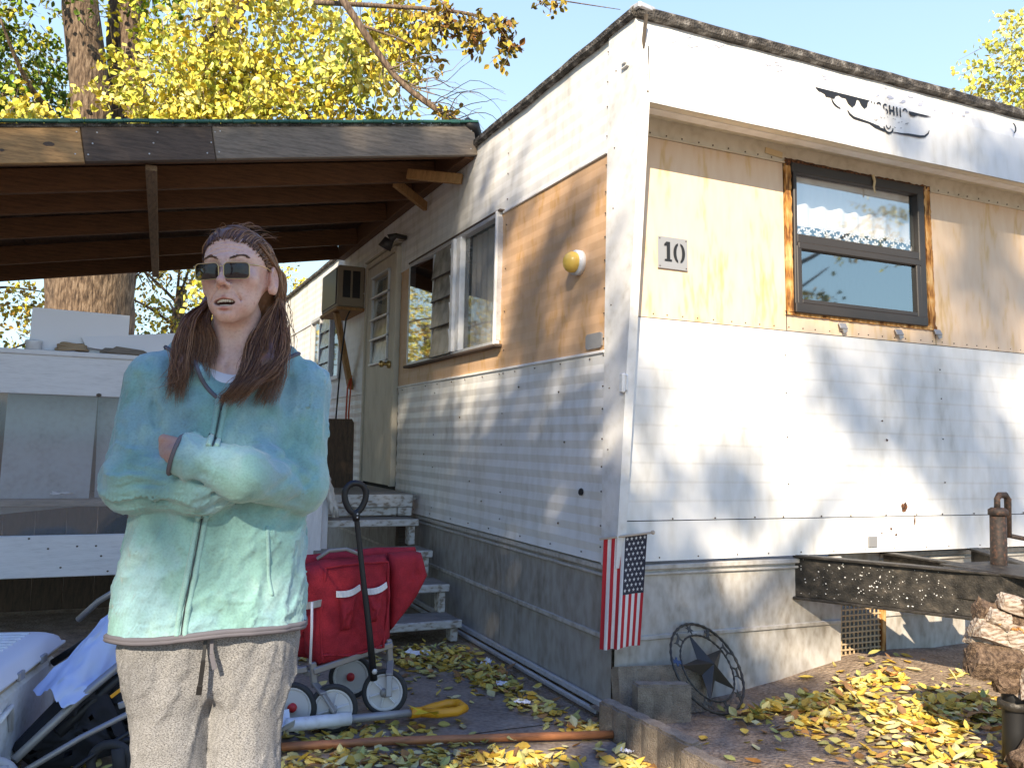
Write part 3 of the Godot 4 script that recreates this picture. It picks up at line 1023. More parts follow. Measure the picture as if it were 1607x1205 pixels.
func build_side_windows(home: Node):
	var Z := Vector3(0, 0, 1)
	var Y := Vector3.UP
	var win := group_part("side_window", home)
	var mb := MB.new()
	frame_bars(mb, Vector3(-0.012, 1.772, -2.995), Z, Y, 1.7, 0.765, 0.026, 0.05)
	mb.box(Vector3(-0.012, 2.155, -2.45), Vector3(0.04, 0.74, 0.02), 0.003)
	obj("window_frame", mb, M.alu, win)
	mb = MB.new()
	mb.box(Vector3(-0.03, 1.755, -2.14), Vector3(0.05, 0.018, 1.78), 0.004)
	mb.box(Vector3(-0.022, 2.556, -2.14), Vector3(0.035, 0.014, 1.76), 0.004)
	obj("sill", mb, M.dark_board, win)
	mb = MB.new()
	mb.box(Vector3(-0.03, 2.155, -1.99), Vector3(0.06, 0.75, 0.05), 0.004)
	obj("mullion", mb, M.white_plain, win)
	mb = MB.new()
	mb.box(Vector3(-0.022, 2.155, -1.92), Vector3(0.04, 0.75, 0.07), 0.004)
	obj("mullion", mb, M.white_plain, win)
	mb = MB.new()
	mb.box(Vector3(-0.028, 2.155, -1.295), Vector3(0.04, 0.8, 0.022), 0.004)
	obj("mullion", mb, M.white_plain, win)
	mb = MB.new()
	for k in 4:
		mb.box(Vector3(-0.045, 1.87 + k * 0.18, -2.022), Vector3(0.02, 0.13, 0.006), 0.001, Basis(Vector3(0, 0, 1), 0.13))
	obj("louvre_rack", mb, M.white_plain, win).set_meta("kind", "stuff")
	obj("pane", pane(Vector3(-0.03, 1.785, -2.975), Vector3(0.0, 1.785, -2.46), Vector3(0.0, 2.525, -2.46), Vector3(-0.03, 2.525, -2.975)), M.window_dark, win)
	var ys := [1.79, 1.995, 2.182, 2.345, 2.52]
	for k in 4:
		var a: float = ys[k] - 0.012
		var b: float = ys[k + 1] + 0.004
		mb = MB.new()
		var mid := Vector3(-0.032, (a + b) * 0.5, -2.235)
		mb.box(mid, Vector3(0.006, (b - a) * 1.02, 0.395), 0.001, Basis(Vector3(0, 0, 1), -0.13))
		obj("louvre_pane", mb, M.louvre, win)
		mb = MB.new()
		mb.bar(Vector3(-0.046, a - 0.002, -2.435), Vector3(-0.046, a - 0.002, -2.035), 0.012, 0.008)
		obj("louvre_clip", mb, M.dark_frame, win)
	obj("pane", pane(Vector3(-0.004, 1.785, -1.885), Vector3(-0.004, 1.785, -1.31), Vector3(-0.004, 2.525, -1.31), Vector3(-0.004, 2.525, -1.885)), M.glass, win)
	obj("curtain", curtain(Vector3(0.05, 2.53, -1.9), Z, 0.6, 0.76, 0.006, 7.0), M.gray_curtain, win)
	obj("curtain", curtain(Vector3(0.05, 2.53, -2.62), Z, 0.6, 0.76, 0.006, 5.0), M.gray_curtain, win)
	# far window beyond the cooler
	var far := group_part("far_window", home)
	mb = MB.new()
	frame_bars(mb, Vector3(-0.014, 1.825, -6.74), Z, Y, 1.43, 0.72, 0.04, 0.05)
	for z in [-6.25, -5.75]:
		mb.box(Vector3(-0.016, 2.185, z), Vector3(0.045, 0.7, 0.04), 0.003)
	obj("window_frame", mb, M.alu, far)
	for k in 4:
		mb = MB.new()
		mb.box(Vector3(-0.025, 1.93 + k * 0.17, -5.99), Vector3(0.006, 0.17, 0.44), 0.001, Basis(Vector3(0, 0, 1), -0.13))
		obj("louvre_pane", mb, M.louvre, far)
	for z in [[-6.72, -6.27], [-5.73, -5.32]]:
		obj("pane", pane(Vector3(-0.006, 1.84, z[0]), Vector3(-0.006, 1.84, z[1]), Vector3(-0.006, 2.53, z[1]), Vector3(-0.006, 2.53, z[0])), M.glass, far)
		obj("curtain", curtain(Vector3(0.04, 2.53, z[0]), Z, z[1] - z[0], 0.7, 0.006, 5.0), M.gray_curtain, far)


func fpt(x: float, y: float, o := 0.0) -> Vector3:
	return Vector3(x, y, fz(y) + o)


# splintered strip of wood on the front wall between two points
func ragged(a: Vector2, b: Vector2, w: float, th: float) -> MB:
	var mb := MB.new()
	var n := int(a.distance_to(b) / 0.02)
	var d := (b - a).normalized().orthogonal()
	var rows := []
	for i in n + 1:
		var c := a.lerp(b, i / float(n))
		var l := c + d * w * (0.5 + 0.16 * noise.get_noise_2d(i * 0.7, a.x * 9.0) + 0.1 * noise.get_noise_2d(i * 2.3, a.y * 7.0))
		var r := c - d * w * (0.5 + 0.2 * noise.get_noise_2d(i * 0.6, a.x * 5.0 + 30.0) + 0.1 * noise.get_noise_2d(i * 2.1, a.y * 3.0))
		var h := th * (0.75 + 0.3 * noise.get_noise_2d(i * 0.9, 77.0 + a.x))
		var m := c + d * w * 0.15 * noise.get_noise_2d(i * 0.5, 99.0)
		rows.append([fpt(l.x, l.y, -0.006), fpt(l.x, l.y, h), fpt(m.x, m.y, h + 0.004 * noise.get_noise_2d(i * 1.3, 120.0)), fpt(r.x, r.y, h), fpt(r.x, r.y, -0.006)])
	for i in n:
		for k in 4:
			mb.quad_out(rows[i][k], rows[i][k + 1], rows[i + 1][k + 1], rows[i + 1][k], rows[i][2] - Vector3(0, 0, 0.03))
	return mb


func build_front_window(home: Node):
	var win := group_part("front_window", home)
	# rotten bare wood round the opening
	for s in [[1.027, 1.878, 1.03, 2.66, 0.034], [2.03, 1.876, 2.022, 2.668, 0.045]]:
		obj("wood_trim", ragged(Vector2(s[0], s[1]), Vector2(s[2], s[3]), s[4], 0.018), M.orange_wood, win)
	obj("wood_trim", ragged(Vector2(1.01, 2.652), Vector2(2.05, 2.652), 0.038, 0.018), M.rust, win)
	obj("wood_trim", ragged(Vector2(1.0, 1.872), Vector2(2.06, 1.872), 0.022, 0.016), M.orange_wood, win)
	var mb: MB
	mb = MB.new()   # torn strip of weatherseal
	mb.tube([fpt(1.6, 2.665, 0.03), fpt(1.606, 2.63, 0.034), fpt(1.603, 2.6, 0.03), fpt(1.607, 2.565, 0.034)], [0.008, 0.007, 0.006, 0.003], 6)
	obj("weatherseal", mb, M.tape, win)
	mb = MB.new()
	mb.box(fpt(0.94, 2.685, 0.012), Vector3(0.11, 0.03, 0.008), 0.003, Basis(Vector3(0, 0, 1), -0.1))
	obj("tape_scrap", mb, M.tape, win)
	# dark aluminium frame
	var tilt := Basis(Vector3.RIGHT, -0.035)
	mb = MB.new()
	for b in [[1.057, 1.9, 1.066, 2.63, 0.022], [1.955, 1.9, 1.962, 2.63, 0.05]]:
		mb.bar(fpt(b[0], b[1], 0.0), fpt(b[2], b[3], 0.0), 0.05, b[4], Vector3.RIGHT, 0.004)
	mb.bar(fpt(1.045, 2.625, 0.0), fpt(1.985, 2.635, 0.0), 0.05, 0.05, Vector3.UP, 0.004)
	mb.bar(fpt(1.045, 1.9, 0.004), fpt(1.975, 1.9, 0.004), 0.055, 0.05, Vector3.UP, 0.004)
	obj("window_frame", mb, M.dark_frame, win)
	mb = MB.new()
	mb.bar(fpt(1.07, 2.258, 0.004), fpt(1.935, 2.262, 0.004), 0.04, 0.045, Vector3.UP, 0.004)
	mb.bar(fpt(1.07, 2.22, 0.012), fpt(1.94, 2.222, 0.012), 0.04, 0.035, Vector3.UP, 0.004)
	for x in [1.076, 1.917]:
		mb.bar(fpt(x, 1.91, 0.012), fpt(x, 2.22, 0.012), 0.035, 0.032, Vector3.RIGHT, 0.004)
	mb.bar(fpt(1.09, 1.935, 0.012), fpt(1.9, 1.935, 0.012), 0.035, 0.022, Vector3.UP, 0.003)
	obj("sash", mb, M.dark_frame, win)
	obj("pane", pane(fpt(1.07, 2.26, -0.01), fpt(1.93, 2.26, -0.01), fpt(1.93, 2.61, -0.01), fpt(1.07, 2.61, -0.01)), M.mirror_glass, win)
	obj("pane", pane(fpt(1.085, 1.93, 0.006), fpt(1.905, 1.93, 0.006), fpt(1.905, 2.215, 0.006), fpt(1.085, 2.215, 0.006)), M.mirror_glass, win)
	# lace valance
	var cur := obj("lace_curtain", curtain(Vector3(1.06, 2.64, -0.085), Vector3.RIGHT, 0.88, 0.31, 0.01, 8.0, 0.02), M.cloth_white, win)
	mb = MB.new()
	for r in 2:
		for k in 13:
			var c := Vector3(1.09 + k * 0.068 + r * 0.034, 2.345 - r * 0.04 + rng.randf_range(-0.006, 0.006), -0.07)
			for p in 6:
				var t := TAU * p / 6.0 + k
				var q := PackedVector2Array()
				for i in 7:
					var a := TAU * i / 7.0
					q.append(Vector2(cos(a) * 0.0105, sin(a) * 0.0065).rotated(t) + Vector2(cos(t), sin(t)) * 0.016)
				mb.prism(q, Transform3D(Basis(), c), 0.001)
			mb.ball(c, Vector3(0.006, 0.006, 0.003), 6)
	obj("lace_flowers", mb, M.cloth_white, cur)


func build_door(home: Node):
	var door := group_part("door", home)
	var mb := MB.new()
	for c in cells(-4.235, -3.375, 0.835, 2.72, [[-4.05, -3.545, 1.855, 2.6]]):
		mb.box(Vector3(-0.012, (c[2] + c[3]) * 0.5, (c[0] + c[1]) * 0.5), Vector3(0.035, c[3] - c[2], c[1] - c[0]), 0.0)
	obj("door_leaf", mb, M.door, door)
	mb = MB.new()
	mb.bar(Vector3(-0.02, 0.83, -3.345), Vector3(-0.02, 2.76, -3.345), 0.05, 0.05, Vector3(0, 0, 1), 0.004)
	mb.bar(Vector3(-0.02, 0.83, -4.262), Vector3(-0.02, 2.76, -4.262), 0.05, 0.045, Vector3(0, 0, 1), 0.004)
	mb.bar(Vector3(-0.02, 2.75, -4.24), Vector3(-0.02, 2.75, -3.37), 0.05, 0.045, Vector3.UP, 0.004)
	mb.box(Vector3(-0.03, 2.79, -3.8), Vector3(0.05, 0.015, 1.0), 0.004)
	obj("door_frame", mb, M.door, door)
	mb = MB.new()
	mb.bar(Vector3(-0.035, 1.86, -4.045), Vector3(-0.035, 2.6, -4.045), 0.02, 0.02, Vector3(0, 0, 1), 0.003)
	mb.bar(Vector3(-0.035, 1.86, -3.55), Vector3(-0.035, 2.6, -3.55), 0.02, 0.02, Vector3(0, 0, 1), 0.003)
	for y in [1.845, 2.06, 2.235, 2.43, 2.61]:
		mb.box(Vector3(-0.04, y, -3.8), Vector3(0.03, 0.018, 0.52), 0.003)
	obj("window_frame", mb, M.alu, door)
	var ys := [1.855, 2.06, 2.235, 2.43, 2.6]
	for k in 4:
		mb = MB.new()
		mb.box(Vector3(-0.022, (ys[k] + ys[k + 1]) * 0.5, -3.797), Vector3(0.005, ys[k + 1] - ys[k] - 0.01, 0.47), 0.001, Basis(Vector3(0, 0, 1), -0.1))
		obj("pane", mb, M.louvre if k < 2 else M.glass, door)
	obj("curtain", curtain(Vector3(0.05, 2.6, -4.05), Vector3(0, 0, 1), 0.5, 0.5, 0.005, 4.0), M.yellow_curtain, door)
	mb = MB.new(true)
	mb.tube([Vector3(-0.028, 1.81, -3.475), Vector3(-0.05, 1.81, -3.475), Vector3(-0.055, 1.81, -3.475), Vector3(-0.085, 1.81, -3.475)], [0.032, 0.03, 0.012, 0.012], 14)
	mb.ball(Vector3(-0.1, 1.81, -3.475), Vector3(0.022, 0.028, 0.028), 14)
	obj("door_knob", mb, M.brass, door)


# ---------- ground ----------
func yard_h(x: float, z: float) -> float:
	var h := 0.03 + 0.11 * smoothstep(0.35, 1.5, x) + 0.03 * exp(-pow((x - 1.55) / 0.35, 2.0) - pow((z - 0.1) / 0.25, 2.0))
	h += 0.05 * smoothstep(0.0, 0.8, z) * (1.0 - smoothstep(0.6, 1.6, x))
	h += noise.get_noise_2d(x * 1.6, z * 1.6) * 0.018 + noise.get_noise_2d(x * 6.0, z * 6.0) * 0.005
	return h * (1.0 - smoothstep(3.0, 6.0, z))


func build_ground():
	var mb := MB.new(true)
	var rad := [0.0, 2.0, 4.0, 6.0, 9.0, 13.0, 20.0, 35.0, 70.0, 160.0]
	for i in rad.size() - 1:
		for k in 40:
			var p := []
			for q in [[rad[i], k], [rad[i], k + 1], [rad[i + 1], k + 1], [rad[i + 1], k]]:
				var t: float = TAU * q[1] / 40.0
				p.append(Vector3(cos(t) * q[0], -0.012, sin(t) * q[0]))
			if i == 0:
				mb.tri_out(p[1], p[2], p[3], p[0] - Vector3.UP)
			else:
				mb.quad_out(p[0], p[1], p[2], p[3], p[0] - Vector3.UP)
	struct("ground", mb, M.dirt)
	mb = MB.new(true)
	for i in 34:
		for k in 26:
			var p := []
			for q in [[i, k], [i + 1, k], [i + 1, k + 1], [i, k + 1]]:
				var x: float = -0.05 + pow(q[0] / 34.0, 1.4) * 8.0
				var z: float = -0.1 + q[1] * 0.24
				p.append(Vector3(x, yard_h(x, z), z))
			mb.quad_out(p[0], p[1], p[2], p[3], p[0] - Vector3.UP)
	struct("yard_soil", mb, M.dirt)
	# cracked concrete slabs of the path
	var slabs := [[-1.5, -0.14, -0.02, 1.3], [-1.5, -0.14, -1.35, -0.03], [-2.9, -1.51, -0.02, 1.3], [-2.9, -1.51, -1.35, -0.03], [-1.5, -0.14, 1.31, 2.6]]
	for s in slabs:
		mb = MB.new(true)
		var n := 12
		for i in n:
			for k in n:
				var p := []
				for q in [[i, k], [i + 1, k], [i + 1, k + 1], [i, k + 1]]:
					var x: float = lerp(s[0], s[1], q[0] / float(n))
					var z: float = lerp(s[2], s[3], q[1] / float(n))
					p.append(Vector3(x, noise.get_noise_2d(x * 2.0, z * 2.0) * 0.003, z))
				mb.quad_out(p[0], p[1], p[2], p[3], p[0] - Vector3.UP)
		mb.smooth(false)
		var a := Vector3(s[0], -0.03, s[2])
		mb.box(Vector3((s[0] + s[1]) * 0.5, -0.03, (s[2] + s[3]) * 0.5), Vector3(s[1] - s[0], 0.05, s[3] - s[2]), 0.004)
		struct("concrete_path", mb, M.slab)
	mb = MB.new(true)   # far rise behind the trees
	for i in 60:
		var p := []
		for q in [[i, 0], [i + 1, 0], [i + 1, 1], [i, 1]]:
			var t: float = lerp(-PI * 0.95, -PI * 0.05, q[0] / 60.0)
			var h: float = (7.0 + 3.0 * noise.get_noise_1d(q[0] * 0.3)) * q[1] - 0.2
			p.append(Vector3(cos(t) * (110.0 + 30.0 * q[1]), h, sin(t) * (110.0 + 30.0 * q[1])))
		mb.quad_out(p[0], p[1], p[2], p[3], p[0] - Vector3.UP)
	struct("far_hill", mb, mat(Color(0.22, 0.19, 0.16), 0.95))


# ---------- porch roof ----------
func under(x: float) -> float:
	return 3.026 + 0.177 * x


func build_porch_roof():
	var r := thing("porch_roof", "sloping lumber porch roof with dark rafters and a patched front board", "porch roof")
	var seams := [-3.7, -2.265, -1.606, -0.02]
	var ms := [M.tan_board, M.dark_board, M.gray_board]
	for k in 3:
		var a: float = seams[k] + 0.002
		var b: float = seams[k + 1]
		var mb := MB.new()
		mb.bar(Vector3(a, under(a) + 0.105, -1.75 + 0.003 * k), Vector3(b, under(b) + 0.105, -1.75 + 0.003 * k), 0.04, 0.21 - 0.006 * k, Vector3.UP, 0.004)
		var f := obj("fascia_board", mb, ms[k], r)
		mb = MB.new()
		for i in (9 if k == 1 else 4):
			var x: float = lerp(a + 0.03, b - 0.03, float(i / 2 if k != 1 else i % 3) / (1.0 if k != 1 else 2.0) + (0.0 if k != 1 else 0.03 * (i / 3)))
			var y: float = under(x) + (0.045 + 0.12 * (i % 2) if k != 1 else 0.04 + 0.06 * (i / 3))
			mb.ball(Vector3(x, y, -1.729 + 0.003 * k), Vector3(0.005, 0.005, 0.003), 6)
		obj("nails", mb, M.alu, f).set_meta("kind", "stuff")
		if k == 0:
			mb = MB.new()
			for kn in [[-2.42, 0.1, 0.028, 0.012], [-2.63, 0.07, 0.012, 0.008]]:
				var q := PackedVector2Array()
				for i in 12:
					q.append(Vector2(cos(TAU * i / 12.0) * kn[2], sin(TAU * i / 12.0) * kn[3]) * rng.randf_range(0.8, 1.1))
				mb.prism(q, Transform3D(Basis(Vector3(0, 0, 1), 0.175), Vector3(kn[0], under(kn[0]) + kn[1], -1.7305)), 0.002)
			obj("knot", mb, M.dark_board, f)
	for z in [-1.86, -2.36, -2.87, -3.58, -4.54, -5.3]:
		var mb := MB.new()
		var y := 0.078 if z < -1.9 else 0.1
		mb.bar(Vector3(-3.65, under(-3.65) + y, z), Vector3(-0.075, under(-0.075) + y, z), 0.045, 0.145, Vector3.UP, 0.004)
		obj("rafter", mb, M.rafter, r)
	var mb := MB.new()
	mb.bar(Vector3(-0.04, 3.1, -1.78), Vector3(-0.04, 3.1, -5.32), 0.07, 0.17, Vector3.UP, 0.004)
	obj("ledger_board", mb, M.rafter, r)
	mb = MB.new()
	mb.bar(Vector3(-0.02, 2.93, -1.95), Vector3(-0.32, 2.99, -2.2), 0.03, 0.07, Vector3.UP, 0.003)
	mb.bar(Vector3(-0.02, 2.93, -2.7), Vector3(-0.35, 2.985, -2.4), 0.03, 0.07, Vector3.UP, 0.003)
	obj("corner_brace", mb, M.raw, r)
	var n := 24
	for i in n:
		var xa := lerpf(-3.68, -0.03, float(i) / n)
		var xb := lerpf(-3.68, -0.03, float(i + 1) / n)
		mb = MB.new()
		var mx := (xa + xb) * 0.5
		mb.box(Vector3(mx, under(mx) + 0.166 + rng.randf_range(0, 0.004), -3.56), Vector3((xb - xa) * 1.01, 0.018, 3.56), 0.001, Basis(Vector3(0, 0, 1), 0.175))
		obj("roof_plank", mb, M.deck, r)
	mb = MB.new()
	mb.bar(Vector3(-3.7, under(-3.7) + 0.2, -3.55), Vector3(-0.0, under(0.0) + 0.2, -3.55), 3.66, 0.02, Vector3.UP, 0.004)
	obj("roofing_sheet", mb, M.roof, r)
	mb = MB.new()
	var pth := []
	for i in 60:
		var x := lerpf(-3.7, -0.01, i / 59.0)
		pth.append(Vector3(x, under(x) + 0.219 + noise.get_noise_1d(i * 5.0) * 0.004, -1.715 + noise.get_noise_1d(i * 6.0 + 50) * 0.006))
	for i in 59:
		mb.bar(pth[i], pth[i + 1], 0.03, 0.016 if i % 7 else 0.022, Vector3.UP, 0.003)
	obj("drip_edge", mb, M.green_edge, r)
	mb = MB.new(true)   # roll of roofing felt in the corner where roof meets wall
	mb.tube([Vector3(-0.09, 3.235, -1.74), Vector3(-0.03, 3.215, -1.75), Vector3(-0.005, 3.18, -1.78), Vector3(0.01, 3.14, -1.85), Vector3(0.01, 3.14, -5.2)], [0.035, 0.05, 0.05, 0.045, 0.05], 10)
	obj("felt_roll", mb, M.black, r)
	mb = MB.new()
	mb.bar(Vector3(-1.92, under(-1.92) - 0.017, -1.8), Vector3(-1.77, under(-1.77) - 0.017, -5.42), 0.06, 0.032, Vector3.UP, 0.003)
	obj("tie_board", mb, M.tie, r)
	mb = MB.new(true)
	for k in 7:
		var p := Vector3(-1.77 + rng.randf_range(-0.14, 0.14), under(-1.77) - 0.0, -5.36)
		var path := [p]
		for i in 4:
			p += Vector3(rng.randf_range(-0.05, 0.05), rng.randf_range(-0.06, -0.01), rng.randf_range(-0.03, 0.03))
			path.append(p)
		mb.tube(path, [0.008, 0.007, 0.006, 0.005, 0.003], 5)
	obj("frayed_cord", mb, M.rope, r)
	for z in [-1.85, -5.25]:
		mb = MB.new()
		mb.bar(Vector3(-3.55, 0.0, z), Vector3(-3.55, under(-3.55) + 0.02, z), 0.09, 0.09, Vector3(0, 0, 1), 0.004)
		obj("roof_post", mb, M.dark_board, r)


func build_porch():
	var p := thing("porch", "raised porch with white painted boards and a clear plastic panel behind the woman", "porch")
	var mb := MB.new()
	mb.box(Vector3(-2.16, 1.528, -2.4), Vector3(2.5, 0.235, 0.04), 0.004)
	obj("rail_board", mb, M.painted, p)
	mb = MB.new()
	mb.box(Vector3(-2.16, 1.655, -2.48), Vector3(2.5, 0.03, 0.22), 0.004)
	obj("rail_cap", mb, M.painted, p)
	mb = MB.new()
	mb.box(Vector3(-2.16, 0.475, -2.4), Vector3(2.5, 0.24, 0.04), 0.004)
	var low := obj("skirt_board", mb, M.painted, p)
	mb = MB.new()
	for k in [[-2.07, 0.47], [-2.2, 0.53], [-2.28, 0.41], [-2.35, 0.52], [-2.1, 0.53], [-2.03, 0.38], [-2.45, 0.58]]:
		mb.ball(Vector3(k[0], k[1], -2.379), Vector3(0.007, 0.006, 0.002), 6)
	mb.ball(Vector3(-2.13, 1.42, -2.378), Vector3(0.016, 0.011, 0.004), 6)
	obj("nail_holes", mb, M.rivet, low).set_meta("kind", "stuff")
	mb = MB.new()
	mb.bar(Vector3(-0.855, -0.01, -2.4), Vector3(-0.855, 1.64, -2.4), 0.15, 0.15, Vector3(0, 0, 1), 0.006)
	obj("corner_post", mb, M.post, p)
	mb = MB.new()
	mb.bar(Vector3(-0.755, -0.01, -2.43), Vector3(-0.755, 0.96, -2.43), 0.05, 0.09, Vector3(0, 0, 1), 0.004)
	obj("side_board", mb, M.post, p)
	obj("clear_panel", pane(Vector3(-3.4, 0.58, -2.425), Vector3(-0.93, 0.58, -2.425), Vector3(-0.93, 1.42, -2.425), Vector3(-3.4, 1.42, -2.425), 0.004), M.plexi, p)
	for i in 14:
		mb = MB.new()
		mb.box(Vector3(-2.06, 0.775, -2.55 - i * 0.19), Vector3(2.6, 0.04, 0.185), 0.004)
		obj("deck_plank", mb, M.tread, p)
	for i in 13:
		mb = MB.new()
		mb.box(Vector3(-3.35 + i * 0.19, 0.8, -3.35), Vector3(0.187, 1.6, 0.02), 0.003)
		obj("back_plank", mb, M.brown_panel, p)
	# loose things on and behind the rail
	var F := Basis(Vector3.UP, 0.05)
	mb = MB.new()
	mb.box(Vector3(0, 0.13, 0), Vector3(0.53, 0.255, 0.012), 0.002)
	tag(obj("foam_sheet", mb, M.paper), "white sheet standing upright on the porch rail at far left", "sheet").transform = Transform3D(Basis(Vector3.RIGHT, -0.14) * Basis(Vector3(0, 0, 1), -0.015), Vector3(-2.253, 1.672, -2.46))
	mb = MB.new()
	var pr := PackedVector2Array([Vector2(-0.26, 0.09), Vector2(0.27, 0.165), Vector2(0.21, -0.01), Vector2(0.05, -0.015), Vector2(-0.23, 0.02)])
	mb.prism(pr, Transform3D(Basis(Vector3.RIGHT, -0.5), Vector3.ZERO), 0.006)
	mb.prism(PackedVector2Array([Vector2(-0.26, 0.09), Vector2(0.27, 0.165), Vector2(0.24, 0.2), Vector2(-0.22, 0.14)]), Transform3D(Basis(Vector3.RIGHT, -1.35), Vector3(0, 0.075, -0.06)), 0.006)
	tag(obj("bent_sheet", mb, M.paper), "bent white sheet lying on the porch rail beside the upright one", "sheet").position = Vector3(-1.985, 1.687, -2.42)
	mb = MB.new()
	mb.prism(PackedVector2Array([Vector2(-0.12, 0.0), Vector2(0.13, 0.0), Vector2(0.05, 0.03), Vector2(-0.07, 0.075)]), Transform3D(Basis(Vector3.RIGHT, -0.9), Vector3.ZERO), 0.012)
	mb.prism(PackedVector2Array([Vector2(-0.1, 0.0), Vector2(0.16, -0.01), Vector2(0.1, 0.03), Vector2(-0.05, 0.05)]), Transform3D(Basis(Vector3.RIGHT, -0.6), Vector3(0.02, 0, 0.025)), 0.008)
	tag(obj("cardboard_scrap", mb, M.gray_board), "crumpled gray cardboard scrap in front of the bent white sheet", "cardboard").position = Vector3(-2.02, 1.674, -2.4)
	mb = MB.new(true)
	mb.tube([Vector3(0, 0, 0), Vector3(0, 0.035, 0), Vector3(0, 0.04, 0), Vector3(0, 0.055, 0), Vector3(0, 0.06, 0)], [0.042, 0.042, 0.046, 0.046, 0.02], 20)
	tag(obj("plastic_jar", mb, M.white_plastic), "small white plastic jar on the porch rail at the frame edge", "jar").position = Vector3(-2.49, 1.671, -2.42)
	mb = MB.new(true)
	for k in 4:
		var path := []
		for i in 16:
			var t := TAU * i / 16.0
			path.append(Vector3(cos(t) * (0.085 - 0.008 * k) + 0.004 * sin(k * 4.0 + t * 3), 0.012 + 0.011 * k + 0.004 * sin(t * 2 + k), sin(t) * (0.045 - 0.004 * k)))
		mb.tube(path, 0.009, 6, false, true)
	tag(obj("rope_coil", mb, M.rope), "coil of pale rope on the porch rail beside the jar", "rope").position = Vector3(-2.29, 1.671, -2.42)
	for k in [[PackedVector2Array([Vector2(-0.25, 0.75), Vector2(0.24, 0.72), Vector2(0.22, -0.05), Vector2(-0.26, -0.1)]), Vector3(-2.38, 0.8, -2.62), "large white panel leaning behind the clear plastic of the porch", 0.0], [PackedVector2Array([Vector2(-0.1, 0.7), Vector2(0.16, 0.72), Vector2(0.17, 0.0), Vector2(-0.13, 0.0)]), Vector3(-2.0, 0.8, -2.7), "narrow white panel leaning beside the large one behind the plastic", 0.06]]:
		mb = MB.new()
		mb.prism(k[0], Transform3D(Basis(Vector3.RIGHT, -0.12) * Basis(Vector3(0, 0, 1), k[3]), Vector3.ZERO), 0.02)
		tag(obj("leaning_panel", mb, M.old_panel), k[2], "panel").position = k[1]
	mb = MB.new()
	crumple(mb, Vector3(0, 0, 0), 0.12, 0.04, 3)
	tag(obj("plastic_bag", mb, M.paper), "crumpled white bag on the porch floor behind the clear plastic", "bag").position = Vector3(-2.3, 0.82, -2.48)
	# brown panel on the landing and bundle hanging at the post
	mb = MB.new()
	mb.prism(PackedVector2Array([Vector2(-0.135, 0), Vector2(0.12, 0), Vector2(0.12, 0.53), Vector2(0.1, 0.56), Vector2(-0.135, 0.555)]), Transform3D(Basis(Vector3.RIGHT, -0.06), Vector3.ZERO), 0.03)
	tag(obj("brown_panel", mb, M.brown_panel), "dark brown board standing on the stair landing below the air conditioner", "board").position = Vector3(-0.395, 0.8, -3.6)
	mb = MB.new(true)
	for k in 9:
		var path := []
		for i in 6:
			path.append(Vector3(lerpf(-0.03, 0.05, i / 5.0) + rng.randf_range(-0.018, 0.018), -i * 0.062, rng.randf_range(-0.02, 0.03)))
		mb.tube(path, [0.008, 0.016, 0.014, 0.017, 0.014, 0.005], 6)
	tag(obj("plastic_bundle", mb, M.bundle), "twisted bundle of clear plastic hanging beside the white porch post", "plastic").position = Vector3(-0.74, 0.99, -2.36)


# small crumpled sheet of about the given size
func crumple(mb: MB, c: Vector3, size: float, h: float, s: int):
	var n := 6
	var f := func(i: int, j: int) -> Vector3:
		var a := Vector2(i / float(n) - 0.5, j / float(n) - 0.5)
		var r := 1.0 + 0.4 * noise.get_noise_2d(a.x * 2.0 + s * 7.0, a.y * 2.0)
		return c + Vector3(a.x * size * r, abs(noise.get_noise_2d(a.x * 5.0 + s * 3.1, a.y * 5.0)) * h + 0.004, a.y * size * 0.7 * r)
	for i in n:
		for j in n:
			mb.quad(f.call(i, j), f.call(i, j + 1), f.call(i + 1, j + 1), f.call(i + 1, j))


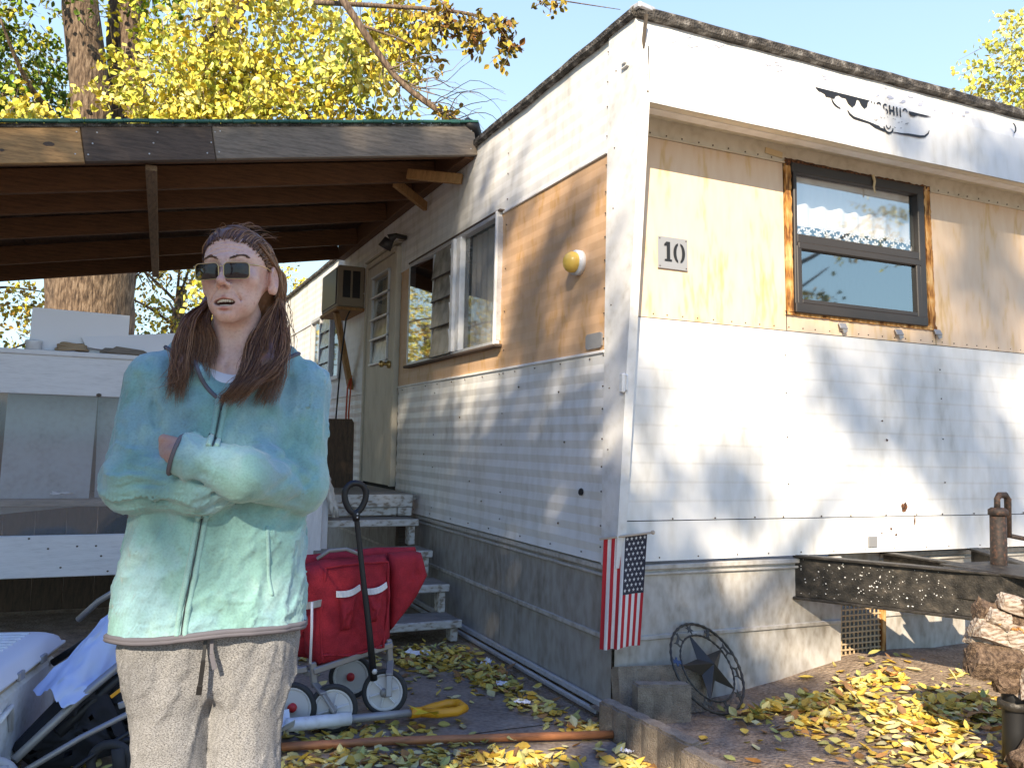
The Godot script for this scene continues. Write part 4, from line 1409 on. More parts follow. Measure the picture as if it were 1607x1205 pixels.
func build_stairs():
	var s := thing("porch_stairs", "worn wooden stairs with white painted edges along the trailer wall", "stairs")
	var rows := [[0.65, -2.446], [0.472, -2.136], [0.304, -1.803], [0.128, -1.576]]
	for k in rows.size():
		var y: float = rows[k][0]
		var z: float = rows[k][1]
		var mb := MB.new()
		mb.box(Vector3(-0.46, y - 0.02, z - 0.145), Vector3(0.74, 0.042, 0.27), 0.004, Basis(Vector3.UP, 0.02))
		var t := obj("tread", mb, M.tread, s)
		mb = MB.new()
		mb.box(Vector3(-0.46, y - 0.022, z - 0.004), Vector3(0.755, 0.047, 0.022), 0.005, Basis(Vector3.UP, 0.02))
		obj("nosing", mb, M.chipped, t)
		mb = MB.new()
		var low: float = rows[k + 1][0] if k < 3 else 0.0
		mb.box(Vector3(-0.125, (y - 0.045 + low) * 0.5, z - 0.06), Vector3(0.045, y - 0.045 - low, 0.09), 0.006, Basis(Vector3(0, 0, 1), -0.02 * (k % 2)))
		obj("tread_support", mb, M.chipped, s)
		mb = MB.new()
		mb.box(Vector3(-0.8, (y - 0.045) * 0.5, z - 0.12), Vector3(0.045, y - 0.045, 0.12), 0.004)
		obj("tread_support", mb, M.chipped, s)
	var mb := MB.new()
	mb.box(Vector3(-0.42, 0.765, -2.652), Vector3(0.7, 0.09, 0.03), 0.005)
	obj("landing_edge", mb, M.chipped, s)
	mb = MB.new()
	mb.box(Vector3(-0.47, 0.69, -2.67), Vector3(0.58, 0.056, 0.025), 0.003)
	mb.box(Vector3(-0.125, 0.688, -2.66), Vector3(0.1, 0.058, 0.04), 0.003)
	obj("riser_board", mb, M.chipped, s)
	for i in 14:
		mb = MB.new()
		mb.box(Vector3(-0.4, 0.79, -2.75 - i * 0.188), Vector3(0.74, 0.036, 0.183), 0.003)
		obj("landing_plank", mb, M.tread, s)
	for x in [-0.72, -0.11]:
		mb = MB.new()
		mb.box(Vector3(x, 0.375, -2.75), Vector3(0.07, 0.75, 0.07), 0.003)
		obj("landing_post", mb, M.dark_board, s)


# ---------- hitch at the front of the mobile home ----------
func beam_c(mb: MB, a: Vector3, b: Vector3, h: float, fl: float):
	var d := (b - a).normalized()
	var x := d.cross(Vector3.UP).normalized()
	var bs := Basis(x, Vector3.UP, -d)
	var m := (a + b) * 0.5
	var l := a.distance_to(b)
	mb.box(m, Vector3(0.012, h - 0.026, l), 0.002, bs)
	for s in [-1.0, 1.0]:
		mb.box(m + Vector3.UP * s * (h * 0.5 - 0.007) , Vector3(fl, 0.013, l + 0.004), 0.003, bs)


func build_hitch():
	var home: Node = get_node("mobile_home")
	var h := group_part("hitch", home)
	var mb := MB.new()
	beam_c(mb, Vector3(1.04, 0.57, 0.0), Vector3(1.6, 0.57, 0.93), 0.215, 0.06)
	obj("tongue_beam", mb, M.steel_black, h)
	mb = MB.new()
	beam_c(mb, Vector3(2.3, 0.57, 0.0), Vector3(1.68, 0.57, 0.93), 0.215, 0.06)
	obj("tongue_beam", mb, M.steel_black, h)
	mb = MB.new()
	beam_c(mb, Vector3(1.66, 0.6, -0.02), Vector3(1.64, 0.6, 0.9), 0.14, 0.06)
	obj("tongue_beam", mb, M.steel_black, h)
	mb = MB.new()
	mb.bar(Vector3(1.4, 0.612, 0.54), Vector3(1.6, 0.612, 0.98), 0.06, 0.13, Vector3.UP, 0.004)
	mb.bar(Vector3(1.85, 0.612, 0.58), Vector3(1.66, 0.612, 0.98), 0.06, 0.13, Vector3.UP, 0.004)
	mb.box(Vector3(1.65, 0.672, 0.72), Vector3(0.36, 0.014, 0.5), 0.003)
	obj("coupler_plate", mb, M.steel_black, h)
	mb = MB.new(true)
	mb.tube([Vector3(1.64, 0.6, 0.85), Vector3(1.64, 0.6, 1.1), Vector3(1.64, 0.58, 1.2)], [0.06, 0.06, 0.05], 12)
	obj("coupler", mb, M.steel_black, h)
	# splashes of white paint on the near beam
	mb = MB.new()
	var a := Vector3(1.04, 0.57, 0.0)
	var d := (Vector3(1.6, 0.57, 0.93) - a)
	var out := d.normalized().cross(Vector3.UP).normalized() * -1.0
	if out.x > 0:
		out = -out
	for k in 170:
		var t := clampf(0.35 + rng.randfn() * 0.2, 0.03, 0.95)
		var r := absf(rng.randfn()) * 0.0021 + 0.001
		var p := a + d * t + Vector3(0, rng.randf_range(-0.085, 0.09), 0) + out * 0.0065
		mb.ball(p, Vector3(r, r, r) * 0.9, 5)
	obj("paint_splashes", mb, M.white_plain, h).set_meta("kind", "stuff")
	# screw jack
	var j := group_part("jack", h)
	var J := Vector3(1.74, 0.68, 0.57)
	mb = MB.new(true)
	mb.tube([J + Vector3(0, -0.2, 0), J + Vector3(0, 0.235, 0)], 0.036, 14)
	mb.tube([J + Vector3(0, 0.225, 0), J + Vector3(0, 0.25, 0), J + Vector3(0, 0.26, 0)], [0.043, 0.043, 0.03], 14)
	obj("jack_tube", mb, M.old_iron, j)
	mb = MB.new(true)
	mb.tube([J + Vector3(-0.005, 0.25, 0.0), J + Vector3(-0.005, 0.3, 0), J + Vector3(0.01, 0.318, 0.0), J + Vector3(0.05, 0.318, 0.0), J + Vector3(0.068, 0.3, 0.0), J + Vector3(0.068, 0.12, 0.0)], [0.014, 0.014, 0.015, 0.016, 0.016, 0.015], 10)
	mb.tube([J + Vector3(0.068, 0.13, 0.0), J + Vector3(0.32, 0.09, 0.02)], 0.011, 8)
	obj("crank_handle", mb, M.old_iron, j)


func scallop_block(length: float, th: float, h: float, bumps: int) -> MB:
	var mb := MB.new(false)
	var pts := PackedVector2Array()
	for side in [1.0, -1.0]:
		for b in bumps:
			for i in 7:
				var u: float = (b + i / 7.0) / bumps
				var t: float = u if side > 0 else 1.0 - u
				var w: float = th * 0.5 * (0.72 + 0.28 * sin(PI * i / 7.0))
				pts.append(Vector2((t - 0.5) * length, w * side))
	# body, and a slightly smaller rounded top
	var f := Transform3D(Basis(Vector3(1, 0, 0), Vector3(0, 0, -1), Vector3(0, 1, 0)), Vector3.ZERO)
	mb.smooth(false)
	mb.prism(pts, f, h - 0.008)
	var q := PackedVector2Array()
	for p in pts:
		q.append(p * Vector2(1.0 - 0.012 / length, 1.0 - 0.016 / th))
	mb.prism(q, f.translated(Vector3(0, h - 0.0085, 0)), 0.0085)
	return mb


func build_yard_things():
	# concrete edging
	for k in 3:
		var o := obj("edging_block", scallop_block(0.6, 0.075, 0.16, 6), M.block)
		tag(o, ["scalloped concrete edging block on the ground touching the trailer corner", "second scalloped edging block in the row from the trailer corner", "nearest scalloped edging block at the bottom of the picture"][k], "edging block", "concrete edging blocks")
		o.transform = Transform3D(Basis(Vector3.UP, PI * 0.5 + 0.06 - 0.03 * k), Vector3(-0.085 - 0.03 * k, -0.03, 0.42 + 0.605 * k))
	var ob := obj("edging_block", scallop_block(0.24, 0.075, 0.17, 3), M.block)
	tag(ob, "short scalloped concrete block standing upright in front of the star", "edging block", "concrete edging blocks")
	ob.transform = Transform3D(Basis(Vector3.UP, -0.35), Vector3(0.125, 0.025, 0.21))
	ob = obj("edging_block", scallop_block(0.42, 0.07, 0.2, 4), M.block)
	tag(ob, "concrete block leaning on the foundation behind the short upright block", "edging block", "concrete edging blocks")
	ob.transform = Transform3D(Basis(Vector3.UP, -0.2) * Basis(Vector3.RIGHT, -0.25), Vector3(0.2, 0.03, 0.1))

	build_star()
	build_flag()
	build_plate()
	# air conditioner
	var ac := thing("window_air_conditioner", "boxy beige air conditioner sticking out of the wall on a wood brace", "air conditioner", Vector3(-0.13, 2.4, -4.8))
	var mb := MB.new()
	mb.box(Vector3(0, 0.2, 0), Vector3(0.25, 0.38, 0.68), 0.01)
	obj("case", mb, M.ac, ac)
	mb = MB.new()
	mb.box(Vector3(-0.128, 0.2, 0), Vector3(0.012, 0.33, 0.6), 0.004)
	obj("grille", mb, M.dark_frame, ac)
	for i in 2:
		mb = MB.new()
		mb.box(Vector3(-0.045 + i * 0.09, 0.22, 0.342), Vector3(0.07, 0.25, 0.008), 0.003)
		obj("louvre", mb, M.black, ac)
	mb = MB.new()
	mb.box(Vector3(0, -0.01, 0), Vector3(0.27, 0.03, 0.72), 0.004)
	obj("base_board", mb, M.raw, ac)
	mb = MB.new()
	mb.bar(Vector3(-0.1, -0.03, 0.2), Vector3(0.11, -0.72, 0.0), 0.045, 0.09, Vector3(0, 0, 1), 0.004)
	obj("brace", mb, M.raw, ac)
	mb = MB.new(true)
	for k in 2:
		mb.tube([Vector3(0.1, -0.6, 0.06), Vector3(0.085 - 0.03 * k, -0.72, 0.1), Vector3(0.075 - 0.025 * k, -0.95, 0.1), Vector3(0.08 - 0.03 * k, -1.25, 0.12)], 0.008, 6)
	obj("cord", mb, mat(Color(0.5, 0.08, 0.03), 0.6), ac)
	mb = MB.new(true)
	mb.tube([Vector3(0.0, -0.02, 0.32), Vector3(-0.03, -0.1, 0.3), Vector3(-0.02, -0.5, 0.1), Vector3(-0.03, -1.2, 0.0)], 0.008, 6)
	obj("cord", mb, M.black, ac)
	build_logs()
	# pole, shovel, scraps on the ground
	mb = MB.new(true)
	mb.tube([Vector3(-1.74, 0.022, -0.15), Vector3(-1.0, 0.026, 0.01), Vector3(-0.13, 0.022, 0.24)], 0.0165, 10)
	tag(obj("wooden_pole", mb, M.pole), "long orange brown pole lying on the path before the wagon", "pole")
	var sh := thing("snow_shovel", "white snow shovel with yellow grip lying on the path", "shovel")
	mb = MB.new(true)
	mb.tube([Vector3(-1.36, 0.075, -0.16), Vector3(-1.1, 0.06, -0.2)], 0.026, 12)
	obj("socket", mb, M.white_plastic, sh)
	mb = MB.new(true)
	mb.tube([Vector3(-1.12, 0.06, -0.2), Vector3(-0.78, 0.05, -0.215)], 0.0165, 10)
	obj("shaft", mb, M.gray_metal, sh)
	mb = MB.new(true)
	mb.tube([Vector3(-0.84, 0.052, -0.21), Vector3(-0.78, 0.05, -0.215)], 0.022, 10)
	mb.tube([Vector3(-0.79, 0.05, -0.21), Vector3(-0.74, 0.055, -0.16), Vector3(-0.66, 0.06, -0.14), Vector3(-0.615, 0.06, -0.17), Vector3(-0.615, 0.06, -0.24), Vector3(-0.66, 0.055, -0.27), Vector3(-0.74, 0.05, -0.25), Vector3(-0.79, 0.05, -0.22)], 0.02, 8)
	obj("grip", mb, M.yellow_plastic, sh)
	mb = MB.new(true)
	var sf := func(i: int, j: int) -> Vector3:
		var u := i / 8.0
		var v := j / 6.0 - 0.5
		return Vector3(-1.34 - u * 0.34, 0.075 - 0.05 * u + 0.04 * pow(absf(v) * 2.0, 2.0), -0.16 + 0.1 * u + v * (0.14 + 0.3 * smoothstep(0.0, 0.6, u)))
	for i in 8:
		for j in 6:
			mb.quad(sf.call(i, j), sf.call(i, j + 1), sf.call(i + 1, j + 1), sf.call(i + 1, j))
			var dn := Vector3(0, -0.008, 0)
			mb.quad(sf.call(i, j) + dn, sf.call(i + 1, j) + dn, sf.call(i + 1, j + 1) + dn, sf.call(i, j + 1) + dn)
	obj("blade", mb, M.white_plastic, sh)
	var sc := [[-0.44, -1.3, 0.13, 0.05, "white paper scrap on the leaves at the foot of the stairs"], [-0.25, -0.6, 0.08, 0.03, "small white paper scrap on leaves along the skirting"], [-0.28, -0.3, 0.07, 0.03, "torn white paper strip on leaves near the trailer corner"], [-0.16, -1.0, 0.06, 0.05, "crumpled blue white wrapper against the skirting"], [-0.18, 0.42, 0.045, 0.03, "tiny silver wrapper beside the end of the orange pole"]]
	for k in sc.size():
		mb = MB.new()
		crumple(mb, Vector3.ZERO, sc[k][2], sc[k][3], k + 11)
		var o := tag(obj("paper_scrap", mb, M.paper), sc[k][4], "paper scrap", "scraps of paper")
		o.transform = Transform3D(Basis(Vector3.UP, k * 1.3), Vector3(sc[k][0], 0.012, sc[k][1]))


func build_star():
	var n := Vector3(sin(0.239) * cos(0.61), sin(0.61), cos(0.239) * cos(0.61))
	var a := Vector3.UP.cross(n).normalized()
	var b := n.cross(a)
	var st := thing("metal_star", "dark metal star inside a wire ring leaning on the foundation", "wall star", Vector3(0.413, 0.218, 0.142), Basis(a, b, n) * Basis(Vector3(0, 0, 1), 0.12))
	var R := 0.205
	for rr in [[R, 0.006], [R * 0.74, 0.0045]]:
		var mb := MB.new(true)
		var path := []
		var rad := []
		for i in 72:
			path.append(Vector3(cos(TAU * i / 72.0), sin(TAU * i / 72.0), 0) * rr[0])
			rad.append(rr[1] * (0.75 + 0.5 * (i % 2)))
		mb.tube(path, rad, 6, false, true)
		obj("ring", mb, M.star_metal, st)
	# five points, each of two raised facets
	for k in 5:
		var t := PI * 0.5 + TAU * k / 5.0
		var mb := MB.new()
		var tip := Vector3(cos(t), sin(t), 0) * R * 0.78
		var c := Vector3(0, 0, 0.045)
		var l := Vector3(cos(t + TAU / 10.0), sin(t + TAU / 10.0), 0) * R * 0.3
		var r := Vector3(cos(t - TAU / 10.0), sin(t - TAU / 10.0), 0) * R * 0.3
		mb.tri_out(tip, l, c, Vector3(0, 0, -0.2))
		mb.tri_out(tip, r, c, Vector3(0, 0, -0.2))
		mb.tri_out(tip - Vector3(0, 0, 0.003), l, r, Vector3(0, 0, 0.2))
		obj("star_point", mb, M.star_metal, st)
	# cut-out figures between the rings
	for k in 10:
		var t := TAU * (k + 0.35) / 10.0
		var f := Transform3D(Basis(Vector3(0, 0, 1), t - PI * 0.5), Vector3(cos(t), sin(t), 0) * R * 0.87)
		var mb := MB.new()
		var w := 0.032
		match k % 3:
			0:
				mb.prism(PackedVector2Array([Vector2(-w, 0.012), Vector2(-w * 0.5, 0.004), Vector2(w * 0.5, 0.006), Vector2(w * 0.75, 0.02), Vector2(w * 1.1, 0.014), Vector2(w * 0.8, 0.004), Vector2(w * 0.6, -0.006), Vector2(w * 0.65, -0.022), Vector2(w * 0.5, -0.022), Vector2(w * 0.35, -0.007), Vector2(-w * 0.4, -0.008), Vector2(-w * 0.55, -0.023), Vector2(-w * 0.75, -0.022), Vector2(-w * 0.7, -0.004)]), f, 0.003)
			1:
				mb.prism(PackedVector2Array([Vector2(-0.011, 0.022), Vector2(0.011, 0.022), Vector2(0.006, 0.006), Vector2(0.02, 0.004), Vector2(0.02, -0.004), Vector2(0.006, -0.004), Vector2(0.009, -0.022), Vector2(-0.009, -0.022), Vector2(-0.006, -0.004), Vector2(-0.02, -0.006), Vector2(-0.02, 0.004), Vector2(-0.006, 0.006)]), f, 0.003)
			2:
				mb.prism(PackedVector2Array([Vector2(-0.008, 0.025), Vector2(0.002, 0.012), Vector2(0.02, 0.02), Vector2(0.01, 0.002), Vector2(0.022, -0.01), Vector2(0.006, -0.008), Vector2(0.003, -0.025), Vector2(-0.004, -0.008), Vector2(-0.022, -0.014), Vector2(-0.009, 0.001), Vector2(-0.02, 0.012), Vector2(-0.006, 0.01)]), f, 0.003)
		obj("figure", mb, M.star_blue if k == 4 else M.star_metal, st)


func build_flag():
	var fl := thing("flag", "small American flag hanging from a rod at the trailer corner", "flag")
	var A := Vector3(-0.062, 0.782, 0.03)
	var B := Vector3(0.1, 0.812, 0.125)
	var mb := MB.new(true)
	mb.tube([A + (A - B) * 0.1, B + (B - A) * 0.12], 0.0055, 8)
	mb.ball(B + (B - A) * 0.13, Vector3(0.01, 0.01, 0.01), 8)
	obj("rod", mb, M.flag_rod, fl)
	# printed cloth, hung with the stars at the top right
	var w := 208
	var h := 416
	var im := Image.create(w, h, false, Image.FORMAT_RGB8)
	var red := Color(0.46, 0.02, 0.03).linear_to_srgb()
	var white := Color(0.76, 0.75, 0.74).linear_to_srgb()
	for i in 13:
		im.fill_rect(Rect2i(i * 16, 0, 16, h), red if i % 2 == 0 else white)
	var cx := 6 * 16
	var ch := int(h * 0.53)
	im.fill_rect(Rect2i(cx, 0, w - cx, ch), Color(0.035, 0.035, 0.05).linear_to_srgb())
	for r in 11:
		var m := 5 if r % 2 == 0 else 4
		for k in m:
			var c := Vector2(cx + (w - cx) * ((k + 0.5) / 5.0 if m == 5 else (k + 1.0) / 5.0), ch * (r + 0.75) / 11.5)
			for y in range(-9, 10):
				for x in range(-9, 10):
					var p := Vector2(x, y)
					var an := absf(fposmod(atan2(p.x, -p.y) + PI / 5.0, TAU / 5.0) - PI / 5.0)
					var lim := 8.2 * 0.382 * sin(PI / 5.0) / (0.382 * sin(PI / 5.0) * cos(an) + (1.0 - 0.382 * cos(PI / 5.0)) * sin(an))
					if p.length() < lim:
						im.set_pixel(clampi(int(c.x) + x, 0, w - 1), clampi(int(c.y) + y, 0, h - 1), white)
	var m := mat(Color(1, 1, 1), 0.85)
	m.albedo_texture = ImageTexture.create_from_image(im)
	m.backlight = Color(0.35, 0.35, 0.35)
	mb = MB.new(true)
	var nx := 40
	var ny := 26
	var out := (B - A).cross(Vector3.UP).normalized() * -1.0
	var f := func(i: int, j: int) -> Vector3:
		var u := i / float(nx)
		var v := j / float(ny)
		var bunch := pow(u, 0.9)
		var fold: float = (sin(u * 22.0 + v * 2.0) * 0.012 * (1.0 - smoothstep(0.35, 0.6, u)) + sin(u * 9.0 + v * 1.2) * 0.008) * (0.6 + 0.7 * v) + 0.01 * sin(v * 4.0 + u * 3.0)
		return A.lerp(B, bunch) + Vector3(-0.012 * v * (1.0 - u) - 0.03 * v * u, -0.476 * v, 0) + out * fold
	for i in nx:
		for j in ny:
			mb.uquad(f.call(i, j), f.call(i + 1, j), f.call(i + 1, j + 1), f.call(i, j + 1), Vector2(i / float(nx), j / float(ny)), Vector2((i + 1) / float(nx), j / float(ny)), Vector2((i + 1) / float(nx), (j + 1) / float(ny)), Vector2(i / float(nx), (j + 1) / float(ny)))
	obj("cloth", mb, m, fl)


func build_plate():
	var p := thing("house_number_sign", "square gray metal sign with stencilled number 10 on the tan wall", "sign", Vector3(0.322, 2.095, fz(2.095) + 0.006), Basis(Vector3.RIGHT, -0.035))
	var mb := MB.new()
	mb.box(Vector3(0, 0, 0), Vector3(0.168, 0.152, 0.004), 0.001)
	obj("plate", mb, M.plate, p)
	var f := func(x: float, y: float) -> Transform3D: return Transform3D(Basis(), Vector3(x, y, 0.0035))
	mb = MB.new()
	mb.prism(PackedVector2Array([Vector2(-0.012, 0.046), Vector2(0.008, 0.046), Vector2(0.008, -0.036), Vector2(0.018, -0.038), Vector2(0.018, -0.046), Vector2(-0.022, -0.046), Vector2(-0.022, -0.038), Vector2(-0.01, -0.036), Vector2(-0.01, 0.028), Vector2(-0.024, 0.026), Vector2(-0.024, 0.034)]), f.call(-0.026, 0.006), 0.0015)
	for s in [-1.0, 1.0]:
		var q := PackedVector2Array()
		for i in 13:
			var t := deg_to_rad(lerpf(-82, 82, i / 12.0))
			q.append(Vector2(cos(t) * 0.03 * s, sin(t) * 0.047))
		for i in 13:
			var t := deg_to_rad(lerpf(78, -78, i / 12.0))
			q.append(Vector2((0.002 + cos(t) * 0.012) * s, sin(t) * 0.037))
		mb.prism(q, f.call(0.034 + 0.0025 * s, 0.004), 0.0015)
	obj("number", mb, M.black, p)
	mb = MB.new()
	for sx in [-1, 1]:
		for sy in [-1, 1]:
			mb.ball(Vector3(sx * 0.074, sy * 0.066, 0.003), Vector3(0.004, 0.004, 0.002), 6)
	obj("screws", mb, M.rivet, p).set_meta("kind", "stuff")


# split, peeled and weathered piece of wood: angular, with shallow furrows along it
func log_mesh(a: Vector3, b: Vector3, r0: float, r1: float, s: int) -> MB:
	var mb := MB.new(false)
	var n := 9
	var m := 22
	var d := (b - a).normalized()
	var x := d.cross(Vector3(0.2, 0.9, 0.3)).normalized()
	var y := x.cross(d)
	var g := RandomNumberGenerator.new()
	g.seed = s
	var cuts_at := []
	for k in 5:
		cuts_at.append([TAU * (k + g.randf_range(-0.25, 0.25)) / 5.0, g.randf_range(0.72, 1.05)])
	var f := func(i: int, k: int) -> Vector3:
		var u := i / float(n)
		var t := TAU * (k % m) / m
		var r := lerpf(r0, r1, u)
		var w := 1.25
		for c in cuts_at:
			var cs := cos(t - c[0] - 0.3 * sin(u * 2.0 + s))
			if cs > 0.15:
				w = minf(w, c[1] / cs)
		w *= 1.0 + 0.12 * noise.get_noise_3d(cos(t) * 3.0 + s * 5.0, sin(t) * 3.0, u * 1.2) + 0.1 * noise.get_noise_2d(t * 5.0, s * 3.0 + u * 0.4)
		w *= 1.0 + 0.25 * noise.get_noise_2d(u * 2.5, s * 7.0)
		var e := (r * 0.35) * noise.get_noise_2d(cos(t) * 1.5 + s, sin(t) * 1.5) if (i == 0 or i == n) else 0.0
		var bend := sin(u * PI) * 0.35 * r * sin(s * 2.0)
		return a.lerp(b, u) + x * (cos(t) * r * w + bend) + y * sin(t) * r * w + d * e
	for i in n:
		for k in m:
			mb.quad_out(f.call(i, k), f.call(i, k + 1), f.call(i + 1, k + 1), f.call(i + 1, k), a.lerp(b, (i + 0.5) / n))
	for e in [0, n]:
		for k in m:
			mb.tri_out(a.lerp(b, e / float(n)) + d * 0.006 * (1.0 if e else -1.0), f.call(e, k), f.call(e, k + 1), a.lerp(b, 0.5))
	return mb


func build_logs():
	var L := [
		[Vector3(0.74, 0.58, 1.21), Vector3(1.0, 0.5, 1.3), 0.04, 0.06, "gnarled bare root with an orange streak across the wood pile"],
		[Vector3(0.765, 0.645, 1.2), Vector3(0.9, 0.6, 1.26), 0.035, 0.04, "short peeled chunk on top left of the wood pile"],
		[Vector3(0.82, 0.68, 1.25), Vector3(0.99, 0.63, 1.3), 0.028, 0.03, "pale forked branch at the very top of the wood pile"],
		[Vector3(0.72, 0.47, 1.2), Vector3(0.96, 0.43, 1.3), 0.05, 0.07, "thick blocky chunk low on the left of the wood pile"],
		[Vector3(0.85, 0.44, 1.3), Vector3(1.05, 0.36, 1.38), 0.075, 0.09, "pale sawn chunk at the right edge of the wood pile"],
		[Vector3(0.8, 0.12, 1.34), Vector3(1.1, 0.34, 1.44), 0.07, 0.11, "large weathered log on the ground in the lower right corner"],
		[Vector3(0.775, 0.63, 1.235), Vector3(0.83, 0.6, 1.27), 0.028, 0.03, "small rounded knob of wood just left of the pile's middle"],
		[Vector3(0.83, 0.64, 1.23), Vector3(0.9, 0.66, 1.3), 0.03, 0.034, "rounded brown knob of wood near the top of the pile"],
		[Vector3(0.76, 0.55, 1.17), Vector3(0.86, 0.52, 1.22), 0.03, 0.036, "narrow split piece tucked behind the streaked root"],
		[Vector3(0.78, 0.4, 1.26), Vector3(0.98, 0.4, 1.34), 0.03, 0.04, "thin dark piece under the blocky chunk on the pipe stand"],
		[Vector3(0.85, 0.56, 1.24), Vector3(1.02, 0.58, 1.34), 0.055, 0.06, "lumpy bark chunk in the middle of the wood pile"],
	]
	for k in L.size():
		var a: Vector3 = L[k][0]
		var o := thing("wood_chunk", L[k][4], "log", a, Basis(), "weathered wood chunks by the hitch")
		obj("wood", log_mesh(Vector3.ZERO, L[k][1] - a, L[k][2], L[k][3], k + 2), M.gray_wood if k % 2 == 0 else M.log_bark, o)
		if k == 0:
			var mb := MB.new()
			for i in 7:
				var u := i / 7.0
				var c: Vector3 = (L[k][1] - a) * (0.25 + u * 0.45) + Vector3(0.0, 0.038 + 0.004 * sin(i * 2.0), 0.032)
				mb.box(c, Vector3(0.035, 0.008, 0.014), 0.003, Basis(Vector3(0, 0, 1), -0.32 + 0.1 * sin(i * 3.0)))
			obj("bare_streak", mb, M.orange_wood, o)
	var st := thing("pipe_stand", "short black pipe stand under the wood pile beside the hitch", "stand", Vector3(0.87, 0.0, 1.26))
	var mb := MB.new(true)
	mb.tube([Vector3(0, 0.05, 0), Vector3(0, 0.24, 0), Vector3(0, 0.34, 0), Vector3(0, 0.4, 0)], [0.045, 0.04, 0.04, 0.05], 14)
	obj("pipe", mb, M.black, st)
	mb = MB.new(true)
	mb.tube([Vector3(0, 0.31, 0), Vector3(0, 0.335, 0)], 0.055, 14)
	obj("collar", mb, M.steel_black, st)
	for k in 4:
		mb = MB.new(true)
		var t := TAU * k / 4.0 + 0.5
		mb.tube([Vector3(cos(t) * 0.03, 0.12, sin(t) * 0.03), Vector3(cos(t) * 0.11, 0.06, sin(t) * 0.11)], 0.012, 6)
		obj("foot", mb, M.black, st)


# ---------- folded red wagon ----------
# a stuffed shape: outline in the plane z = 0, bulging to front and back
func pillow(pts: PackedVector2Array, depth: float, back: float, wr: float, s: int) -> MB:
	var mb := MB.new(true)
	var c := Vector2.ZERO
	for p in pts:
		c += p / pts.size()
	var rim := PackedVector2Array()
	for i in pts.size():
		for k in 6:
			rim.append(pts[i].lerp(pts[(i + 1) % pts.size()], k / 6.0))
	var n := 9
	for side in [1.0, -1.0]:
		var f := func(j: int, i: int) -> Vector3:
			var t := j / float(n)
			var p := c.lerp(rim[i % rim.size()], t)
			var z: float = (depth if side > 0 else back) * pow(maxf(0.0, 1.0 - pow(t, 5.0)), 0.5)
			z += wr * noise.get_noise_3d(p.x * 9.0, p.y * 6.0, s + side) * (1.0 - pow(t, 8.0))
			z += wr * 0.5 * noise.get_noise_3d(p.x * 26.0, p.y * 20.0, s + 5.0 + side) * (1.0 - pow(t, 8.0))
			return Vector3(p.x, p.y, z * side)
		for i in rim.size():
			for j in n:
				if j == 0:
					mb.tri_out(f.call(0, 0), f.call(1, i), f.call(1, i + 1), Vector3(c.x, c.y, 0))
				else:
					mb.quad_out(f.call(j, i), f.call(j, i + 1), f.call(j + 1, i + 1), f.call(j + 1, i), Vector3(c.x, c.y, 0))
	return mb


func make_wheel(parent: Node, at: Vector3, r: float, axis: Vector3, solid: bool):
	var w := Node3D.new()
	w.name = sub_name(parent, "wheel")
	parent.add_child(w, true)
	var z := axis.normalized()
	var x := Vector3.UP.cross(z).normalized()
	w.transform = Transform3D(Basis(x, z.cross(x), z), at)
	var mb := MB.new(true)
	var prof := [[0.0, -0.018], [0.0, 0.018]]
	var path := []
	for i in 36:
		path.append(Vector3(cos(TAU * i / 36.0), sin(TAU * i / 36.0), 0) * (r - 0.01))
	mb.tube(path, 0.0125, 8, false, true)
	obj("tyre", mb, M.rubber, w)
	mb = MB.new(true)
	path = []
	for i in 36:
		path.append(Vector3(cos(TAU * i / 36.0), sin(TAU * i / 36.0), 0) * (r - 0.022))
	mb.tube(path, 0.009, 8, false, true)
	mb.smooth(false)
	mb.tube([Vector3(0, 0, -0.004), Vector3(0, 0, 0.004)], r - 0.021, 30)
	for k in 6:
		var t := TAU * k / 6.0 + 0.3
		if not solid:
			mb.bar(Vector3(0, 0, 0.008), Vector3(cos(t), sin(t), 0) * (r - 0.032) + Vector3(0, 0, 0.007), 0.007, 0.014, Vector3(0, 0, 1), 0.002)
	obj("rim", mb, M.wheel_white, w)
	mb = MB.new(true)
	mb.tube([Vector3(0, 0, -0.02), Vector3(0, 0, 0.02), Vector3(0, 0, 0.026)], [0.018, 0.018, 0.008], 14)
	obj("hub", mb, M.hub_red if solid else M.gray_metal, w)


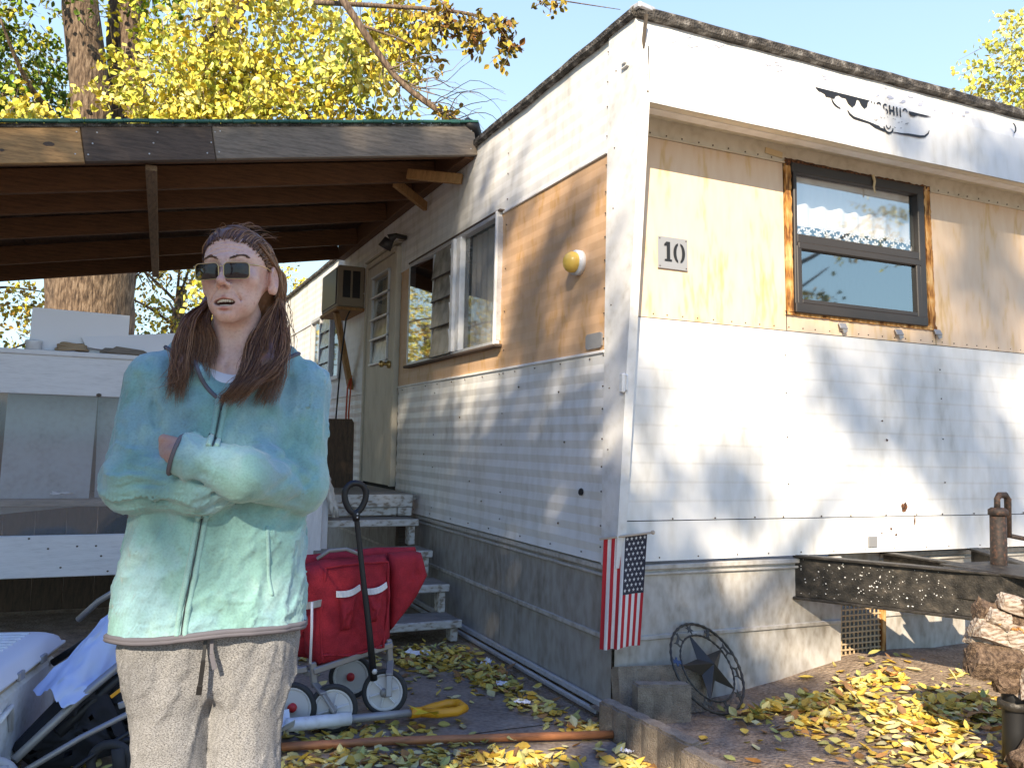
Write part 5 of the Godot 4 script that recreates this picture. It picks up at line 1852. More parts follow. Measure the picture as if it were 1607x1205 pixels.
func build_wagon():
	var w := thing("folding_wagon", "folded red cloth wagon with white wheels and black handle on the path", "wagon", Vector3(0, 0, -0.36))
	var P := func(a: Array) -> PackedVector2Array:
		var o := PackedVector2Array()
		for p in a:
			o.append(Vector2(p[0], p[1]))
		return o
	var back := obj("cloth_bag", pillow(P.call([[-1.42, 0.62], [-1.3, 0.69], [-1.12, 0.7], [-0.95, 0.715], [-0.77, 0.712], [-0.735, 0.6], [-0.83, 0.43], [-0.93, 0.3], [-1.2, 0.25], [-1.4, 0.3]]), 0.03, 0.1, 0.02, 3), M.red_cloth, w)
	back.position.z = -0.07
	obj("front_panel", pillow(P.call([[-1.29, 0.66], [-1.2, 0.68], [-0.93, 0.695], [-0.905, 0.66], [-0.895, 0.34], [-0.93, 0.28], [-1.05, 0.25], [-1.22, 0.24], [-1.26, 0.3]]), 0.075, 0.02, 0.012, 7), M.red_cloth, w)
	obj("side_flap", pillow(P.call([[-0.92, 0.7], [-0.8, 0.705], [-0.765, 0.695], [-0.735, 0.6], [-0.8, 0.48], [-0.9, 0.36]]), 0.05, 0.02, 0.012, 9), M.red_cloth, w)
	for e in [[[-1.2, 0.655], [-1.215, 0.45], [-1.2, 0.28]], [[-0.935, 0.67], [-0.925, 0.5], [-0.945, 0.31]], [[-1.2, 0.655], [-1.05, 0.668], [-0.935, 0.67]], [[-1.2, 0.3], [-1.08, 0.29], [-0.95, 0.315]]]:
		var sm := MB.new(true)
		var pth2 := []
		for i in 13:
			var t := i / 12.0 * 2.0
			var k2 := mini(int(t), 1)
			var q := Vector2(e[k2][0], e[k2][1]).lerp(Vector2(e[k2 + 1][0], e[k2 + 1][1]), t - k2)
			pth2.append(Vector3(q.x, q.y, 0.067 + 0.006 * sin(i * 1.7)))
		sm.tube(pth2, 0.006, 6)
		obj("seam", sm, M.red_cloth, w)
	for k in [[-1.105, 0.455, 0.095], [-0.99, 0.475, 0.08]]:
		var x: float = k[0]
		var y: float = k[1]
		var h: float = k[2]
		var pk := obj("pocket", pillow(P.call([[x - 0.045, y + h], [x + 0.045, y + h + 0.008], [x + 0.035, y], [x + 0.01, y - h * 0.75], [x - 0.03, y - h * 0.75], [x - 0.035, y]]), 0.1, 0.0, 0.02, 13), M.red_cloth, w)
		var mb := MB.new()
		var pth := []
		for i in 9:
			pth.append(Vector3(x - 0.05 + i * 0.0125, y + h - 0.004 + i * 0.003 - 0.006 * sin(i * PI / 8.0), 0.078 + 0.028 * sin(i * PI / 8.0)))
		for i in 8:
			mb.bar(pth[i], pth[i + 1], 0.005, 0.026, Vector3.UP, 0.001)
		obj("elastic_band", mb, M.cloth_white, pk)
	var mb := MB.new()
	for i in 8:
		mb.bar(Vector3(-1.32 + i * 0.017, 0.5 + 0.002 * i, 0.07 + 0.012 * sin(i * 0.5)), Vector3(-1.303 + i * 0.017, 0.502 + 0.002 * i, 0.07 + 0.012 * sin(i * 0.5 + 0.5)), 0.006, 0.028, Vector3.UP, 0.001)
	obj("strap", mb, M.strap, w)
	mb = MB.new(true)
	mb.tube([Vector3(-1.255, 0.52, 0.082), Vector3(-1.253, 0.42, 0.086), Vector3(-1.25, 0.27, 0.07)], 0.006, 6)
	obj("piping", mb, M.cloth_white, w)
	mb = MB.new(true)
	mb.tube([Vector3(-1.22, 0.68, -0.02), Vector3(-1.17, 0.715, -0.01), Vector3(-1.1, 0.72, 0.0), Vector3(-1.05, 0.7, 0.02)], 0.008, 6)
	obj("carry_loop", mb, M.strap, w)
	# metal frame
	var fr := [[[-1.235, 0.235, 0.06], [-0.9, 0.32, 0.06]], [[-1.235, 0.27, 0.05], [-1.225, 0.17, 0.05]], [[-0.915, 0.34, 0.05], [-0.905, 0.24, 0.05]], [[-1.38, 0.27, -0.1], [-0.95, 0.27, -0.12]], [[-1.34, 0.25, -0.1], [-1.235, 0.22, 0.04]], [[-0.95, 0.27, -0.12], [-0.91, 0.26, 0.05]], [[-1.05, 0.28, -0.02], [-1.05, 0.14, -0.02]], [[-1.4, 0.2, -0.05], [-1.25, 0.24, 0.03]]]
	for k in fr:
		mb = MB.new()
		mb.bar(Vector3(k[0][0], k[0][1], k[0][2]), Vector3(k[1][0], k[1][1], k[1][2]), 0.022, 0.026, Vector3.UP, 0.004)
		obj("frame_bar", mb, M.frame_gray, w)
	for k in [[Vector3(-1.225, 0.185, 0.05), Vector3(-1.165, 0.095, 0.14)], [Vector3(-0.905, 0.25, 0.05), Vector3(-0.94, 0.13, 0.13)]]:
		mb = MB.new()
		mb.bar(k[0], (k[0] + k[1]) * 0.5 + Vector3(-0.01, 0.02, 0.04), 0.03, 0.014, Vector3.UP, 0.003)
		mb.bar((k[0] + k[1]) * 0.5 + Vector3(-0.01, 0.02, 0.04), k[1] + Vector3(0, 0, 0.03), 0.026, 0.012, Vector3.UP, 0.003)
		obj("wheel_fork", mb, M.frame_gray, w)
	make_wheel(w, Vector3(-1.16, 0.095, 0.12), 0.097, Vector3(-0.3, 0, 1), false)
	make_wheel(w, Vector3(-0.94, 0.135, 0.1), 0.094, Vector3(-0.42, 0.05, 1), false)
	make_wheel(w, Vector3(-1.31, 0.1, 0.06), 0.097, Vector3(-0.62, 0, 1), true)
	make_wheel(w, Vector3(-1.0, 0.12, -0.24), 0.097, Vector3(-0.3, 0, 1), true)
	# handle
	var hd := group_part("handle", w)
	mb = MB.new(true)
	mb.tube([Vector3(-1.0, 0.2, 0.14), Vector3(-1.03, 0.4, 0.155), Vector3(-1.065, 0.65, 0.14), Vector3(-1.09, 0.85, 0.12), Vector3(-1.093, 0.885, 0.118)], [0.016, 0.0135, 0.0115, 0.0115, 0.016], 10)
	obj("shaft", mb, M.black, hd)
	mb = MB.new(true)
	var path := []
	for i in 22:
		var t := TAU * i / 22.0
		var nx := 0.044 * sin(t) * (1.0 + 0.25 * cos(t))
		path.append(Vector3(-1.1 + nx, 0.945 + 0.062 * cos(t), 0.12))
	mb.tube(path, 0.0135, 8, false, true)
	mb.tube([Vector3(-1.093, 0.85, 0.119), Vector3(-1.096, 0.89, 0.12)], [0.014, 0.02], 8)
	obj("grip", mb, M.black, hd)
	mb = MB.new(true)
	for y in [0.866, 0.88]:
		mb.ball(Vector3(-1.0925, y, 0.1365), Vector3(0.004, 0.004, 0.003), 6)
	mb.ball(Vector3(-1.005, 0.24, 0.165), Vector3(0.012, 0.012, 0.006), 8)
	obj("bolts", mb, M.alu, hd)


# ---------- cooler, blanket and folded stroller at the left ----------
func build_junk():
	var ax := Vector3(-0.217, 0, 0.976)        # along the cooler
	var wx := Vector3(0.976, 0, 0.217)         # across it
	var c := Vector3(-2.158, 0.02, -0.608) + ax * 0.37 - wx * 0.21
	var co := thing("cooler", "big white plastic cooler with a ridged lid by the porch", "cooler", c, Basis(wx, Vector3.UP, ax))
	var mb := MB.new()
	mb.box(Vector3(0, 0.165, 0), Vector3(0.37, 0.29, 0.7), 0.03)
	obj("body", mb, M.white_plastic, co)
	mb = MB.new()
	mb.box(Vector3(0, 0.318, 0), Vector3(0.375, 0.03, 0.71), 0.008)
	obj("rim", mb, M.beige_plastic, co)
	mb = MB.new(true)
	var n := 22
	var f := func(i: int, j: int) -> Vector3:
		var u := i / float(n) * 2.0 - 1.0
		var v := j / float(n) * 2.0 - 1.0
		var e := 1.0 - pow(absf(u), 7.0)
		var g := 1.0 - pow(absf(v), 9.0)
		return Vector3(u * 0.205, 0.338 + 0.058 * pow(maxf(e, 0.0), 0.6) * pow(maxf(g, 0.0), 0.6), v * 0.375)
	for i in n:
		for j in n:
			mb.quad(f.call(i, j), f.call(i + 1, j), f.call(i + 1, j + 1), f.call(i, j + 1))
	mb.smooth(false)
	mb.box(Vector3(0, 0.336, 0), Vector3(0.41, 0.012, 0.75), 0.003)
	var lid := obj("lid", mb, M.lid_plastic, co)
	for k in 7:
		mb = MB.new()
		mb.box(Vector3(-0.03, 0.397, -0.24 + k * 0.045), Vector3(0.28, 0.008, 0.016), 0.003)
		obj("ridge", mb, M.white_plastic, lid)
	for z in [-0.1, 0.14]:
		mb = MB.new()
		mb.box(Vector3(0.205, 0.335, z), Vector3(0.014, 0.03, 0.05), 0.003)
		obj("latch", mb, M.gray_metal, co)
	mb = MB.new(true)
	mb.tube([Vector3(0.188, 0.22, 0.28), Vector3(0.2, 0.25, 0.2), Vector3(0.19, 0.16, 0.16)], 0.01, 6)
	obj("drain", mb, M.white_plastic, co)

	# blanket draped over the stroller
	mb = MB.new(true)
	var A := Vector3(-1.95, 0.555, -0.42)
	var B := Vector3(-2.24, 0.29, -0.18)
	var C := Vector3(-1.84, 0.33, -0.3)
	var D := Vector3(-2.13, 0.27, -0.02)
	n = 20
	var g := func(i: int, j: int) -> Vector3:
		var u := i / float(n)
		var v := j / float(n)
		var p := A.lerp(C, u).lerp(B.lerp(D, u), v)
		p.y += 0.035 * sin(u * 7.0 - v * 2.2) * (0.4 + 0.6 * (1.0 - v)) + 0.02 * noise.get_noise_2d(u * 3.0, v * 3.0) + 0.02 * sin(PI * v)
		p.z += 0.03 * noise.get_noise_2d(u * 4.0 + 9.0, v * 4.0)
		return p
	for i in n:
		for j in n:
			mb.quad(g.call(i, j), g.call(i + 1, j), g.call(i + 1, j + 1), g.call(i, j + 1))
	tag(obj("blanket", mb, M.blanket), "pale blue blanket draped over the dark folded stroller", "blanket")

	var st := thing("folded_stroller", "collapsed black stroller lying in the dark beside the cooler", "stroller")
	var tubes := [[Vector3(-2.27, 0.11, 0.0), Vector3(-1.9, 0.4, -0.2), 0.015, M.frame_gray], [Vector3(-2.3, 0.06, 0.08), Vector3(-1.85, 0.26, 0.0), 0.01, M.frame_gray], [Vector3(-2.2, 0.02, 0.1), Vector3(-1.82, 0.2, -0.05), 0.008, M.black], [Vector3(-2.12, 0.45, -0.55), Vector3(-1.98, 0.58, -0.45), 0.012, M.frame_gray], [Vector3(-2.2, 0.3, -0.5), Vector3(-1.85, 0.52, -0.45), 0.014, M.black], [Vector3(-2.15, 0.15, -0.1), Vector3(-1.85, 0.38, -0.25), 0.02, M.black], [Vector3(-2.25, 0.05, -0.2), Vector3(-1.8, 0.1, -0.1), 0.012, M.black]]
	for k in tubes:
		mb = MB.new(true)
		mb.tube([k[0], (k[0] + k[1]) * 0.5 + Vector3(0, 0.012, 0), k[1]], k[2], 8)
		obj("frame_tube", mb, k[3], st)
	var sheets := [[[-2.24, 0.14], [-2.1, 0.29], [-1.86, 0.4], [-1.78, 0.3], [-1.83, 0.12], [-2.1, 0.02]], [[-2.3, 0.1], [-2.12, 0.3], [-2.0, 0.26], [-1.9, 0.05], [-2.2, 0.0]]]
	for k in 2:
		var pp := PackedVector2Array()
		for p in sheets[k]:
			pp.append(Vector2(p[0], p[1]))
		obj("seat_cloth", pillow(pp, 0.05, 0.05, 0.05, 31 + k), M.dark_cloth, st).position.z = -0.26 + 0.1 * k
	for p in [Vector3(-2.32, 0.06, 0.02), Vector3(-1.98, 0.08, 0.04)]:
		mb = MB.new(true)
		var path := []
		for i in 24:
			path.append(p + Vector3(cos(TAU * i / 24.0) * 0.06, sin(TAU * i / 24.0) * 0.06, 0.02 * cos(TAU * i / 24.0)))
		mb.tube(path, 0.016, 8, false, true)
		mb.tube([p + Vector3(0.02, 0.05, 0.02), p + Vector3(0.03, -0.03, 0.03)], 0.022, 8)
		obj("wheel", mb, M.wheel_gray if p.x < -2.2 else M.rubber, st)
	mb = MB.new()
	mb.bar(Vector3(-1.99, 0.28, -0.02), Vector3(-1.93, 0.32, -0.04), 0.004, 0.012)
	obj("yellow_tag", mb, M.yellow_plastic, st)
	mb = MB.new()
	mb.box(Vector3(-1.945, 0.25, -0.03), Vector3(0.04, 0.022, 0.012), 0.004, Basis(Vector3(0, 0, 1), 0.3))
	obj("buckle", mb, M.gray_metal, st)


# ---------- trees ----------
func leaf_mesh(len: float, wid: float, fold: float) -> ArrayMesh:
	var mb := MB.new()
	var rows := [[0.0, 0.0], [0.22, 0.36], [0.48, 0.5], [0.76, 0.3], [1.0, 0.0]]
	for k in 4:
		var a: Array = rows[k]
		var c: Array = rows[k + 1]
		var m0 := Vector3(0, -fold * sin(a[0] * PI) * 0.8, len * a[0])
		var m1 := Vector3(0, -fold * sin(c[0] * PI) * 0.8, len * c[0])
		for s in [-1.0, 1.0]:
			var p0 := m0 + Vector3(s * wid * a[1], fold * a[1] * 2.2, 0)
			var p1 := m1 + Vector3(s * wid * c[1], fold * c[1] * 2.2, 0)
			if k < 3:
				mb.tri(m0, p1, m1)
			if k > 0:
				mb.tri(m0, p0, p1 if k < 3 else m1)
	return mb.done()


func maple_leaf(r: float) -> ArrayMesh:
	var mb := MB.new()
	var pts := PackedVector2Array()
	for k in 5:
		var t := PI * 0.5 + (k - 2) * 0.98
		var w := r * (1.0 if k == 2 else (0.92 if k == 1 or k == 3 else 0.68))
		for q in [[-0.42, 0.5], [-0.3, 0.66], [-0.2, 0.62], [-0.15, 0.82], [-0.08, 0.8], [0.0, 1.0], [0.08, 0.8], [0.15, 0.82], [0.2, 0.62], [0.3, 0.66], [0.42, 0.5]]:
			pts.append(Vector2(cos(t + q[0]), sin(t + q[0])) * w * q[1])
	pts.append(Vector2(0, -r * 0.15))
	for i in pts.size():
		var a := pts[i]
		var b := pts[(i + 1) % pts.size()]
		mb.tri(Vector3(0, 0.004, 0), Vector3(a.x, a.length() * 0.16 * sin(a.angle() * 3.0), -a.y), Vector3(b.x, b.length() * 0.16 * sin(b.angle() * 3.0), -b.y))
	return mb.done()


func leaves(called: String, parent: Node, mesh: Mesh, xf: Array, cols: Array, m: Material) -> MultiMeshInstance3D:
	var mm := MultiMesh.new()
	mm.transform_format = MultiMesh.TRANSFORM_3D
	mm.use_colors = true
	mm.mesh = mesh
	mm.instance_count = xf.size()
	for i in xf.size():
		mm.set_instance_transform(i, xf[i])
		mm.set_instance_color(i, cols[i])
	var o := MultiMeshInstance3D.new()
	o.multimesh = mm
	o.material_override = m
	if parent == self:
		o.name = numbered(called)
		add_child(o)
	else:
		o.name = sub_name(parent, called)
		parent.add_child(o, true)
	return o


func rand_basis(droop := 0.5) -> Basis:
	var d := Vector3(rng.randfn(), rng.randfn() - droop, rng.randfn()).normalized()
	var s := rng.randf_range(0.7, 1.25)
	return Basis.looking_at(-d, Vector3(rng.randfn(), rng.randfn(), rng.randfn()).normalized() + Vector3(0, 0.01, 0)).scaled(Vector3(s, s, s))


const YELLOW := [Color(0.78, 0.7, 0.14), Color(0.72, 0.58, 0.08), Color(0.82, 0.77, 0.26), Color(0.58, 0.56, 0.09), Color(0.42, 0.46, 0.08)]
const GREEN := [Color(0.2, 0.3, 0.03), Color(0.13, 0.22, 0.025), Color(0.36, 0.4, 0.04), Color(0.55, 0.5, 0.06), Color(0.09, 0.15, 0.02)]
const MIXED := [Color(0.62, 0.5, 0.05), Color(0.35, 0.34, 0.04), Color(0.74, 0.6, 0.08), Color(0.24, 0.22, 0.04), Color(0.45, 0.3, 0.06)]
const OLIVE := [Color(0.26, 0.2, 0.03), Color(0.36, 0.26, 0.04), Color(0.18, 0.15, 0.03), Color(0.45, 0.34, 0.06), Color(0.2, 0.1, 0.03)]


# clumps: [centre, radii, number of sprigs, palette]; each sprig is a short twig with a fan of leaves
func crown(parent: Node, clumps: Array, leaf: Mesh, per := 9, spread := 0.16, twig := true):
	var xf := []
	var cols := []
	var tw := MB.new()
	for c in clumps:
		for k in c[2]:
			var d := Vector3(rng.randfn(), rng.randfn(), rng.randfn()).normalized() * pow(rng.randf(), 0.45)
			var p: Vector3 = c[0] + d * c[1]
			var along := (d + Vector3(rng.randfn() * 0.5, rng.randf_range(-0.9, 0.1), rng.randfn() * 0.5)).normalized()
			if twig:
				tw.tube([p - along * spread * 1.5, p + along * spread], [0.006, 0.002], 3, false)
			var base: Color = c[3][rng.randi() % c[3].size()]
			for i in per:
				var q := p + along * rng.randf_range(-spread, spread) + Vector3(rng.randfn(), rng.randfn(), rng.randfn()) * spread * 0.35
				xf.append(Transform3D(rand_basis(0.9), q))
				var v := rng.randf_range(0.75, 1.25)
				cols.append(Color(clampf(base.r * v, 0, 0.9), clampf(base.g * v * rng.randf_range(0.92, 1.06), 0, 0.9), base.b * v))
	leaves("foliage", parent, leaf, xf, cols, M.leaf).set_meta("kind", "stuff")
	if twig:
		obj("twigs", tw, M.twig, parent).set_meta("kind", "stuff")


func limb(mb: MB, pts: Array, r0: float, r1: float, sides := 10):
	# resample through the given points with a little wander
	var path := []
	var rad := []
	var n := pts.size() - 1
	var steps := 5
	for i in n:
		var p0: Vector3 = pts[maxi(i - 1, 0)]
		var p1: Vector3 = pts[i]
		var p2: Vector3 = pts[i + 1]
		var p3: Vector3 = pts[mini(i + 2, n)]
		for s in (steps + 1 if i == n - 1 else steps):
			var t := s / float(steps)
			path.append(p1.cubic_interpolate(p2, p0, p3, t))
			rad.append(lerpf(r0, r1, (i + t) / n))
	mb.tube(path, rad, sides)


# broad trunk with furrowed bark
func trunk_mesh(pts: Array, radii: Array, sides := 40, s := 1) -> MB:
	var mb := MB.new(true)
	var rows := []
	var n := pts.size() - 1
	for i in n:
		var m := 14
		for k in (m + 1 if i == n - 1 else m):
			var t := k / float(m)
			var p: Vector3 = pts[i].cubic_interpolate(pts[i + 1], pts[maxi(i - 1, 0)], pts[mini(i + 2, n)], t)
			var r := lerpf(radii[i], radii[i + 1], t)
			var ring := []
			for q in sides:
				var a := TAU * q / sides
				var furrow := 1.0 + 0.075 * (absf(noise.get_noise_3d(cos(a) * 4.0 * (0.4 + r), sin(a) * 4.0 * (0.4 + r), p.y * 0.55 + s * 9.0)) * 2.0 - 0.6) + 0.05 * noise.get_noise_3d(cos(a), sin(a), p.y * 0.6 + s)
				ring.append(p + Vector3(cos(a), 0, sin(a)) * r * furrow)
			rows.append([ring, p])
	for i in rows.size() - 1:
		for q in sides:
			mb.quad_out(rows[i][0][q], rows[i][0][(q + 1) % sides], rows[i + 1][0][(q + 1) % sides], rows[i + 1][0][q], (rows[i][1] + rows[i + 1][1]) * 0.5)
	return mb


func build_trees():
	var lf := leaf_mesh(0.095, 0.07, 0.012)
	var small := leaf_mesh(0.075, 0.05, 0.01)
	# the great cottonwood behind the porch
	var t := thing("cottonwood_tree", "huge cottonwood with thick furrowed trunk behind the porch roof", "tree")
	obj("trunk", trunk_mesh([Vector3(-2.55, -0.1, -11.1), Vector3(-2.55, 1.5, -11.1), Vector3(-2.5, 3.2, -11.1), Vector3(-2.55, 4.3, -11.0)], [0.95, 0.7, 0.62, 0.62], 48, 1), M.bark, t)
	obj("limb", trunk_mesh([Vector3(-2.65, 4.0, -10.95), Vector3(-2.62, 5.9, -10.9), Vector3(-2.9, 7.9, -10.9), Vector3(-3.3, 11.0, -10.7)], [0.34, 0.29, 0.26, 0.16], 32, 2), M.bark, t)
	obj("limb", trunk_mesh([Vector3(-2.4, 4.0, -11.3), Vector3(-2.1, 5.8, -11.5), Vector3(-2.25, 8.0, -11.6), Vector3(-2.1, 11.0, -11.8)], [0.34, 0.3, 0.27, 0.16], 32, 3), M.bark, t)
	obj("limb", trunk_mesh([Vector3(-2.2, 3.9, -11.0), Vector3(-1.5, 5.8, -11.2), Vector3(-0.9, 7.6, -11.2), Vector3(0.2, 10.0, -11.0)], [0.3, 0.24, 0.2, 0.12], 28, 4), M.bark, t)
	var mb := MB.new(true)
	limb(mb, [Vector3(-1.2, 7.9, -11.2), Vector3(-0.7, 7.7, -9.0), Vector3(-0.3, 6.9, -6.6), Vector3(-0.1, 5.85, -5.5), Vector3(0.42, 5.0, -5.2), Vector3(0.85, 4.62, -5.0), Vector3(1.02, 4.5, -4.95)], 0.06, 0.02, 9)
	obj("limb", mb, M.bark, t)
	mb = MB.new(true)
	limb(mb, [Vector3(0.1, 5.5, -5.3), Vector3(0.4, 5.3, -5.0), Vector3(0.55, 5.2, -4.9)], 0.018, 0.006, 6)
	limb(mb, [Vector3(-2.7, 5.0, -10.6), Vector3(-2.2, 5.1, -9.5), Vector3(-1.7, 4.6, -8.8), Vector3(-1.2, 4.7, -8.0)], 0.05, 0.015, 7)
	limb(mb, [Vector3(-2.9, 5.6, -10.7), Vector3(-3.4, 6.0, -10.0), Vector3(-3.7, 6.6, -9.5)], 0.05, 0.015, 7)
	limb(mb, [Vector3(-0.9, 7.6, -11.2), Vector3(-0.6, 6.4, -9.6), Vector3(-0.3, 5.6, -8.8), Vector3(-0.2, 4.6, -8.6)], 0.06, 0.012, 7)
	limb(mb, [Vector3(-0.5, 6.2, -9.2), Vector3(-0.2, 5.9, -8.2), Vector3(0.2, 5.0, -7.6)], 0.03, 0.008, 6)
	obj("limb", mb, M.bark, t)
	# bare twigs against the sky
	mb = MB.new(false)
	for k in 34:
		var p := Vector3(0.3, 5.1, -5.2).lerp(Vector3(1.0, 4.52, -4.95), rng.randf())
		var d := Vector3(rng.randf_range(0.1, 1.0), rng.randf_range(-0.3, 0.8), rng.randf_range(-0.6, 0.6)).normalized()
		var path := [p]
		var r := []
		for i in 9:
			d = (d + Vector3(rng.randfn(), rng.randfn() - 0.25, rng.randfn()) * 0.26).normalized()
			p += d * 0.1
			path.append(p)
		for i in 10:
			r.append(lerpf(0.0055, 0.0015, i / 9.0))
		mb.tube(path, r, 4, false)
	obj("bare_twigs", mb, M.twig, t).set_meta("kind", "stuff")
	crown(t, [
		[Vector3(-1.3, 5.9, -8.6), Vector3(1.0, 0.9, 0.9), 230, YELLOW], [Vector3(-0.5, 5.7, -8.2), Vector3(0.9, 0.8, 0.8), 230, YELLOW],
		[Vector3(-0.9, 5.0, -8.4), Vector3(0.9, 0.55, 0.7), 190, YELLOW], [Vector3(-0.1, 4.9, -8.0), Vector3(0.7, 0.5, 0.6), 130, YELLOW],
		[Vector3(-1.9, 5.1, -8.9), Vector3(0.5, 0.4, 0.5), 40, YELLOW], [Vector3(-0.6, 6.9, -8.0), Vector3(1.4, 0.8, 1.0), 160, YELLOW],
		[Vector3(0.3, 5.9, -7.4), Vector3(0.6, 0.6, 0.6), 60, YELLOW], [Vector3(0.6, 5.1, -7.4), Vector3(0.6, 0.4, 0.5), 60, MIXED], [Vector3(0.7, 5.8, -7.0), Vector3(0.7, 0.6, 0.6), 80, YELLOW], [Vector3(1.1, 6.3, -6.8), Vector3(0.6, 0.4, 0.5), 50, MIXED], [Vector3(-0.75, 3.05, -8.4), Vector3(0.5, 0.35, 0.4), 40, YELLOW],
		[Vector3(-3.2, 5.2, -9.6), Vector3(0.9, 0.5, 0.6), 70, YELLOW], [Vector3(-1.4, 4.7, -9.6), Vector3(1.2, 0.5, 0.6), 90, YELLOW], [Vector3(-1.0, 6.0, -10.0), Vector3(1.8, 1.2, 0.6), 160, YELLOW],
		[Vector3(-2.0, 7.2, -9.4), Vector3(0.8, 0.8, 0.8), 70, GREEN], [Vector3(-3.0, 8.6, -10.4), Vector3(2.6, 1.2, 1.6), 130, MIXED],
		[Vector3(0.2, 8.8, -9.4), Vector3(2.6, 1.2, 1.8), 150, YELLOW], [Vector3(-1.0, 10.5, -10.5), Vector3(3.4, 1.6, 2.4), 170, MIXED],
	], lf, 10, 0.17)
	# sprigs that hang into the sky above the trailer
	var ov := MB.new(true)
	crown(t, [[Vector3(0.62, 5.22, -4.3), Vector3(0.22, 0.2, 0.25), 22, OLIVE], [Vector3(0.9, 5.14, -4.2), Vector3(0.2, 0.17, 0.2), 22, OLIVE], [Vector3(1.14, 5.18, -4.1), Vector3(0.16, 0.12, 0.2), 12, OLIVE], [Vector3(1.2, 5.0, -4.1), Vector3(0.12, 0.14, 0.15), 12, OLIVE], [Vector3(1.6, 5.45, -4.0), Vector3(0.3, 0.08, 0.2), 6, OLIVE], [Vector3(0.95, 4.6, -5.0), Vector3(0.12, 0.1, 0.1), 10, MIXED]], small, 6, 0.08)
	limb(ov, [Vector3(-0.2, 6.2, -6.4), Vector3(0.2, 5.6, -5.0), Vector3(0.8, 5.35, -4.3), Vector3(1.15, 5.2, -4.1), Vector3(1.28, 4.95, -4.1)], 0.03, 0.004, 6)
	limb(ov, [Vector3(0.2, 5.7, -5.0), Vector3(0.9, 5.65, -4.3), Vector3(1.7, 5.55, -4.0), Vector3(2.3, 5.5, -3.8)], 0.015, 0.003, 6)
	obj("limb", ov, M.bark, t)

	# green tree at far left
	t = thing("green_tree", "green leaved tree at the left edge beyond the porch roof", "tree")
	obj("trunk", trunk_mesh([Vector3(-5.6, -0.1, -12.4), Vector3(-5.5, 3.0, -12.4), Vector3(-5.0, 7.0, -12.2)], [0.3, 0.24, 0.15], 24, 7), M.bark, t)
	mb = MB.new(true)
	limb(mb, [Vector3(-5.3, 5.0, -12.3), Vector3(-4.4, 6.0, -11.8), Vector3(-3.6, 6.4, -11.4)], 0.08, 0.02, 7)
	obj("limb", mb, M.bark, t)
	crown(t, [[Vector3(-4.2, 7.2, -11.6), Vector3(1.2, 1.3, 1.0), 190, GREEN], [Vector3(-3.9, 5.7, -11.8), Vector3(0.9, 0.8, 0.9), 100, GREEN], [Vector3(-5.4, 7.4, -12.0), Vector3(1.4, 1.8, 1.4), 200, GREEN], [Vector3(-4.2, 5.1, -11.5), Vector3(0.8, 0.5, 0.7), 90, MIXED], [Vector3(-3.5, 6.6, -12.6), Vector3(1.2, 1.5, 0.5), 170, GREEN], [Vector3(-4.0, 6.2, -13.5), Vector3(1.5, 1.8, 0.5), 200, YELLOW], [Vector3(-4.6, 9.0, -12.0), Vector3(2.0, 1.2, 1.5), 120, GREEN]], lf, 9, 0.17)

	# lower yellow trees beyond the porch
	var spots := [[Vector3(-4.9, 0, -15.0), MIXED, "dim yellow tree seen under the porch roof at far left"], [Vector3(-1.2, 0, -17.0), MIXED, "yellow and brown tree behind the woman's shoulder and hair"], [Vector3(0.8, 0, -20.0), MIXED, "thin yellow tree beyond the far end of the trailer"], [Vector3(-8.0, 0, -19.0), YELLOW, "yellow tree farthest to the left behind the green one"]]
	for k in spots.size():
		var b: Vector3 = spots[k][0]
		t = thing("yellow_tree", spots[k][2], "tree", Vector3.ZERO, Basis(), "autumn trees beyond the porch")
		obj("trunk", trunk_mesh([b, b + Vector3(0.1, 2.0, 0), b + Vector3(0.3, 4.5, 0.1)], [0.2, 0.16, 0.1], 16, 11 + k), M.bark, t)
		mb = MB.new(true)
		for i in 12:
			var a := b + Vector3(0.2, rng.randf_range(1.5, 4.2), 0)
			var d := Vector3(rng.randfn(), rng.randf_range(0.2, 0.9), rng.randfn()).normalized()
			limb(mb, [a, a + d * 0.8 + Vector3(0, 0.1, 0), a + d * 1.7], 0.04, 0.01, 5)
		obj("limb", mb, M.bark, t)
		crown(t, [[b + Vector3(0.2, 3.2, 0.2), Vector3(1.7, 1.1, 1.2), 200, spots[k][1]], [b + Vector3(0.2, 5.0, 0.0), Vector3(1.8, 1.3, 1.4), 130, spots[k][1]], [b + Vector3(-0.3, 2.0, 0.5), Vector3(1.8, 0.7, 0.9), 150, spots[k][1]]], lf, 8, 0.2)
	# pale yellow tree at the right
	t = thing("pale_yellow_tree", "bright yellow tree peeping over the trailer roof at the right edge", "tree")
	obj("trunk", trunk_mesh([Vector3(12.6, 0, -6.2), Vector3(12.5, 3.0, -6.2), Vector3(12.6, 6.0, -6.2)], [0.26, 0.2, 0.12], 18, 19), M.bark, t)
	mb = MB.new(true)
	for k in 8:
		var d := Vector3(rng.randfn(), rng.randf_range(0.3, 1.0), rng.randfn()).normalized()
		limb(mb, [Vector3(12.55, 4.0 + k * 0.25, -6.2), Vector3(12.55, 4.6 + k * 0.25, -6.2) + d * 0.6, Vector3(12.55, 5.0 + k * 0.25, -6.2) + d * 1.5], 0.05, 0.012, 6)
	obj("limb", mb, M.bark, t)
	crown(t, [[Vector3(12.5, 7.7, -6.2), Vector3(1.4, 1.5, 1.5), 420, YELLOW], [Vector3(13.8, 6.4, -6.0), Vector3(1.4, 1.2, 1.4), 150, YELLOW], [Vector3(12.0, 6.6, -6.0), Vector3(0.8, 0.8, 0.8), 120, YELLOW]], lf, 9, 0.18)
	build_shade_trees(lf)


func sunward(x: float, y: float, z: float, d: float) -> Vector3:
	return Vector3(x, y, z) - SUN * d


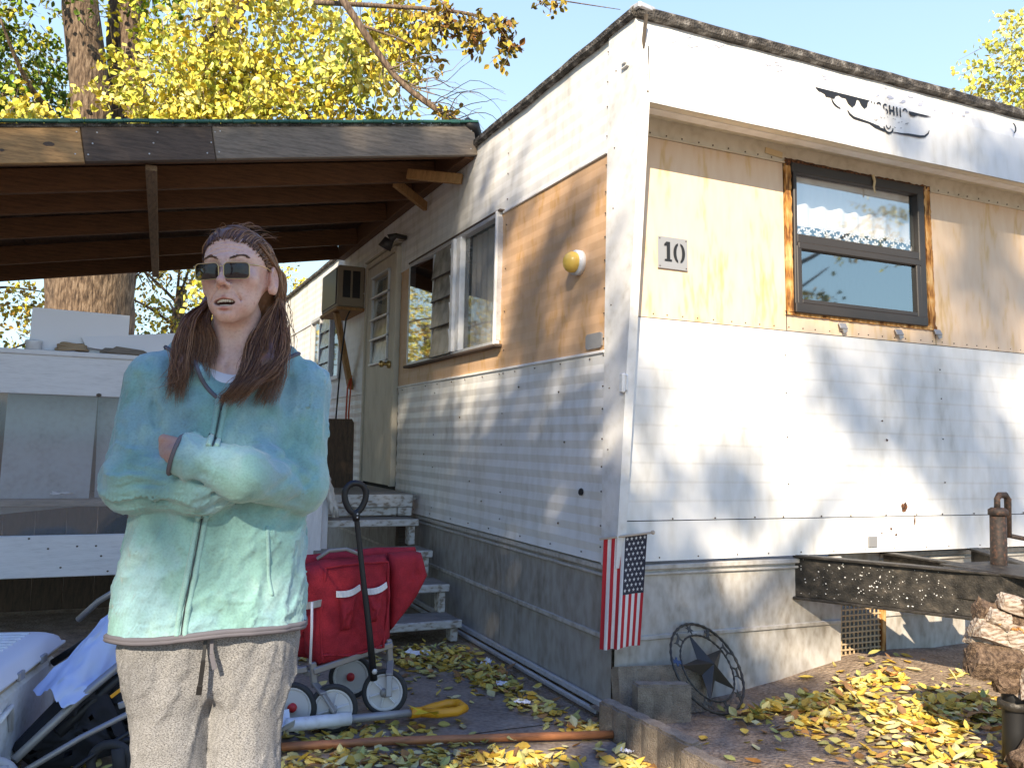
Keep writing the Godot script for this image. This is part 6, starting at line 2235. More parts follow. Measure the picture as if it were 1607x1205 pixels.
# trees across the lane behind the camera: they shade the yard and show in the window glass
func build_shade_trees(lf: Mesh):
	var t := thing("shade_tree", "tall spreading tree across the lane that dapples the yard", "tree")
	obj("trunk", trunk_mesh([Vector3(-9.5, 0, 10.5), Vector3(-9.4, 3.0, 10.4), Vector3(-9.0, 7.0, 10.2), Vector3(-8.8, 11.0, 10.4)], [0.5, 0.4, 0.3, 0.15], 24, 31), M.bark, t)
	var mb := MB.new(true)
	for k in [[Vector3(-9.3, 4.5, 10.4), Vector3(-8.3, 7.0, 9.6), Vector3(-7.3, 8.8, 8.6)], [Vector3(-9.1, 6.0, 10.3), Vector3(-7.6, 8.0, 11.0), Vector3(-6.2, 9.6, 11.2)], [Vector3(-9.0, 7.0, 10.2), Vector3(-10.0, 9.0, 9.6), Vector3(-10.6, 10.5, 9.0)], [Vector3(-9.0, 7.5, 10.2), Vector3(-8.6, 9.6, 9.0), Vector3(-8.0, 11.0, 8.2)]]:
		limb(mb, k, 0.16, 0.03, 8)
	obj("limb", mb, M.bark, t)
	var cl := []
	for i in 8:
		for k in 10:
			var q := Vector2(-3.6 + i * 0.52 + rng.randf_range(-0.12, 0.12), -4.1 + k * 0.56 + rng.randf_range(-0.12, 0.12))
			var lit := false
			for g in [[-1.06, 0.0, 0.46], [-0.85, 0.95, 0.66], [-1.6, 1.15, 0.7]]:
				lit = lit or q.distance_to(Vector2(g[0], g[1])) < g[2]
			if not lit:
				cl.append([sunward(q.x, 0.6, q.y, rng.randf_range(7.0, 9.0)), Vector3(0.48, 0.48, 0.48), 36, MIXED])
	for s in SHADE:
		cl.append([sunward(s[0], s[1], s[2], s[3] * (1.55 if s[0] > 0.1 else 1.0)), Vector3(s[4], s[4], s[4]), s[5], MIXED])
	crown(t, cl, lf, 12, 0.16)
	# the trees that close the yard on its left, beyond the frame
	var big := leaf_mesh(0.24, 0.2, 0.03)
	var around := [[Vector3(-8.2, 0, 2.0), "broad tree outside the picture to the left of the woman"], [Vector3(-8.4, 0, -2.4), "broad tree outside the picture left of the porch"], [Vector3(-8.0, 0, -6.6), "broad tree outside the picture left of the green tree"], [Vector3(3.4, 0, 15.5), "broad tree behind the camera across the lane"]]
	for k in around.size():
		var b: Vector3 = around[k][0]
		t = thing("yard_tree", around[k][1], "tree", Vector3.ZERO, Basis(), "trees that close the yard")
		obj("trunk", trunk_mesh([b, b + Vector3(0.1, 2.0, 0), b + Vector3(0.2, 5.0, 0.1)], [0.3, 0.24, 0.14], 16, 51 + k), M.bark, t)
		crown(t, [[b + Vector3(0, 5.2, 0), Vector3(1.9, 2.2, 2.2), 240, GREEN], [b + Vector3(0, 2.6, 0), Vector3(1.8, 1.6, 2.2), 200, MIXED]], big, 9, 0.3, false)
	# sparse tree that the front window mirrors
	t = thing("lane_tree", "thin leaved tree across the lane, mirrored in the front window", "tree")
	obj("trunk", trunk_mesh([Vector3(8.5, 0, 9.0), Vector3(8.6, 3.0, 9.0), Vector3(8.3, 7.0, 9.2), Vector3(8.5, 10.0, 9.2)], [0.3, 0.24, 0.15, 0.06], 20, 37), M.bark, t)
	mb = MB.new(true)
	for k in 16:
		var a := Vector3(8.45, 2.5 + k * 0.4, 9.1)
		var d := Vector3(rng.randfn(), rng.randf_range(0.1, 0.7), rng.randfn()).normalized()
		limb(mb, [a, a + d * 1.2, a + d * 2.4 + Vector3(0, 0.3, 0)], 0.06, 0.012, 6)
	obj("limb", mb, M.bark, t)
	cl = []
	for k in 14:
		cl.append([Vector3(8.5 + rng.randfn() * 1.8, rng.randf_range(3.0, 9.5), 9.0 + rng.randfn() * 1.5), Vector3(0.9, 0.7, 0.9), 34, MIXED])
	crown(t, cl, lf, 8, 0.2)


const SHADE := [
	# x, y, z of the shaded place, distance towards the sun, radius, sprigs
	[-1.8, 1.45, 1.37, 7.0, 0.45, 60], [-2.3, 1.75, -2.4, 8.6, 0.45, 60], [-1.8, 1.7, -2.4, 8.4, 0.4, 50], [-2.1, 0.3, 0.1, 8.0, 0.4, 40], [-1.95, 1.3, 1.35, 7.5, 0.28, 22], [-1.6, 1.55, 1.3, 7.2, 0.4, 40],
	[0.0, 1.2, -1.0, 7.8, 0.45, 34], [0.0, 0.9, -1.9, 8.3, 0.5, 40], [0.0, 1.9, -0.8, 8.2, 0.4, 26],
	[0.0, 2.0, -2.2, 8.6, 0.7, 60], [0.0, 0.4, -0.6, 7.6, 0.45, 40], [-1.2, 2.6, -1.8, 8.6, 0.6, 46], [0.0, 1.4, -2.8, 8.8, 0.5, 40],
	[0.2, 1.4, 0.0, 7.4, 0.16, 6], [0.65, 0.98, 0.0, 7.8, 0.24, 14], [1.4, 1.55, 0.0, 8.0, 0.26, 14], [2.2, 1.3, 0.0, 8.2, 0.5, 58], [1.85, 1.55, 0.0, 8.4, 0.3, 22], [2.4, 2.2, 0.0, 8.4, 0.5, 52],
	[2.6, 1.0, 0.0, 8.0, 0.3, 16], [1.6, 2.82, 0.2, 8.0, 0.18, 8], [2.4, 2.85, 0.2, 8.2, 0.25, 14], [1.1, 0.5, 0.0, 7.6, 0.15, 5],
	[-1.0, 2.95, -1.75, 8.4, 0.3, 22], [-0.4, 2.95, -1.75, 8.6, 0.35, 26], [-1.8, 2.85, -1.75, 8.3, 0.25, 16], [0.0, 1.0, -2.6, 8.2, 0.5, 40], [0.0, 1.2, -0.4, 8.0, 0.35, 20],
]


# ---------- fallen leaves ----------
func build_fallen_leaves():
	var lf := leaf_mesh(0.053, 0.031, 0.007)
	var xf := []
	var cols := []
	var pal := [Color(0.66, 0.49, 0.09), Color(0.58, 0.38, 0.05), Color(0.7, 0.6, 0.22), Color(0.48, 0.44, 0.13), Color(0.4, 0.2, 0.06), Color(0.6, 0.54, 0.28), Color(0.4, 0.42, 0.13), Color(0.22, 0.12, 0.05)]
	# heaps: centre x, z, spread x, z, count, on the soil or the path
	var heaps := [[0.8, 0.42, 0.26, 0.1, 230, 1], [0.95, 0.8, 0.2, 0.14, 250, 1], [0.62, 0.62, 0.14, 0.06, 60, 1], [1.22, 0.33, 0.12, 0.06, 60, 1], [1.25, 0.9, 0.2, 0.16, 200, 1], [0.55, 0.33, 0.12, 0.06, 70, 1], [0.4, 0.8, 0.3, 0.3, 34, 1], [0.75, 1.1, 0.25, 0.2, 190, 1], [1.0, 0.6, 0.5, 0.4, 70, 1], [1.6, 0.5, 0.4, 0.3, 60, 1], [2.6, 1.0, 0.8, 0.5, 200, 1],
		[-0.38, -1.2, 0.2, 0.2, 190, 0], [-0.25, -0.75, 0.1, 0.22, 170, 0], [-0.24, -0.25, 0.07, 0.16, 80, 0], [-0.17, 0.1, 0.06, 0.1, 60, 0], [-0.2, 0.55, 0.06, 0.14, 90, 0], [-0.9, 0.2, 0.25, 0.12, 130, 0], [-1.3, 0.1, 0.2, 0.12, 110, 0], [-0.6, 0.35, 0.15, 0.1, 80, 0], [-1.1, -0.1, 0.3, 0.06, 60, 0], [-0.7, -0.9, 0.4, 0.5, 60, 0], [-0.6, 0.7, 0.5, 0.3, 90, 0], [-2.2, -0.1, 0.3, 0.2, 60, 0], [-0.6, -1.45, 0.3, 0.1, 60, 0], [-1.2, -0.25, 0.3, 0.05, 50, 0]]
	for h in heaps:
		for i in int(h[4] * 1.5):
			var x: float = h[0] + clampf(rng.randfn(), -2.2, 2.2) * h[2] * 0.7
			var z: float = h[1] + clampf(rng.randfn(), -2.2, 2.2) * h[3] * 0.7
			if h[5] == 1 and (x < -0.02 or z < 0.04):
				continue
			if h[5] == 0 and x > -0.1 and z < 0.1:
				continue
			if h[5] == 0 and x > -0.15 and z > 0.1:
				continue
			var y := (yard_h(x, z) if h[5] == 1 else 0.002) + 0.004 + rng.randf() * 0.02 * minf(1.0, h[4] / 200.0)
			var b := Basis(Vector3.UP, rng.randf() * TAU) * Basis(Vector3.RIGHT, rng.randfn() * 0.3) * Basis(Vector3(0, 0, 1), rng.randfn() * 0.35)
			if rng.randf() < 0.3:
				b = b * Basis(Vector3(0, 0, 1), PI)
			var s := rng.randf_range(0.65, 1.3)
			xf.append(Transform3D(b.scaled(Vector3(s, s, s)), Vector3(x, y, z)))
			var c: Color = pal[mini(int(absf(rng.randfn()) * 3.8), 7)]
			var v := rng.randf_range(0.7, 1.15)
			cols.append(Color(minf(c.r * v, 0.85), minf(c.g * v, 0.8), c.b * v))
	var o := leaves("leaf_litter", self, lf, xf, cols, M.dead_leaf)
	tag(o, "yellow autumn leaves strewn over the soil and the path", "leaf litter")
	o.set_meta("kind", "stuff")
	# single leaves that lie apart
	var apart := [[0.45, 0.38, 0, 0.085, "pale curled leaf on the bare soil below the star"], [0.62, 0.74, 2, 0.08, "long pale leaf on the bare soil between star and hitch"], [0.3, 0.52, 0, 0.07, "leaf lying just behind the edging block row"], [1.3, 0.55, 1, 0.09, "single yellow leaf on bare soil under the hitch beam"], [-0.62, 0.05, 0, 0.075, "leaf lying alone on the path before the corner"], [-0.5, -0.5, 5, 0.07, "dull leaf lying alone in the patch of sun on the path"], [1.05, 0.12, 0, 0.08, "yellow leaf touching the foundation beside the star"], [1.5, 0.35, 5, 0.085, "faded leaf on the shaded soil below the hitch"]]
	var one := leaf_mesh(1.0, 0.5, 0.14)
	for k in apart:
		var m := mat(pal[k[2]], 0.65)
		m.backlight = Color(0.3, 0.3, 0.3)
		var q := obj("fallen_leaf", one, m)
		tag(q, k[4], "leaf", "single fallen leaves")
		var y: float = (yard_h(k[0], k[1]) if k[0] > 0.0 else 0.003) + 0.012
		q.transform = Transform3D(Basis(Vector3.UP, k[0] * 40.0).scaled(Vector3.ONE * k[3]), Vector3(k[0], y, k[1]))
	var mp := mat(Color(0.72, 0.5, 0.02), 0.6)
	mp.backlight = Color(0.4, 0.4, 0.4)
	var ml := obj("maple_leaf", maple_leaf(0.11), mp)
	tag(ml, "large yellow maple leaf lying against the yellow shovel grip", "leaf")
	ml.transform = Transform3D(Basis(Vector3.UP, 2.2) * Basis(Vector3.RIGHT, 0.35), Vector3(-0.79, 0.07, -0.13))
	var brown := mat(Color(0.26, 0.15, 0.06), 0.7)
	var k2 := [[1.12, 0.9, "big curled brown leaf among the yellow ones by the wood pile"], [1.02, 0.3, "brown curled leaf on the leaves in front of the vent"]]
	for k in k2:
		ml = obj("maple_leaf", maple_leaf(0.09), brown)
		tag(ml, k[2], "leaf")
		ml.transform = Transform3D(Basis(Vector3.UP, k[0] * 9.0) * Basis(Vector3.RIGHT, 0.3), Vector3(k[0], yard_h(k[0], k[1]) + 0.03, k[1]))


# ---------- the woman ----------
func smin(a: float, b: float, k: float) -> float:
	var h := maxf(k - absf(a - b), 0.0) / k
	return minf(a, b) - h * h * k * 0.25


func smax(a: float, b: float, k: float) -> float:
	var h := maxf(k - absf(a - b), 0.0) / k
	return maxf(a, b) + h * h * k * 0.25


func cap(p: Vector3, a: Vector3, b: Vector3, ra: float, rb: float) -> float:
	var ba := b - a
	var t := clampf((p - a).dot(ba) / ba.length_squared(), 0.0, 1.0)
	return (p - a - ba * t).length() - lerpf(ra, rb, t)


func ell(p: Vector3, c: Vector3, r: Vector3) -> float:
	var q := (p - c) / r
	var k0 := q.length()
	var k1 := (q / r).length()
	return k0 * (k0 - 1.0) / maxf(k1, 1e-5)


# surface nets: one vertex in each cell that the surface crosses
class Nets:
	var v := PackedVector3Array()
	var n := PackedVector3Array()
	var c := PackedColorArray()
	var id := PackedInt32Array()

	func add(f: Callable, lo: Vector3, hi: Vector3, h: float, paint: Callable, slack := 1.25):
		var nx := int((hi.x - lo.x) / h) + 2
		var ny := int((hi.y - lo.y) / h) + 2
		var nz := int((hi.z - lo.z) / h) + 2
		var d := PackedFloat32Array()
		d.resize(nx * ny * nz)
		d.fill(1e9)
		var at := PackedInt32Array()
		at.resize(nx * ny * nz)
		at.fill(-1)
		var sy := nx
		var sz := nx * ny
		var B := 6
		var active := []
		var reach := B * h * 0.87 * slack + h
		for bz in range(0, nz - 1, B):
			for by in range(0, ny - 1, B):
				for bx in range(0, nx - 1, B):
					var c0 := lo + Vector3(bx + B * 0.5, by + B * 0.5, bz + B * 0.5) * h
					var dc: float = f.call(c0)
					if absf(dc) > reach:
						continue
					active.append(Vector3i(bx, by, bz))
					for k in range(bz, mini(bz + B + 1, nz)):
						for j in range(by, mini(by + B + 1, ny)):
							var row := k * sz + j * sy
							for i in range(bx, mini(bx + B + 1, nx)):
								if d[row + i] > 1e8:
									d[row + i] = f.call(lo + Vector3(i, j, k) * h)
		var first := v.size()
		var offs := [0, 1, sy, sy + 1, sz, sz + 1, sz + sy, sz + sy + 1]
		var cor := [Vector3(0, 0, 0), Vector3(1, 0, 0), Vector3(0, 1, 0), Vector3(1, 1, 0), Vector3(0, 0, 1), Vector3(1, 0, 1), Vector3(0, 1, 1), Vector3(1, 1, 1)]
		var edges := [[0, 1], [2, 3], [4, 5], [6, 7], [0, 2], [1, 3], [4, 6], [5, 7], [0, 4], [1, 5], [2, 6], [3, 7]]
		for b in active:
			for k in range(b.z, mini(b.z + B, nz - 1)):
				for j in range(b.y, mini(b.y + B, ny - 1)):
					for i in range(b.x, mini(b.x + B, nx - 1)):
						var o: int = k * sz + j * sy + i
						var inside := 0
						for q in 8:
							if d[o + offs[q]] < 0.0:
								inside += 1
						if inside == 0 or inside == 8:
							continue
						var sum := Vector3.ZERO
						var cnt := 0
						for e in edges:
							var da: float = d[o + offs[e[0]]]
							var db: float = d[o + offs[e[1]]]
							if (da < 0.0) != (db < 0.0):
								sum += (cor[e[0]] as Vector3).lerp(cor[e[1]], da / (da - db))
								cnt += 1
						at[o] = v.size()
						var p := lo + (Vector3(i, j, k) + sum / cnt) * h
						v.append(p)
						var g := Vector3(d[o + 1] - d[o] + d[o + 1 + sy + sz] - d[o + sy + sz], d[o + sy] - d[o] + d[o + sy + 1 + sz] - d[o + 1 + sz], d[o + sz] - d[o] + d[o + sz + sy + 1] - d[o + sy + 1])
						n.append(g.normalized())
						c.append(paint.call(p, g.normalized()))
		for b in active:
			for k in range(maxi(b.z, 1), mini(b.z + B, nz - 1)):
				for j in range(maxi(b.y, 1), mini(b.y + B, ny - 1)):
					for i in range(maxi(b.x, 1), mini(b.x + B, nx - 1)):
						var o: int = k * sz + j * sy + i
						if at[o] < 0:
							continue
						var neg: bool = d[o] < 0.0
						if neg != (d[o + 1] < 0.0):
							quad(at[o], at[o - sy], at[o - sy - sz], at[o - sz], neg)
						if neg != (d[o + sy] < 0.0):
							quad(at[o], at[o - sz], at[o - sz - 1], at[o - 1], neg)
						if neg != (d[o + sz] < 0.0):
							quad(at[o], at[o - 1], at[o - 1 - sy], at[o - sy], neg)

	func quad(a: int, b: int, cc: int, e: int, flip: bool):
		if a < 0 or b < 0 or cc < 0 or e < 0:
			return
		if flip:
			id.append_array(PackedInt32Array([a, b, cc, a, cc, e]))
		else:
			id.append_array(PackedInt32Array([a, cc, b, a, e, cc]))

	func done() -> ArrayMesh:
		# check the winding once against the outward normals
		var good := 0
		for t in range(0, id.size(), 3):
			var fn := (v[id[t]] - v[id[t + 2]]).cross(v[id[t]] - v[id[t + 1]])
			good += 1 if fn.dot(n[id[t]]) > 0.0 else -1
		if good < 0:
			for t in range(0, id.size(), 3):
				var s := id[t + 1]
				id[t + 1] = id[t + 2]
				id[t + 2] = s
		var arr := []
		arr.resize(Mesh.ARRAY_MAX)
		arr[Mesh.ARRAY_VERTEX] = v
		arr[Mesh.ARRAY_NORMAL] = n
		arr[Mesh.ARRAY_COLOR] = c
		arr[Mesh.ARRAY_INDEX] = id
		var m := ArrayMesh.new()
		m.add_surface_from_arrays(Mesh.PRIMITIVE_TRIANGLES, arr)
		return m


# head frame inside the person's frame: turned to her right, chin a little up
var HEAD := Transform3D(Basis(Vector3.UP, deg_to_rad(-21)) * Basis(Vector3.RIGHT, deg_to_rad(-3)) * Basis(Vector3(0, 0, 1), deg_to_rad(3.0)) * Basis.from_scale(Vector3(0.925, 0.945, 0.945)), Vector3(0.029, 1.529, 0.02))
var HEAD_INV := HEAD.affine_inverse()

const TORSO := [
	# height, centre x, half width, half depth, centre z
	[0.70, 0.004, 0.188, 0.132, 0.0], [0.77, 0.004, 0.192, 0.136, 0.0], [0.86, 0.005, 0.19, 0.134, 0.0], [0.95, 0.01, 0.181, 0.13, 0.0], [1.05, 0.02, 0.172, 0.124, 0.0],
	[1.15, 0.024, 0.168, 0.12, 0.0], [1.24, 0.026, 0.168, 0.112, -0.004], [1.3, 0.026, 0.165, 0.096, -0.01], [1.345, 0.026, 0.14, 0.074, -0.018], [1.38, 0.026, 0.085, 0.055, -0.024], [1.41, 0.026, 0.05, 0.04, -0.026],
]


func torso(p: Vector3, inset: float) -> float:
	var y := clampf(p.y, 0.7, 1.41)
	var k := 0
	while k < TORSO.size() - 2 and y > TORSO[k + 1][0]:
		k += 1
	var a: Array = TORSO[k]
	var b: Array = TORSO[k + 1]
	var t: float = (y - a[0]) / (b[0] - a[0])
	t = t * t * (3.0 - 2.0 * t) * 0.5 + t * 0.5
	var rx: float = lerpf(a[2], b[2], t) - inset
	var rz: float = lerpf(a[3], b[3], t) - inset
	var q := Vector2((p.x - lerpf(a[1], b[1], t)) / rx, (p.z - lerpf(a[4], b[4], t)) / rz)
	var l := pow(pow(absf(q.x), 2.3) + pow(absf(q.y), 2.3), 1.0 / 2.3)
	var d := (l - 1.0) * minf(rx, rz) * (1.0 + 0.25 * absf(q.x) / maxf(l, 0.01))
	return maxf(d, maxf(p.y - 1.41, 0.7 - p.y))


const R_SH := Vector3(-0.128, 1.297, 0.0)
const R_EL := Vector3(-0.156, 1.088, 0.045)
const R_MID := Vector3(-0.02, 1.082, 0.142)
const R_WR := Vector3(0.095, 1.128, 0.115)
const L_SH := Vector3(0.18, 1.297, 0.0)
const L_EL := Vector3(0.172, 1.082, 0.055)
const L_MID := Vector3(0.05, 1.11, 0.188)
const L_WR := Vector3(-0.062, 1.144, 0.174)


# ridged cloth folds that run along a direction
func folds(p: Vector3, along: Vector3, f: float, s: float) -> float:
	var q := (p - along * p.dot(along) * 0.86) * f
	var w := noise.get_noise_3d(p.x * 4.0 + s, p.y * 4.0, p.z * 4.0) * 0.7
	var r := 1.0 - absf(noise.get_noise_3d(q.x + s + w, q.y + w, q.z)) * 2.2
	return r * absf(r)


func crease(p: Vector3, a: Vector3, b: Vector3, w: float, depth: float) -> float:
	var q := cap(p, a, b, 0.0, 0.0) / w
	return depth * exp(-q * q)


func jacket(p: Vector3) -> float:
	var d := torso(p, 0.0)
	# shoulders and hood
	d = smin(d, cap(p, Vector3(0.0, 1.322, -0.01), R_SH, 0.052, 0.058), 0.05)
	d = smin(d, cap(p, Vector3(0.05, 1.322, -0.01), L_SH, 0.052, 0.058), 0.05)
	var hood := cap(p, Vector3(-0.075, 1.362, 0.0), Vector3(-0.02, 1.395, -0.075), 0.026, 0.036)
	hood = smin(hood, cap(p, Vector3(-0.02, 1.395, -0.075), Vector3(0.075, 1.395, -0.078), 0.036, 0.036), 0.03)
	hood = smin(hood, cap(p, Vector3(0.075, 1.395, -0.078), Vector3(0.135, 1.36, 0.0), 0.036, 0.026), 0.03)
	hood = smin(hood, cap(p, Vector3(-0.08, 1.362, 0.0), Vector3(-0.032, 1.315, 0.085), 0.023, 0.014), 0.03)
	hood = smin(hood, cap(p, Vector3(0.138, 1.36, 0.0), Vector3(0.07, 1.312, 0.085), 0.023, 0.014), 0.03)
	hood = smin(hood, cap(p, Vector3(0.02, 1.33, -0.1), Vector3(0.03, 1.2, -0.115), 0.05, 0.03), 0.05)
	d = smin(d, hood, 0.018)
	# opening at the neck
	d = smax(d, -cap(p, Vector3(0.026, 1.43, 0.02), Vector3(0.008, 1.305, 0.13), 0.078, 0.04), 0.012)
	# long soft folds of the body
	if p.z > -0.05:
		d -= 0.007 * folds(p, Vector3(0.18, 0.98, 0.0), 9.0, 2.0) * smoothstep(1.35, 1.2, p.y)
		d -= 0.0045 * folds(p, Vector3(0.75, 0.6, 0.0), 10.0, 7.0) * smoothstep(1.08, 0.95, p.y)
	# armhole seams and the pull towards the crossed arms
	d += crease(p, Vector3(-0.1, 1.335, 0.05), Vector3(-0.098, 1.19, 0.115), 0.011, 0.011)
	d += crease(p, Vector3(0.142, 1.31, 0.055), Vector3(0.13, 1.18, 0.112), 0.014, 0.014)
	d += crease(p, Vector3(0.115, 1.27, 0.11), Vector3(0.06, 1.18, 0.128), 0.01, 0.006)
	d += crease(p, Vector3(0.09, 1.235, 0.12), Vector3(0.015, 1.17, 0.13), 0.009, 0.005)
	d += crease(p, Vector3(-0.07, 1.25, 0.12), Vector3(-0.03, 1.18, 0.13), 0.01, 0.004)
	# right arm (at the left of the picture) below, left arm over it
	var ra := cap(p, R_SH, R_EL, 0.058, 0.056)
	ra = smin(ra, cap(p, R_EL, R_MID, 0.055, 0.046), 0.03)
	ra = smin(ra, cap(p, R_MID, R_WR, 0.046, 0.04), 0.03)
	if ra < 0.03:
		ra -= 0.0065 * folds(p, (R_EL - R_SH).normalized(), 17.0, 21.0) * smoothstep(1.1, 1.2, p.y)
		ra -= 0.0085 * folds(p, (R_MID - R_EL + Vector3(0, -0.01, 0)).normalized(), 13.0, 33.0) * smoothstep(1.2, 1.12, p.y)
	var la := cap(p, L_SH, L_EL, 0.057, 0.055)
	la = smin(la, cap(p, L_EL, L_MID, 0.054, 0.047), 0.035)
	la = smin(la, cap(p, L_MID, L_WR, 0.047, 0.038), 0.03)
	# turned-back bulge of the cuff
	la = smin(la, cap(p, Vector3(-0.05, 1.166, 0.172), Vector3(-0.045, 1.115, 0.185), 0.019, 0.017), 0.02)
	if la < 0.03:
		la -= 0.0085 * folds(p, (L_EL - L_SH).normalized(), 16.0, 41.0) * smoothstep(1.13, 1.2, p.y)
		la -= 0.003 * folds(p, (L_MID - L_EL + Vector3(0, 0.05, 0)).normalized(), 11.0, 55.0) * smoothstep(1.22, 1.14, p.y)
		la += crease(p, Vector3(0.12, 1.165, 0.125), Vector3(0.2, 1.115, 0.11), 0.011, 0.008)
		la += crease(p, Vector3(0.125, 1.15, 0.15), Vector3(0.175, 1.09, 0.125), 0.01, 0.006)
	la = smax(la, (p - L_WR).dot((L_WR - L_MID).normalized()) - 0.012, 0.006)
	if ra < 0.03:
		ra += crease(p, Vector3(-0.165, 1.115, 0.1), Vector3(-0.02, 1.098, 0.19), 0.006, 0.006)
		ra += crease(p, Vector3(-0.17, 1.09, 0.1), Vector3(0.0, 1.076, 0.192), 0.006, 0.007)
		ra += crease(p, Vector3(-0.165, 1.062, 0.1), Vector3(0.03, 1.052, 0.185), 0.006, 0.006)
		ra += crease(p, Vector3(-0.15, 1.145, 0.095), Vector3(-0.07, 1.115, 0.17), 0.007, 0.006)
	if la < 0.03:
		la += crease(p, Vector3(0.14, 1.15, 0.135), Vector3(0.06, 1.13, 0.215), 0.007, 0.006)
		la += crease(p, Vector3(0.17, 1.125, 0.12), Vector3(0.11, 1.075, 0.2), 0.008, 0.006)
		la += crease(p, Vector3(0.19, 1.1, 0.11), Vector3(0.15, 1.05, 0.13), 0.008, 0.005)
		la += crease(p, Vector3(-0.03, 1.16, 0.195), Vector3(-0.02, 1.11, 0.215), 0.007, 0.005)
		la += crease(p, Vector3(0.165, 1.25, 0.055), Vector3(0.19, 1.14, 0.085), 0.009, 0.006)
	d = smin(d, ra, 0.012)
	d = smin(d, la, 0.005)
	# shoulder drape creases on the right sleeve
	d += crease(p, Vector3(-0.135, 1.335, 0.045), Vector3(-0.118, 1.2, 0.07), 0.01, 0.007)
	d += crease(p, Vector3(-0.16, 1.3, 0.05), Vector3(-0.15, 1.16, 0.085), 0.01, 0.006)
	# dip where the forearm lies on the other
	d += crease(p, Vector3(-0.04, 1.1, 0.192), Vector3(0.12, 1.04, 0.165), 0.008, 0.011)
	# open hem
	d = maxf(d, 0.775 + 0.012 * sin(p.x * 9.0 + 1.0) - p.y)
	d -= 0.0007 * noise.get_noise_3d(p.x * 160.0, p.y * 160.0, p.z * 160.0)
	return d


func paint_jacket(p: Vector3, _n: Vector3) -> Color:
	var a := noise.get_noise_3d(p.x * 5.0, p.y * 4.0, p.z * 5.0)
	var b := noise.get_noise_3d(p.x * 11.0 + 9.0, p.y * 10.0, p.z * 11.0)
	var f := noise.get_noise_3d(p.x * 70.0 + 3.0, p.y * 70.0, p.z * 70.0)
	var mint := Color(0.24, 0.45, 0.42)
	var blue := Color(0.235, 0.41, 0.46)
	var pale := Color(0.31, 0.5, 0.49)
	var c := mint.lerp(blue, smoothstep(-0.25, 0.35, a + 0.35 * b + (p.y - 1.05) * 0.6))
	c = c.lerp(pale, smoothstep(0.05, 0.6, b + 0.3 * a))
	c = c * (1.0 - 0.2 * smoothstep(0.1, 0.6, -b - 0.3 * a))
	return c * (1.0 + 0.06 * f)


func trousers(p: Vector3) -> float:
	var t := smoothstep(0.63, 0.82, p.y)
	var rx := lerpf(0.15, 0.166, t)
	var rz := lerpf(0.08, 0.12, t)
	var q := Vector2((p.x - 0.008) / rx, p.z / rz)
	var d := (q.length() - 1.0) * rz
	d = smax(d, maxf(p.y - 0.86, 0.66 - p.y), 0.03)
	var legs := 1e9
	for s in [-1.0, 1.0]:
		var hip := Vector3(0.008 + 0.081 * s, 0.74, 0.004)
		var knee := Vector3(0.012 + 0.07 * s, 0.47, 0.02)
		var ank := Vector3(0.015 + 0.075 * s, 0.09, -0.005)
		var l := smin(cap(p, hip, knee, 0.088, 0.068), cap(p, knee, ank, 0.068, 0.054), 0.03)
		legs = smin(legs, l, 0.006)
	d = smin(d, legs, 0.05)
	d -= 0.006 * folds(p, Vector3(0.1, 0.95, 0.1), 10.0, 71.0)
	d = maxf(d, 0.05 - p.y)
	return d


func neck_and_chest(p: Vector3) -> float:
	var d := cap(p, Vector3(0.03, 1.46, -0.002), Vector3(0.024, 1.33, -0.018), 0.045, 0.053)
	d = smin(d, torso(p, 0.013), 0.03)
	# neck cords and collar bones
	d = smin(d, cap(p, Vector3(0.064, 1.45, 0.004), Vector3(0.032, 1.335, 0.045), 0.011, 0.01), 0.025)
	d = smin(d, cap(p, Vector3(-0.004, 1.44, 0.008), Vector3(0.012, 1.335, 0.045), 0.01, 0.009), 0.025)
	d = smin(d, cap(p, Vector3(0.04, 1.33, 0.052), Vector3(0.13, 1.345, 0.02), 0.009, 0.008), 0.02)
	d = smin(d, cap(p, Vector3(0.006, 1.33, 0.052), Vector3(-0.08, 1.345, 0.02), 0.009, 0.008), 0.02)
	d = smax(d, -ell(p, Vector3(0.022, 1.336, 0.068), Vector3(0.012, 0.014, 0.01)), 0.012)
	return d


func cranium(p: Vector3) -> float:
	return smin(ell(p, Vector3(0, 0.034, -0.016), Vector3(0.0735, 0.077, 0.093)), ell(p, Vector3(0, 0.035, 0.032), Vector3(0.058, 0.06, 0.052)), 0.03)


